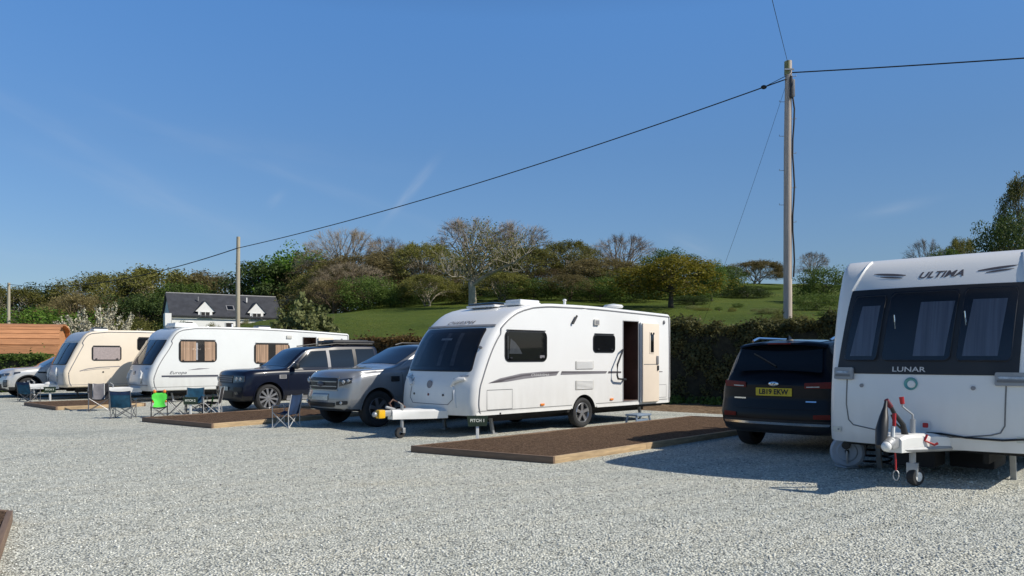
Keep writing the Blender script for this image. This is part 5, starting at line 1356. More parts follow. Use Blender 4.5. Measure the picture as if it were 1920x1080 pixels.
b = MB(); b.lathe([(.03, -.01), (.03, .012), (.001, .014)], (-1.13, c.w, .98), (0, 1, 0), 12); b.build('water_inlet', M['black'], c.root)
c.strip('skirt_line', [(.05, .54), (-2.9, .54)], .012, 'trim_grey')
roof_vent(c, -1.3, 0, .5, .5, .09, 'white_old', 'dark_glass')
c.drawbar(1.05, .48)
b = MB(); x0 = c.fn(0, .55)[0]; b.ell((x0 + .16, .28, .56), (.20, .14, .09)); b.build('drawbar_cover', M['white'], c.root)

# ------ the nearest caravan, front on at the right
fr = [(.0, .48), (.03, .62), (.03, .95), (0, 1.28), (-.10, 1.80), (-.23, 2.25), (-.31, 2.44), (-.43, 2.64), (-.60, 2.77), (-.88, 2.84), (-1.25, 2.87)]
rf = [(-2.2, 2.885), (-4, 2.87), (-6.3, 2.78)]
c = Caravan('touring_caravan', 'nearest white caravan seen front on with a black three pane window', (5.757, 8.411), 42, 2.27, fr, rf, 6.5, 'white', .16, .13)
c.chassis(-3.4, .33); c.finish(); c.flank_seam()
lun = c
# u measured from the near (left flank, +y) corner
def Y(u): return c.w - u
f = c.fpatch('front_window', [(Y(2.155), 1.335), (Y(.20), 1.335), (Y(.16), 2.385), (Y(2.05), 2.385)], 'black', (.015, .05), .010, na=18, nb=10, thick=.014)
def pane(u0b, u1b, u0t, u1t, z0, z1, curt):
    p = [(Y(u0b), z0), (Y(u1b), z0), (Y(u1t), z1), (Y(u0t), z1)]
    a = c.fpatch('backing', p, 'back', (.10, .12), .013, f)
    for (a0, a1, t0, t1) in curt: c.fpatch('net_curtain', [(Y(a0), z0 + .05), (Y(a1), z0 + .05), (Y(t1), z1 - .13), (Y(t0), z1 - .13)], 'net', (0, 0), .020, f, 6, 8)
    c.fpatch('pane', p, 'front_glass', (.10, .12), .034, f, thick=.012)
    cc = [Vector((q[0] * .99, q[1])) for q in p]
    b = MB(); P = []
    for i in range(4):
        A, B = Vector(p[i]), Vector(p[(i + 1) % 4])
        for k in range(6): q = A.lerp(B, .06 + .88 * k / 5); P.append(Vector(c.fn(q.x, q.y)) + Vector((.036, 0, 0)))
    P.append(P[0]); b.tube(P, .004, 5); b.build('pane_edge', M['black'], f, angle=60)
pane(2.06, 1.66, 1.98, 1.60, 1.50, 2.30, [(1.99, 1.72, 1.88, 1.66)])
pane(1.60, .86, 1.54, .80, 1.50, 2.32, [(1.25, .92, 1.20, .84)])
pane(.80, .27, .74, .23, 1.50, 2.33, [(.74, .40, .66, .33)])
# reading lamps and a small plant behind the panes
for u, z in ((1.46, 1.95), (.71, 1.97)):
    b = MB(); q = Vector(c.fn(Y(u), z)); b.tube([q + Vector((.022, 0, -.13)), q + Vector((.026, -.02, .10))], [.010, .006], 5); b.build('window_stay', M['chrome'], f)
lettering('lettering', 'LUNAR', .082, lambda u, v: fd_normal(c.fn, Y(1.29) + u, 1.39 + v), M['pipe_white'], c.root, wide=1.38, off=.018, bold=.001)
lettering('lettering', 'ULTIMA', .112, lambda u, v: fd_normal(c.fn, Y(1.05) + u, 2.535 + v), M['decal'], c.root, shear=.35, wide=1.25, off=.003, bold=.003)
def swoosh(u0, u1, flip):
    for k, (a, bb, z0, z1, th) in enumerate([(0, 1, 2.515, 2.575, .030), (.22, .92, 2.545, 2.585, .022)]):
        b = MB(); top = []; bot = []
        for i in range(9):
            t = a + (bb - a) * i / 8; tt = t if not flip else 1 - t; u = u0 + (u1 - u0) * t
            z = 2.54 + .045 * tt + (-.025 if k else .012); w_ = th * math.sin(math.pi * min(1, .08 + (.9 * i / 8 if not flip else .9 * (1 - i / 8)))) ** .7
            for arr, s_ in ((top, 1), (bot, -1)):
                P, n = fd_normal(c.fn, Y(u), z + s_ * w_ * .5); n = n if n.x > 0 else -n; arr.append(P + n * .003)
        b.grid([top, bot]); b.build('swoosh', M['decal'], c.root, fix=False)
swoosh(1.83, 1.44, True); swoosh(.66, .27, False)
# panel seams and lamps
def fline(name, pts, r, m, off=.002):
    b = MB(); P = []
    for i in range(len(pts) - 1):
        for k in range(8): t = k / 8; P.append((pts[i][0] * (1 - t) + pts[i + 1][0] * t, pts[i][1] * (1 - t) + pts[i + 1][1] * t))
    P.append(pts[-1]); b.tube([Vector(c.fn(*p)) + Vector((off, 0, 0)) for p in P], r, 5); b.build(name, M[m], c.root, angle=60)
fline('roof_seam', [(Y(2.06), 2.39), (Y(2.0), 2.55), (Y(1.93), 2.78)], .016, 'white_paint', .004); fline('roof_seam', [(Y(.17), 2.39), (Y(.20), 2.55), (Y(.24), 2.78)], .016, 'white_paint', .004)
fline('locker_outline', [(Y(2.02), 1.27), (Y(2.02), .95), (Y(1.99), .76), (Y(1.93), .70), (Y(1.5), .635), (Y(1.13), .61), (Y(.75), .63), (Y(.45), .67), (Y(.36), .70), (Y(.32), .78), (Y(.31), 1.27)], .008, 'seal')
for u in (1.83, .62):
    q = Vector(c.fn(Y(u), 1.19)); b = MB(); b.lathe([(.024, -.01), (.024, .014), (.001, .016)], q, (1, 0, 0), 12); b.build('locker_lock', M['trim_grey'], c.root)
q = Vector(c.fn(Y(1.26), 1.225)); b = MB(); b.lathe([(.072, -.01), (.075, .012), (.066, .016), (.06, .012), (.001, .012)], q, (1, 0, .05), 24); lg = b.build('badge', M['badge_teal'] if 'badge_teal' in M else M['decal_light'], c.root)
b = MB(); b.lathe([(.045, .012), (.040, .024), (.001, .026)], q + Vector((0, .008, -.004)), (1, 0, .05), 20); b.build('badge_disc', M['white_paint'], lg)
for (u0, u1, z0) in ((2.17, 1.93, 1.26), (.42, .06, 1.22)):
    P4 = [(Y(u0), z0), (Y(u1), z0), (Y(u1), z0 + .145), (Y(u0), z0 + .145)]
    h = c.fpatch('grab_handle', P4, 'grab_grey', (.10, .3), .045, na=8, nb=6, thick=.06)
    c.fpatch('marker_lamp', [(Y(u0 - .03), z0 + .075), (Y(u1 + .06), z0 + .070), (Y(u1 + .05), z0 + .095), (Y(u0 - .03), z0 + .10)], 'lamp', (0, 0), .052, h, 5, 2)
    c.fpatch('handle_recess', [(Y(u0 - .02), z0 + .035), (Y(u1 + .03), z0 + .032), (Y(u1 + .03), z0 + .058), (Y(u0 - .02), z0 + .062)], 'seal', (0, 0), .050, h, 5, 2)
for u in (2.14, .16):
    c.fpatch('reflector', [(Y(u + .055), .60), (Y(u - .055), .60), (Y(u - .055), .665), (Y(u + .055), .665)], 'white_plate', (.1, .2), .012, na=4, nb=3)
    b = MB(); q = Vector(c.fn(Y(u - .02), .63)); b.lathe([(.012, 0), (.012, .02), (.001, .02)], q, (1, 0, 0), 10); b.build('reflector_screw', M['trim_grey'], c.root)
# A-frame, hitch stabiliser, handbrake, jockey wheel (front towards the viewer)
x0 = c.fn(0, .55)[0] + .08; z = .585; yo = -.10
b = MB()
for sd in (-1, 1): b.tube([(x0 - .6, sd * .6 + yo, z - .1), (x0 + .62, sd * .05 + yo, z - .07)], .035, 8)
b.build('drawbar', M['steel'], c.root)
b = MB(); P = [(x0 - .14, .42, .05), (x0 + .10, .30, .09), (x0 + .55, .11, .09), (x0 + .66, .08, .06)]
rows = [[(x, yo - wv, z - .10), (x, yo - wv, z + h * .6), (x, yo - wv * .75, z + h), (x, yo + wv * .75, z + h), (x, yo + wv, z + h * .6), (x, yo + wv, z - .10)] for x, wv, h in P]
b.grid(rows); b.add(rows[-1], [tuple(range(6))]); b.build('drawbar_cover', M['white_paint'], c.root, angle=30)
b = MB(); b.box((x0 + .74, 0, z + .01), (.26, .11, .12), bev=.03); b.tube([(x0 + .92, 0, z + .0), (x0 + .80, 0, z + .03)], [.055, .065], 12); h = b.build('hitch', M['steel'], c.root); h.location.y = yo
b = MB(); b.ell((x0 + .93, 0, z - .01), (.055, .055, .055)); b.build('coupling_cup', M['white_paint'], h)
b = MB(); P = [(.12, -.02, .045), (.08, .04, .06), (.05, .16, .068), (-.02, .29, .05), (-.07, .40, .024), (-.10, .47, .016)]
b.tube([(x0 + .80 + a, -.07, z + dz) for a, dz, r in P], [r for a, dz, r in P], 10); b.build('stabiliser_handle', M['black'], c.root, angle=60).location.y = yo
b = MB(); b.tube([(x0 + .78, .02, z + .08), (x0 + .76, .02, z + .20)], .022, 8); b.build('friction_stud', M['white_paint'], c.root).location.y = yo
b = MB(); b.tube([(x0 + .76, .03, z + .20), (x0 + .75, .03, z + .34)], .020, 8); b.build('wear_indicator', M['red'], c.root).location.y = yo
b = MB(); b.tube([(x0 + .45, .06, z + .06), (x0 + .47, .04, z + .20), (x0 + .58, -.02, z + .33), (x0 + .62, -.05, z + .42)], [.04, .03, .024, .022], 8)
b.tube([(x0 + .40, .10, z + .06), (x0 + .53, -.03, z + .22), (x0 + .57, -.05, z + .31)], .012, 6); hb = b.build('handbrake', M['black'], c.root, angle=60); hb.location.y = yo
b = MB(); b.tube([(x0 + .61, -.045, z + .40), (x0 + .66, -.08, z + .48)], [.028, .026], 10); b.build('handbrake_grip', M['red_dark'], hb)
b = MB(); b.tube([(x0 + .36, .14, z), (x0 + .36, .14, z + .25)], .03, 10); b.tube([(x0 + .36, .14, z + .25), (x0 + .36, .14, z + .30), (x0 + .42, .05, z + .39), (x0 + .42, .05, z + .43)], .012, 6)
jw = b.build('jockey_crank', M['steel'], c.root); jw.location = (-.12, yo - .06, 0)
b = MB(); b.tube([(x0 + .42, .05, z + .42), (x0 + .425, .04, z + .50)], [.024, .028], 10); b.build('crank_knob', M['red'], jw)
b = MB(); b.tube([(x0 + .36, .14, .26), (x0 + .36, .14, z - .08)], .036, 10); b.box((x0 + .36, .14, .26), (.07, .12, .16), bev=.012); b.build('jockey_tube', M['steel'], jw)
b = MB(); b.lathe([(.05, -.045), (.095, -.045), (.105, -.02), (.105, .02), (.095, .045), (.05, .045)], (x0 + .33, .16, .18), (.4, 1, 0), 24); b.build('jockey_wheel', M['rubber'], jw)
b = MB(); b.lathe([(.055, -.05), (.05, -.052), (.001, -.05)], (x0 + .33, .16, .18), (.4, 1, 0), 16); b.lathe([(.055, .05), (.05, .052), (.001, .05)], (x0 + .33, .16, .18), (.4, 1, 0), 16); b.build('jockey_hub', M['white_paint'], jw)
b = MB(); b.tube([(x0 + .62, .0, z - .06), (x0 + .63, .01, z - .18), (x0 + .62, .01, z - .30)], .010, 6); bc = b.build('breakaway_cable', M['red'], c.root); bc.location.y = yo
b = MB(); P = [(x0 + .62, .01 + .03 * math.sin(a), z - .355 - .055 * math.cos(a)) for a in np.linspace(0, 6.28, 14)]; b.tube(P, .007, 5); b.build('cable_clip', M['steel'], bc)
b = MB(); b.tube([(x0 + .28, .24, z + .085), (x0 + .30, .22, z + .02), (x0 + .22, .30, z - .03), (x0 + .20, .33, z - .01)], .014, 6); b.build('red_lead', M['red'], c.root).location.y = yo
c.fpatch('lead_socket', [(-.02, .69), (.10, .69), (.10, .80), (-.02, .80)], 'pipe_white', (.4, .4), .010, na=5, nb=4); c.fpatch('warning_mark', [(.01, .72), (.07, .72), (.07, .775), (.01, .775)], 'red', (.4, .4), .014, na=4, nb=3)
fline('mains_lead', [(.05, .66), (.2, .66), (.45, .63), (.8, .62), (.99, .64)], .012, 'black', .014)
b = MB(); b.box((-.55, -.2, .30), (.5, .45, .22), bev=.03); b.box((-1.2, .3, .26), (.7, .5, .2), bev=.03); b.build('underfloor_tank', M['under'], c.root)
# ------------------------------------------------------------------ cars: x forward from the front axle, y left, z up
class Car:
    def __init__(s, name, label, cat, near_wheel, th, dims, zt, zb, W, Wr, paint, near='front', cp=.16, cr=.14, fz=None, rz=None, reverse=False, clad=None, clad_mat='black', hl=.25, k=1.0):
        """near_wheel: ground point (x,y) of the camera-side wheel named by near; th: heading of the tail (degrees right of straight ahead)"""
        s.fo, s.wb, s.ro, s.wr, s.ww = dims['fo'], dims['wb'], dims['ro'], dims['wr'], dims['ww']
        s.zt = smooth_interp(*zip(*zt)); s.zb = smooth_interp(*zip(*zb)); s.W = smooth_interp(*zip(*W)); s.Wr = smooth_interp(*zip(*Wr))
        s.x0, s.x1 = s.fo, -(s.wb + s.ro); s.cp, s.cr = cp, cr
        s.fz = smooth_interp(*zip(*(fz or [(.2, -.06), (.45, 0), (.65, 0), (.9, -.04), (1.2, -.10)])))
        s.rz = smooth_interp(*zip(*(rz or [(.2, -.04), (.45, 0), (.65, 0), (.9, -.05), (1.2, -.08)])))
        s.zc = dims.get('zc', .26); s.hl = hl
        st, ct = math.sin(R(th)), math.cos(R(th)); fwd = Vector((-st, -ct)); lf = Vector((ct, -st))
        if reverse: fwd = -fwd; lf = -lf
        tr = dims['tr']
        if near == 'front': org = Vector(near_wheel) - lf * tr * k
        else: org = Vector(near_wheel) + fwd * (s.wb + s.ro) * k
        s.root = empty(name, (org.x, org.y, 0), math.atan2(fwd.y, fwd.x)); s.root.scale = (k, k, k)
        tag(s.root, label, cat, 'vehicles parked beside the caravans')
        # ---- body
        xs = [s.x0 - 0.0]
        xs += [s.x0 - t for t in (.012, .03, .06, .1, .16, .24, .34)]
        xs += list(np.arange(s.x0 - .42, s.x1 + .42, -.07))
        xs += [s.x1 + t for t in (.42, .34, .24, .16, .1, .06, .03, .012, 0)]
        rows = []; 
        for x in xs:
            half = s.ring(x)
            ins = 0.0
            for e in (s.x0 - x, x - s.x1):
                if e < .06: ins = max(ins, .06 - math.sqrt(max(0, .06 ** 2 - (.06 - e) ** 2)))
            cz = (half[0][1] + half[-1][1]) / 2
            pts = []
            for (y, z) in half:
                yy = max(0, y - ins) if y > .02 else y; zz = z + ins * (1 if z < cz else -1) * min(1, abs(z - cz) / .25)
                pts.append(s.disp(x, yy, zz))
            rows.append([Vector((p.x, -p.y, p.z)) for p in pts[::-1]] + [p for p in pts[1:]] if False else [Vector((p.x, -p.y, p.z)) for p in pts] + [p for p in pts[::-1]])
        b = MB(); m = len(rows[0]); h = m // 2
        def mi(z, x): return 1 if clad and clad(x, z) else 0
        n = len(rows); o = 0
        b.v = [tuple(p) for r in rows for p in r]
        for i in range(n - 1):
            for j in range(m):
                j2 = (j + 1) % m
                if j == h - 1: pass
                q = (i * m + j, i * m + j2, (i + 1) * m + j2, (i + 1) * m + j); b.f.append(q)
                zc_ = sum(b.v[a][2] for a in q) / 4; xc_ = sum(b.v[a][0] for a in q) / 4; b.mi.append(mi(zc_, xc_))
        for ri, fl in ((0, 1), (n - 1, 0)):   # end caps: strips across
            base = ri * m; half = rows[ri][:h]; K = 9; cap = []
            for j in range(h):
                a = rows[ri][j]; c = rows[ri][m - 1 - j]; line = []
                for q in range(K + 1):
                    t = q / K; y = a.y + (c.y - a.y) * t
                    xe = s.x0 if ri == 0 else s.x1
                    line.append(s.disp(xe, y, a.z))
                line[0] = a; line[-1] = c; cap.append(line)
            o = len(b.v); b.v += [tuple(p) for l in cap for p in l]
            for j in range(h - 1):
                for q in range(K):
                    f_ = (o + j * (K + 1) + q, o + j * (K + 1) + q + 1, o + (j + 1) * (K + 1) + q + 1, o + (j + 1) * (K + 1) + q); b.f.append(f_)
                    zc_ = sum(b.v[a][2] for a in f_) / 4; b.mi.append(mi(zc_, s.x0 if ri == 0 else s.x1))
        bm = bmesh.new(); me = bpy.data.meshes.new('body'); me.from_pydata(b.v, [], b.f)
        me.materials.append(M[paint]); me.materials.append(M[clad_mat]); me.materials.append(M['under']); me.polygons.foreach_set('material_index', b.mi)
        bm.from_mesh(me); bmesh.ops.remove_doubles(bm, verts=bm.verts, dist=.0015); bmesh.ops.recalc_face_normals(bm, faces=bm.faces); bm.to_mesh(me); bm.free()
        me.polygons.foreach_set('use_smooth', [True] * len(me.polygons)); me.set_sharp_from_angle(angle=R(38))
        s.body = bpy.data.objects.new('body', me); col.objects.link(s.body); s.body.parent = s.root
        cutters = []
        for x in (0, -s.wb):
            for sd in (1, -1):
                cb_ = MB(); cb_.lathe([(.001, 0), (s.wr + .055, 0), (s.wr + .055, .40), (.001, .40)], (x, (s.W(x) + .08) * sd - (.40 if sd > 0 else 0), s.wr + .02), (0, 1, 0), 36)
                cutters.append(cb_.build('arch_cutter', M['under'], s.root))
        cut(s.body, cutters)
        b = MB(); b.box((-(s.wb) / 2, 0, s.zc + .04), (s.wb + .6, s.W(0) * 1.5, .12)); b.build('floor_pan', M['under'], s.root)
    def ring(s, x):
        W = s.W(x); zb = s.zb(x); zt = max(s.zt(x), zb + .015); kk = sstep(.02, .32, zt - zb); Wt = (W - .075) * (1 - kk) + s.Wr(x) * kk; zc = s.zc
        pts = [(0, zc), (W * .5, zc), (W - .16, zc + .005), (W - .07, zc + .05), (W - .025, zc + .15), (W - .004, zc + .30), (W, (zc + .3 + zb) / 2), (W - .004, zb - .14), (W - .012, zb - .07), (W - .03, zb - .02), (W - .05, zb)]
        yb = W - .05; r = .05 + .03 * kk; dz = zt - zb
        if dz > r * 1.2:
            for t in (.15, .35, .55, .75, .92): pts.append((yb + (Wt + .012 - yb) * t + .018 * kk * math.sin(math.pi * t), zb + (dz - r) * t))
            for t in (0, 30, 60, 90): pts.append((Wt + .012 - r * 1.4 * (1 - math.cos(R(t))), zt - r + r * math.sin(R(t)) * .85))
        else:
            for t in (.1, .2, .3, .4, .5, .6, .7, .85, 1): pts.append((yb + (Wt - .04 - yb) * t, zb + dz * (1 - (1 - t) ** 1.5) * .9))
        yl, zl = pts[-1]
        for t in (.25, .5, .75, 1.0): pts.append((yl * (1 - t), zl + (zt + .0 + .022 - zl) * (1 - (1 - t) ** 2)))
        return pts
    def disp(s, x, y, z):
        W = s.W(x); v = min(abs(y) / max(W, .1), 1.0)
        kf = 1 - sstep(0, .55, s.x0 - x); kr = 1 - sstep(0, .45, x - s.x1)
        return Vector((x - kf * (s.cp * v ** 2.4 - s.fz(z)) + kr * (s.cr * v ** 2.4 - s.rz(z)), y, z))
    def F(s, y, z): return s.disp(s.x0, y, z)
    def Rr(s, y, z): return s.disp(s.x1, y, z)
    def top(s, x, y):
        h = s.ring(x); ys = [p[0] for p in h[-8:]]; zs = [p[1] for p in h[-8:]]; z = float(np.interp(abs(y), ys[::-1], zs[::-1]))
        return Vector((x, y, z))
    def S(s, x, z):
        h = s.ring(x)[3:-4]; zs = [p[1] for p in h]; ys = [p[0] for p in h]
        o = np.argsort(zs, kind='stable'); return s.disp(x, float(np.interp(z, np.array(zs)[o], np.array(ys)[o])), z)
    def f(s, name, cs, m, r=(.1, .2), off=.006, parent=None, na=10, nb=5, thick=.0):
        return patch(s.F, cs, (1, 0, 0), r, na, nb, off, thick).build(name, M[m], parent or s.root, fix=False)
    def r(s, name, cs, m, r=(.1, .2), off=.006, parent=None, na=10, nb=5, thick=.0):
        return patch(s.Rr, cs, (-1, 0, 0), r, na, nb, off, thick).build(name, M[m], parent or s.root, fix=False)
    def t(s, name, cs, m, r=(.05, .1), off=.006, parent=None, na=10, nb=10, thick=.0):
        return patch(s.top, cs, (0, 0, 1), r, na, nb, off, thick).build(name, M[m], parent or s.root, fix=False)
    def sd(s, name, cs, m, side=1, r=(.04, .1), off=.006, parent=None, na=12, nb=6, thick=0.0):
        fn = (lambda x, z: s.S(x, z)) if side > 0 else (lambda x, z: Vector((s.S(x, z).x, -s.S(x, z).y, z)))
        return patch(fn, cs, (0, side, 0), r, na, nb, off, thick).build(name, M[m], parent or s.root, fix=False)
    def line(s, pts, side=1, wd=.008, m='plate_ink', name='panel_gap', off=.003):
        b = MB(); P = []
        for i in range(len(pts) - 1):
            for k in range(8):
                t = k / 8; q = s.S(pts[i][0] * (1 - t) + pts[i + 1][0] * t, pts[i][1] * (1 - t) + pts[i + 1][1] * t); P.append(Vector((q.x, (q.y + off) * side, q.z)))
        b.tube(P, wd / 2, 4, cap=False); return b.build(name, M[m], s.root, angle=180)
    def wheels(s, style, rim='silver_rim', rr=.70):
        for x in (0, -s.wb):
            for sd in (1, -1): wheel(s.root, (x, sd * (s.W(x) - s.ww / 2 - .01), s.wr), s.wr, s.ww, sd, style, rim, rr)
    def mirror(s, x, z, m, sides=(1, -1)):
        for sd in sides:
            y = s.S(x, z).y; b = MB(); b.box((x + .01, sd * (y + .15), z + .07), (.11, .22, .17), bev=.05); b.tube([(x, sd * y, z), (x, sd * (y + .08), z + .03)], .025, 6); o = b.build('door_mirror', M[m], s.root)
            b = MB(); b.box((x - .05, sd * (y + .15), z + .07), (.015, .17, .12), bev=.005); b.build('mirror_glass', M['dark_glass'], o)
    def handle(s, x, z, m, sides=(1, -1)):
        for sd in sides:
            y = s.S(x, z).y; b = MB(); b.box((x, sd * (y + .022), z), (.20, .03, .035), bev=.012); b.build('door_handle', M[m], s.root)
    def arch(s, x, m, wd=.055, sides=(1, -1)):
        for sd in sides:
            b = MB(); rows = []
            for rad in (s.wr + .05, s.wr + .05 + wd):
                rows.append([])
                for a in np.linspace(-8, 188, 30):
                    px = x + rad * math.cos(R(a)); pz = s.wr + .02 + rad * math.sin(R(a)); pz = max(pz, s.zc + .03)
                    q = s.S(px, pz); rows[-1].append(Vector((q.x, sd * (q.y + .010), q.z)))
            inn = [Vector((p.x, p.y - sd * .06, p.z)) for p in rows[0]]
            b.grid([inn] + rows); b.build('wheel_arch', M[m], s.root)
def plate_marks(b, P, across, up, w_, h_, n=7):
    pass

# ------ navy boxy four-wheel drive
d = Car('parked_car', 'navy blue boxy four-wheel drive with bright multi-spoke alloys', 'car', (-6.82, 21.6), 46, dict(fo=.86, wb=2.885, ro=1.05, wr=.385, ww=.25, tr=.86, zc=.30),
    [(.86, 1.06), (.80, 1.12), (.6, 1.155), (-.40, 1.20), (-.56, 1.235), (-.75, 1.37), (-1.02, 1.60), (-1.25, 1.755), (-1.42, 1.80), (-2.0, 1.845), (-2.3, 1.875), (-3.4, 1.885), (-3.80, 1.86), (-3.92, 1.80), (-3.935, 1.75)],
    [(.86, 1.04), (.6, 1.10), (-.5, 1.16), (-3.935, 1.19)], [(.86, .86), (.5, .935), (0, .955), (-3.3, .955), (-3.935, .92)], [(.86, .80), (-.5, .80), (-1.4, .73), (-3.935, .72)], 'navy', cp=.15,
    fz=[(.25, -.10), (.40, -.01), (.60, .02), (.72, .02), (.78, -.02), (1.0, -.05), (1.2, -.10)], rz=[(.2, -.05), (.5, .03), (.7, .03), (.78, -.03), (1.2, -.05), (1.8, -.14)], clad=lambda x, z: z < .44)
d.wheels('ten', 'silver_rim', .74)
d.f('grille', [(-.40, .80), (.40, .80), (.40, 1.02), (-.40, 1.02)], 'black', (.06, .2), .012, thick=.012)
for z in (.86, .915, .97): d.f('grille_bar', [(-.39, z - .012), (.39, z - .012), (.39, z + .012), (-.39, z + .012)], 'trim_grey', (0, 0), .022, nb=2, thick=.012)
for sd in (1, -1):
    h = d.f('headlight', [(sd * .44, .82), (sd * .86, .84), (sd * .86, 1.01), (sd * .44, 1.01)], 'lamp_dark', (.10, .2), .014, thick=.012)
    for (yy, rr) in ((.57, .058), (.72, .052)):
        b = MB(); q = d.F(sd * yy, .92) + Vector((.016, 0, 0)); b.lathe([(rr, 0), (rr * .9, .012), (rr * .5, .006), (.001, .010)], q, (1, sd * .2, 0), 18); b.build('lamp_ring', M['lamp'], h)
    d.f('fog_lamp', [(sd * .56, .50), (sd * .72, .50), (sd * .72, .57), (sd * .56, .57)], 'lamp_dark', (.3, .4), .010)
    d.f('bumper_vent', [(sd * .52, .60), (sd * .84, .61), (sd * .84, .70), (sd * .52, .70)], 'black', (.1, .3), .008)
d.f('lower_intake', [(-.45, .42), (.45, .42), (.48, .58), (-.48, .58)], 'black', (.1, .2), .008)
p = d.f('number_plate', [(-.26, .60), (.26, .60), (.26, .71), (-.26, .71)], 'white_plate', (.03, .1), .018, thick=.012)
d.t('windscreen', [(-.60, -.70), (-.60, .70), (-1.30, .62), (-1.30, -.62)], 'car_glass', (.04, .1), .008)
d.t('roof_glass', [(-1.6, -.5), (-1.6, .5), (-2.2, .5), (-2.2, -.5)], 'dark_glass', (.05, .1), .006)
for sd in (1, -1):
    d.sd('side_window', [(-1.88, 1.235), (-.80, 1.235), (-1.34, 1.695), (-1.88, 1.72)], 'car_glass', sd)
    d.sd('side_window', [(-2.78, 1.235), (-1.99, 1.235), (-1.99, 1.73), (-2.78, 1.765)], 'car_glass', sd)
    d.sd('side_window', [(-3.62, 1.235), (-2.90, 1.235), (-2.90, 1.77), (-3.58, 1.78)], 'dark_glass', sd)
    d.sd('window_pillar', [(-1.985, 1.22), (-1.885, 1.22), (-1.885, 1.73), (-1.985, 1.74)], 'trim_grey' if sd > 0 else 'black', sd, (0, 0), .007)  # camera-side pillar coloured grey for its reflection, far side left black
    d.sd('window_pillar', [(-2.895, 1.22), (-2.785, 1.22), (-2.785, 1.77), (-2.895, 1.77)], 'black', sd, (0, 0), .007)
    d.line([(-.62, 1.19), (-1.12, 1.62), (-1.30, 1.745)], sd, .022, 'chrome', 'pillar_trim', .004)
    for ln_ in ([(-.56, 1.16), (-.60, .50)], [(-1.93, 1.18), (-1.90, .45), (-.62, .45)], [(-2.84, 1.18), (-2.82, .75), (-2.6, .46), (-1.9, .46)]): d.line(ln_, sd)
    d.sd('side_vent', [(-.52, .92), (-.30, .92), (-.30, 1.03), (-.52, 1.03)], 'trim_grey', sd, (.1, .2), .010)
    for z in (.95, .98, 1.01): d.line([(-.50, z), (-.32, z)], sd, .012, 'black', 'vent_slat', .012)
    d.sd('sill', [(-2.3, .31), (-.55, .31), (-.55, .44), (-2.3, .44)], 'trim_grey', sd, (0, 0), .012)
d.arch(0, 'navy', .05); d.arch(-d.wb, 'navy', .05); d.mirror(-.78, 1.20, 'black'); d.handle(-1.68, 1.06, 'navy'); d.handle(-2.6, 1.06, 'navy')
for sd in (1, -1):
    b = MB(); b.tube([(-1.7, sd * .64, 1.86), (-2.3, sd * .64, 1.93), (-3.6, sd * .64, 1.93)], .02, 6); b.build('roof_rail', M['black'], d.root)
b = MB(); b.box((-3.05, 0, 1.985), (1.5, .95, .10), bev=.04); b.box((-3.05, 0, 2.03), (1.2, .7, .06), bev=.03); b.build('roof_box', M['black'], d.root)
b = MB()
for x in (-2.6, -3.5): b.box((x, 0, 1.935), (.06, 1.3, .04), bev=.01)
b.build('roof_bar', M['black'], d.root)

# ------ silver pickup
d = Car('pickup_truck', 'silver pickup truck with a hardtop and tall black off-road tyres', 'pickup', (-2.98, 17.0), 44, dict(fo=.90, wb=3.22, ro=1.15, wr=.40, ww=.27, tr=.80, zc=.36),
    [(.90, 1.12), (.84, 1.185), (.6, 1.235), (-.35, 1.30), (-.52, 1.33), (-.75, 1.44), (-1.1, 1.62), (-1.42, 1.77), (-1.65, 1.81), (-2.4, 1.83), (-4.0, 1.83), (-4.25, 1.78), (-4.37, 1.20)],
    [(.90, 1.08), (.6, 1.15), (-.5, 1.23), (-4.37, 1.23)], [(.90, .83), (.5, .91), (0, .925), (-4.0, .925), (-4.37, .90)], [(.90, .78), (-.5, .80), (-1.5, .68), (-4.37, .68)], 'silver', cp=.20,
    fz=[(.3, -.14), (.42, -.02), (.52, .03), (.68, .03), (.76, -.02), (1.0, -.02), (1.2, -.10)], clad=lambda x, z: z < .42)
d.wheels('six', 'black_rim', .62)
d.f('grille', [(-.50, .83), (.50, .83), (.53, 1.075), (-.53, 1.075)], 'black', (.10, .3), .014, thick=.014)
d.f('grille_surround', [(-.55, 1.08), (.55, 1.08), (.55, 1.105), (-.55, 1.105)], 'silver', (0, 0), .022, nb=2, thick=.015); d.f('grille_surround', [(-.52, .805), (.52, .805), (.52, .83), (-.52, .83)], 'silver', (0, 0), .022, nb=2, thick=.015)
for z in (.90, 1.0): d.f('grille_bar', [(-.50, z - .010), (.50, z - .010), (.51, z + .010), (-.51, z + .010)], 'silver', (0, .3), .026, nb=3, thick=.015)
b = MB(); b.ell(d.F(0, .95) + Vector((.03, 0, 0)), (.02, .13, .055)); b.build('badge', M['decal_navy'], d.root)
for sd in (1, -1):
    h = d.f('headlight', [(sd * .57, .90), (sd * .86, .98), (sd * .86, 1.09), (sd * .57, 1.05)], 'lamp_dark', (.08, .2), .014, thick=.012)
    b = MB(); q = d.F(sd * .68, .995) + Vector((.02, 0, 0)); b.ell(q, (.025, .05, .045)); b.ell(d.F(sd * .79, 1.025) + Vector((.02, 0, 0)), (.02, .04, .035)); b.build('lamp_bowl', M['lamp'], h)
    d.f('fog_lamp_recess', [(sd * .54, .50), (sd * .80, .52), (sd * .80, .60), (sd * .54, .58)], 'black', (.2, .4), .010)
    b = MB(); b.ell(d.F(sd * .66, .55) + Vector((.01, 0, 0)), (.02, .045, .035)); b.build('fog_lamp', M['lamp'], d.root)
d.f('lower_intake', [(-.48, .46), (.48, .46), (.50, .55), (-.50, .55)], 'black', (.1, .3), .010)
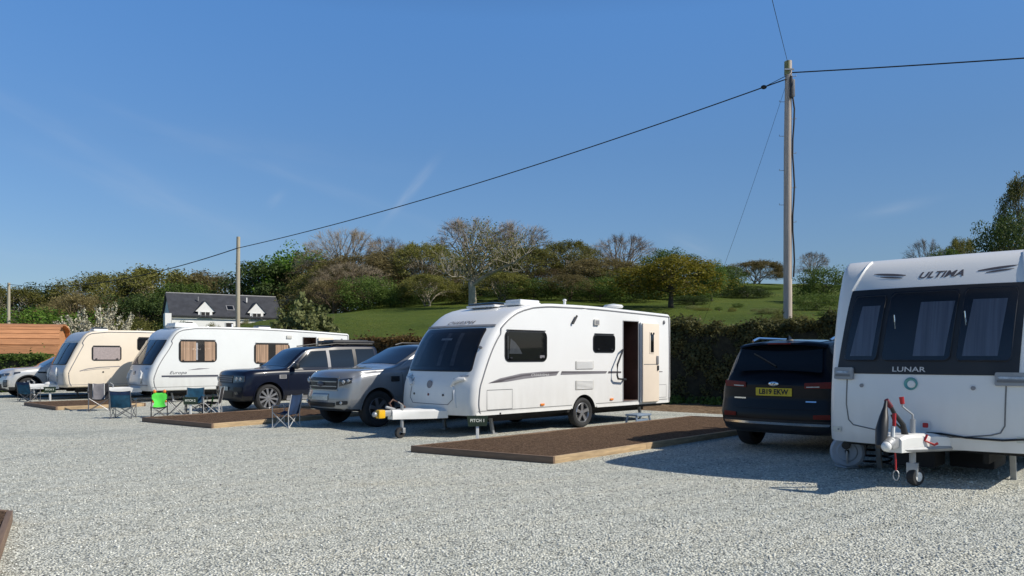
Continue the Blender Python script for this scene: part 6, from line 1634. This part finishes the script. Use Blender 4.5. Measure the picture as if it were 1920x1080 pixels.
p = d.f('number_plate', [(-.30, .60), (.30, .60), (.30, .71), (-.30, .71)], 'white_plate', (.03, .1), .020, thick=.014); d.f('plate_band', [(-.30, .71), (.30, .71), (.30, .745), (-.30, .745)], 'step_blue', (0, 0), .020)
d.t('windscreen', [(-.62, -.70), (-.62, .70), (-1.46, .60), (-1.46, -.60)], 'car_glass', (.04, .1), .008)
for sd in (1, -1):
    d.sd('side_window', [(-2.02, 1.28), (-.90, 1.28), (-1.50, 1.70), (-2.02, 1.725)], 'car_glass', sd); d.sd('side_window', [(-2.80, 1.29), (-2.12, 1.28), (-2.12, 1.725), (-2.74, 1.72)], 'dark_glass', sd)
    d.sd('canopy_window', [(-4.1, 1.34), (-3.0, 1.34), (-3.0, 1.70), (-4.05, 1.70)], 'dark_glass', sd)
    for ln_ in ([(-.62, 1.2), (-.66, .5)], [(-2.07, 1.2), (-2.05, .48), (-.66, .48)], [(-2.88, 1.75), (-2.9, .5)]): d.line(ln_, sd)
    b = MB(); b.box((-.42, sd * (d.W(-.4) + .01), 1.05), (.22, .03, .12), bev=.012); b.build('wing_vent', M['black'], d.root)
    b = MB(); b.box((-1.6, sd * .96, .40), (1.7, .14, .05), bev=.02); b.build('side_step', M['black'], d.root)
    b = MB(); b.tube([(-1.6, sd * .62, 1.83), (-1.8, sd * .62, 1.88), (-2.7, sd * .62, 1.88), (-2.8, sd * .62, 1.84)], .018, 6); b.build('roof_rail', M['black'], d.root)
d.arch(0, 'silver', .06); d.arch(-d.wb, 'silver', .06); d.mirror(-.95, 1.24, 'silver'); d.handle(-1.85, 1.08, 'chrome'); d.handle(-2.7, 1.08, 'chrome')

# ------ silver grey family SUV at the left edge
d = Car('parked_car', 'silver grey family car half hidden by the cream caravan at the left edge', 'car', (-18.15, 29.0), 46, dict(fo=.88, wb=2.74, ro=.95, wr=.375, ww=.24, tr=.83, zc=.26),
    [(.88, .95), (.80, 1.02), (.5, 1.08), (-.35, 1.14), (-.50, 1.17), (-.75, 1.31), (-1.1, 1.50), (-1.45, 1.64), (-1.7, 1.68), (-2.4, 1.70), (-3.3, 1.65), (-3.55, 1.50), (-3.69, 1.1)],
    [(.88, .90), (.5, 1.0), (-.5, 1.08), (-3.69, 1.12)], [(.88, .82), (.5, .91), (0, .945), (-3.2, .945), (-3.69, .86)], [(.88, .78), (-.5, .78), (-1.5, .68), (-3.69, .64)], 'grey_silver', cp=.22,
    fz=[(.25, -.10), (.40, 0), (.55, .02), (.68, 0), (.85, -.04), (1.1, -.16)], clad=lambda x, z: z < .36)
d.wheels('five', 'silver_rim', .76)
d.f('grille', [(-.48, .74), (.48, .74), (.52, .88), (-.52, .88)], 'black', (.1, .3), .012, thick=.012)
for sd in (1, -1):
    h = d.f('headlight', [(sd * .50, .80), (sd * .90, .84), (sd * .90, .93), (sd * .50, .90)], 'lamp_dark', (.10, .3), .014, thick=.012)
    b = MB(); b.ell(d.F(sd * .66, .86) + Vector((.015, 0, 0)), (.02, .06, .03)); b.build('lamp_bowl', M['lamp'], h)
    d.sd('headlight_wrap', [(.26, .93), (.58, .86), (.58, .95), (.26, .98)], 'lamp_dark', sd, (.1, .3), .010)
    v = d.f('bumper_vent', [(sd * .66, .40), (sd * .90, .42), (sd * .90, .68), (sd * .66, .66)], 'black', (.15, .2), .010)
    for z in (.48, .55, .61): d.f('vent_bar', [(sd * .68, z), (sd * .84, z + .005), (sd * .84, z + .025), (sd * .68, z + .02)], 'silver', (0, 0), .018, v, 4, 2)
    d.sd('side_window', [(-1.85, 1.15), (-.85, 1.14), (-1.45, 1.56), (-1.85, 1.585)], 'car_glass', sd); d.sd('side_window', [(-2.7, 1.16), (-1.95, 1.15), (-1.95, 1.59), (-2.6, 1.58)], 'dark_glass', sd)
    for ln_ in ([(-.56, 1.07), (-.58, .45)], [(-1.9, 1.1), (-1.88, .42), (-.6, .42)]): d.line(ln_, sd)
    d.sd('side_vent', [(-.62, .90), (-.30, .92), (-.30, .97), (-.56, .96)], 'black', sd, (.1, .2), .010)
d.f('lower_intake', [(-.55, .36), (.55, .36), (.58, .52), (-.58, .52)], 'black', (.1, .3), .010); d.f('number_plate', [(-.26, .56), (.26, .56), (.26, .67), (-.26, .67)], 'white_plate', (.03, .1), .018, thick=.012)
d.t('windscreen', [(-.55, -.72), (-.55, .72), (-1.48, .60), (-1.48, -.60)], 'car_glass', (.04, .1), .008)
d.arch(0, 'black', .045); d.arch(-d.wb, 'black', .045); d.mirror(-.88, 1.12, 'black'); d.handle(-1.7, 1.0, 'grey_silver')

# ------ black car seen from behind
K = 1.08
rc = Vector((3.38, 12.92)) + Vector((math.cos(R(42)), -math.sin(R(42)))) * .94 * K
d = Car('parked_car', 'black car seen from behind with a yellow plate beside the nearest caravan', 'car', (rc.x, rc.y), 42, dict(fo=.95, wb=2.78, ro=1.05, wr=.37, ww=.24, tr=.83, zc=.30),
    [(.95, .95), (.8, 1.02), (.4, 1.09), (-.40, 1.14), (-.6, 1.20), (-1.0, 1.44), (-1.4, 1.60), (-1.8, 1.665), (-2.6, 1.68), (-3.3, 1.645), (-3.48, 1.61), (-3.58, 1.48), (-3.70, 1.26), (-3.79, 1.12), (-3.83, 1.06)],
    [(.95, .90), (.5, 1.0), (-.5, 1.06), (-3.3, 1.12), (-3.83, 1.02)], [(.95, .80), (.4, .91), (0, .945), (-3.1, .945), (-3.5, .925), (-3.83, .885)], [(.95, .78), (-.5, .80), (-1.5, .70), (-3.3, .665), (-3.83, .70)], 'kia_black', near='rear', reverse=True, cp=.22, cr=.15,
    rz=[(.25, -.05), (.40, .03), (.62, .05), (.72, .01), (.80, -.02), (1.0, -.02), (1.2, -.04)], clad=lambda x, z: z < .46, k=K)
d.wheels('five')
d.t('rear_window', [(-3.50, -.60), (-3.50, .60), (-3.735, .68), (-3.735, -.68)], 'dark_glass', (.06, .12), .008)
b = MB(); rows = []
for y in np.linspace(-.66, .66, 13):
    e = .05 * (abs(y) / .66) ** 2.5; rows.append([(-3.36 + e * 0, y, 1.668 - e), (-3.62 + e * 2, y, 1.635 - e), (-3.63 + e * 2, y, 1.61 - e), (-3.42, y, 1.60 - e)])
b.grid(rows); b.build('spoiler', M['kia_black'], d.root, angle=60)
b = MB(); b.box((-3.625, 0, 1.622), (.02, .34, .018)); b.build('brake_light', M['red_lamp'], d.root)
for sd in (1, -1):
    h = d.r('tail_light', [(sd * .44, .97), (sd * .815, .98), (sd * .815, 1.07), (sd * .44, 1.05)], 'red_lamp', (.06, .2), .012, thick=.012)
    d.r('tail_light_bar', [(sd * .47, .985), (sd * .64, .99), (sd * .64, 1.005), (sd * .47, 1.0)], 'lamp', (0, 0), .022, h, 4, 2)
    d.sd('tail_light_wrap', [(-3.70, .98), (-3.50, 1.0), (-3.48, 1.07), (-3.70, 1.06)], 'red_lamp', sd, (.1, .2), .006)
    d.r('fog_light', [(sd * .58, .54), (sd * .80, .54), (sd * .80, .61), (sd * .58, .60)], 'red_lamp', (.1, .3), .010)
    d.sd('side_window', [(-3.30, 1.20), (-2.75, 1.17), (-2.75, 1.56), (-3.12, 1.55)], 'dark_glass', sd); d.sd('side_window', [(-2.65, 1.17), (-1.85, 1.15), (-1.85, 1.57), (-2.65, 1.56)], 'dark_glass', sd)
    d.sd('side_window', [(-1.75, 1.15), (-.95, 1.14), (-1.45, 1.52), (-1.75, 1.57)], 'car_glass', sd)
    b = MB(); b.tube([(-1.5, sd * .60, 1.66), (-1.7, sd * .60, 1.72), (-3.0, sd * .60, 1.72), (-3.2, sd * .60, 1.67)], .02, 6); b.build('roof_rail', M['chrome'], d.root)
b = MB(); q0 = d.top(-3.70, .0); q1 = d.top(-3.60, .38); b.tube([q0 + Vector((-.03, 0, .01)), q0.lerp(q1, .5) + Vector((-.035, 0, .02)), q1 + Vector((-.02, 0, .02))], .012, 5); b.build('rear_wiper', M['black'], d.root)
d.r('bumper_trim', [(-.78, .44), (.78, .44), (.80, .475), (-.80, .475)], 'chrome', (.05, .3), .014, nb=2, thick=.012)
d.r('tailgate_gap', [(-.62, .665), (.62, .665), (.62, .675), (-.62, .675)], 'plate_ink', (0, 0), .006, nb=2)
d.t('sheen_patch', [(-1.9, -.5), (-1.9, .5), (-3.3, .5), (-3.3, -.5)], 'roof_sheen', (.05, .1), .006)  # lighter, glossier patch laid on the roof for the sky's sheen
p = d.r('number_plate', [(.27, .855), (-.27, .855), (-.27, .97), (.27, .97)], 'yellow_plate', (.03, .1), .020, thick=.014)
lettering('lettering', 'LB19 EKW', .105, lambda u, v: fd_normal(d.Rr, -u,   .912 + v), M['plate_ink'], p, wide=.92, off=-.026, bold=.003)
b = MB(); q = d.Rr(0, 1.03) - Vector((.012, 0, 0)); b.ell(q, (.012, .075, .038)); b.build('badge', M['chrome'], d.root)
lettering('lettering', 'KIA', .045, lambda u, v: fd_normal(d.Rr, -u, 1.03 + v), M['plate_ink'], d.root, wide=1.1, off=-.03)
d.r('model_badge', [(.64, .80), (.44, .80), (.44, .82), (.64, .82)], 'chrome', (0, 0), .010, nb=2); d.r('model_badge', [(-.46, .77), (-.60, .77), (-.60, .79), (-.46, .79)], 'chrome', (0, 0), .010, nb=2)
b = MB(); b.add([(-3.15, .02, 1.695), (-3.15, -.02, 1.695), (-3.32, -.02, 1.68), (-3.32, .02, 1.68), (-3.26, 0, 1.76)], [(0, 1, 4), (1, 2, 4), (2, 3, 4), (3, 0, 4)]); b.build('shark_fin', M['kia_black'], d.root)
d.arch(0, 'black', .05); d.arch(-d.wb, 'black', .05); d.mirror(-.9, 1.12, 'kia_black'); d.handle(-1.6, 1.0, 'kia_black')
# ------------------------------------------------------------------ camp chairs, signs, barrel, step
def chair(label, loc, face, h=.80, wd=.52, back='blue', frame='tube_grey', arms=True, panel=None, wing=False, seat=None, top=None):
    """folding camp chair; local +x is the way the sitter faces"""
    e = empty('camp_chair', (loc[0], loc[1], 0), R(face)); e.scale = (.93, .93, .95); tag(e, label, 'camp chair', 'folding camp chairs')
    sw = wd / 2; sd = wd * .42; sh = h * .47; r = .010; h *= .95; sh = h * .47
    b = MB()
    fl, fr_, rl, rr = [(sd, sw, 0), (sd, -sw, 0), (-sd, sw, 0), (-sd, -sw, 0)]
    tl, tr, ul, ur = [(sd * 1.0, sw, sh), (sd * 1.0, -sw, sh), (-sd * .8, sw, sh * .92), (-sd * .8, -sw, sh * .92)]
    for a, c in ((fl, tr), (fr_, tl), (rl, ur), (rr, ul), (fl, ul), (rl, tl), (fr_, ur), (rr, tr)): b.tube([a, c], r, 6)
    bl, br = (-sd * 1.35, sw, h), (-sd * 1.35, -sw, h)
    for a, c in ((rl, bl), (rr, br)): b.tube([a, (a[0] * .95, a[1], sh), c], r, 6)
    if arms:
        for s_ in (1, -1): b.tube([(sd, s_ * sw, 0), (sd * 1.02, s_ * sw, h * .68)], r, 6)
    for p in (fl, fr_, rl, rr): b.box((p[0], p[1], .01), (.05, .04, .02), bev=.006)
    b.build('frame', M[frame], e)
    b = MB(); rows = []
    for i in range(7):
        t = i / 6; row = []
        for j in range(7):
            v = j / 6 * 2 - 1; row.append((sd - 1.8 * sd * t, v * sw * .98, sh - .08 * sh * t - .07 * (1 - v * v) * (1 - (2 * t - 1) ** 2 * .5)))
        rows.append(row)
    b.grid(rows); b.build('seat', M[seat or back], e, angle=180)
    b = MB(); rows = []
    for i in range(9):
        t = i / 8; z = sh * .85 + (h - sh * .85) * t; x = -sd * .85 - sd * .5 * t; w_ = sw
        if wing: w_ = sw * float(np.interp(t, [0, .3, .45, .62, .75, .88, 1], [.86, .62, .70, 1.08, 1.05, .82, .62]))
        rows.append([(x - .045 * (1 - (v * v)) * math.sin(math.pi * min(t + .15, 1)), v * w_, z - (.02 * (1 - v * v) if i == 8 else 0)) for v in np.linspace(-1, 1, 9)])
    b.grid(rows); bk = b.build('backrest', M[back], e, angle=180)
    if panel:
        b = MB(); b.grid([[(p[0] + .012, p[1] * .52, p[2]) for p in row] for row in rows]); b.build('back_panel', M[panel], bk, angle=180)
        b = MB()
        for s_ in (1, -1): b.tube([(rows[i][4][0] + .02, s_ * sw * .55, rows[i][4][2]) for i in range(9)], .012, 5)
        b.build('piping', M['pipe_white'], bk)
    if wing:
        for s_ in (1, -1):
            b = MB(); b.ell((rows[8][4][0], s_ * sw * .62, h + .02), (.03, .045, .05)); b.build('ear', M['orange'], bk)
            b = MB(); b.ell((rows[3][4][0] + .02, s_ * sw * .80, rows[3][4][2]), (.02, .03, .035)); b.build('strap', M['orange'], bk)
    if top:
        b = MB(); b.grid([[(p[0] - .006, p[1] * 1.02, p[2]) for p in row] for row in rows[6:]]); b.build('top_band', M[top], bk, angle=180)
    if arms:
        for s_ in (1, -1):
            b = MB(); b.grid([[(sd * 1.05, s_ * (sw + d), h * .69), (0, s_ * (sw + d), h * .66), (-sd * 1.15, s_ * (sw + d), h * .72)] for d in (-.035, .035)]); b.build('armrest', M[seat or back], e, angle=180)
    return e
chair('black camp chair with grey back panel and pale piping', (-11.75, 22.0), -60, .86, .56, 'black_cloth', 'tube_grey', panel='grey_cloth')
chair('blue camp chair turned with its back to the viewer', (-9.75, 19.4), 100, .77, .52, 'blue', 'tube_grey', top='navy_cloth')
chair('small lime green child chair with orange ears', (-8.92, 19.55), -68, .70, .40, 'lime', 'black', arms=False, wing=True, seat='black_cloth')
chair('navy and blue camp chair behind the middle pitch sign', (-8.52, 20.75), -75, .78, .46, 'blue', 'tube_grey', top='navy_cloth')
chair('slim lime green child chair seen side on', (-8.12, 20.5), -160, .66, .36, 'lime', 'black', arms=False, seat='black_cloth')
chair('black camp chair seen side on nearest the navy four-wheel drive', (-7.95, 20.55), -170, .82, .48, 'black_cloth', 'tube_white')
chair('navy camp chair with white tube frame before the navy four-wheel drive', (-4.93, 16.9), 165, .80, .50, 'navy_cloth', 'tube_white')
chair('blue camp chair in front of the silver grey car wheel', (-16.55, 26.5), 80, .76, .54, 'blue', 'tube_grey', top='navy_cloth')
def stool():
    e = empty('folding_stool', (-9.0, 20.7, 0), .3); tag(e, 'low dark folding stool left of the navy and blue camp chair', 'stool')
    b = MB()
    for y in (-.17, .17): b.tube([(-.17, y, 0), (.17, y, .36)], .011, 6); b.tube([(.17, y * .9, 0), (-.17, y * .9, .36)], .011, 6)
    b.build('frame', M['tube_grey'], e)
    b = MB(); b.grid([[(x, y, .37 - .04 * (1 - (x / .19) ** 2)) for y in np.linspace(-.19, .19, 5)] for x in np.linspace(-.19, .19, 7)]); b.build('seat', M['black_cloth'], e, angle=180)
stool()
def sign(label, loc, num, rz=0.0, k=1.0):
    e = empty('pitch_sign', (loc[0], loc[1], 0), rz); tag(e, label, 'sign', 'numbered pitch signs'); e.scale = (k, k, k)
    b = MB(); b.box((0, .02, .15), (.055, .03, .34), bev=.004); b.build('post', M['white_paint'], e)
    b = MB(); b.add([(-.19, -.012, .485), (.19, -.012, .485), (.17, -.012, .30), (-.165, -.012, .29), (-.19, .004, .485), (.19, .004, .485), (.17, .004, .30), (-.165, .004, .29)], [(0, 1, 2, 3), (4, 5, 6, 7), (0, 1, 5, 4), (1, 2, 6, 5), (2, 3, 7, 6), (3, 0, 4, 7)])
    o = b.build('board', M['sign'], e, smooth=False)
    lettering('lettering', 'PITCH ' + num, .078, lambda u, v: (Vector((u, -.012, .395 + v)), Vector((0, -1, 0))), M['gold'], o, off=.003, bold=.002, wide=.95)
sign('dark green pitch sign reading 1 before the open-door caravan', (-.62, 13.88), '1', .06)
sign('dark green pitch sign reading 2 before the blue camp chair', (-8.38, 20.15), '2', .1, 1.0)
sign('dark green pitch sign reading 3 before the cream caravan', (-15.75, 26.35), '3', .1, 1.05)
# water barrel lying by the nearest caravan
def barrel():
    th = R(42); e = empty('water_barrel', (4.53, 10.42, .06), math.atan2(-math.cos(th), -math.sin(th)) + .25); tag(e, 'grey rolling water barrel lying beside the nearest caravan', 'water barrel')
    b = MB(); r = .215
    b.lathe([(.03, .19), (r * .55, .20), (r * .62, .185), (r * .86, .19), (r, .165), (r * 1.02, .10), (r * .97, .06), (r * .97, -.06), (r * 1.02, -.10), (r, -.165), (r * .8, -.2), (.01, -.2)], (0, 0, r + .01), (1, 0, 0), 36); b.build('drum', M['barrel'], e)
    b = MB(); b.lathe([(.055, .185), (.055, .23), (.045, .24), (.001, .24)], (0, -.01, r + .10), (1, 0, 0), 16); b.build('cap', M['black'], e)
    b = MB(); b.box((.215, 0, r - .06), (.03, .025, .17), bev=.006); b.tube([(.2, -.14, .03), (.26, 0, .02), (.2, .14, .03)], .014, 6); b.build('handle', M['steel'], e)
barrel()
def hose():
    b = MB(); P = []
    for i in range(60):
        a = i * .32; P.append((4.95 + .17 * math.cos(a) * (1 + .1 * math.sin(i)), 10.45 + .17 * math.sin(a), .09 + .004 * i))
    b.tube(P, .014, 6); o = b.build('coiled_hose', M['black']); tag(o, 'black coiled hose under the nearest caravan beside the barrel', 'hose')
hose()
def step():
    e = empty('step_stool', (2.88, 17.62, 0), math.atan2(-math.cos(R(45)), -math.sin(R(45)))); tag(e, 'blue grey plastic step below the open caravan door', 'step')
    b = MB(); b.box((0, 0, .22), (.56, .34, .05), bev=.02); b.build('tread', M['step_blue'], e)
    for x in (-.24, .24):
        for y in (-.12, .12):
            b = MB(); b.tube([(x * 1.15, y * 1.25, 0), (x, y, .20)], [.03, .024], 6); b.build('leg', M['step_blue'], e)
    b = MB(); b.box((0, .10, .10), (.46, .03, .06), bev=.01); b.build('brace', M['step_blue'], e)
step()
loose_stones(42000)
for k_, P_ in PROTO.items():
    if not P_['used']:
        for ch in list(P_['root'].children): bpy.data.objects.remove(ch)
        bpy.data.objects.remove(P_['root'])
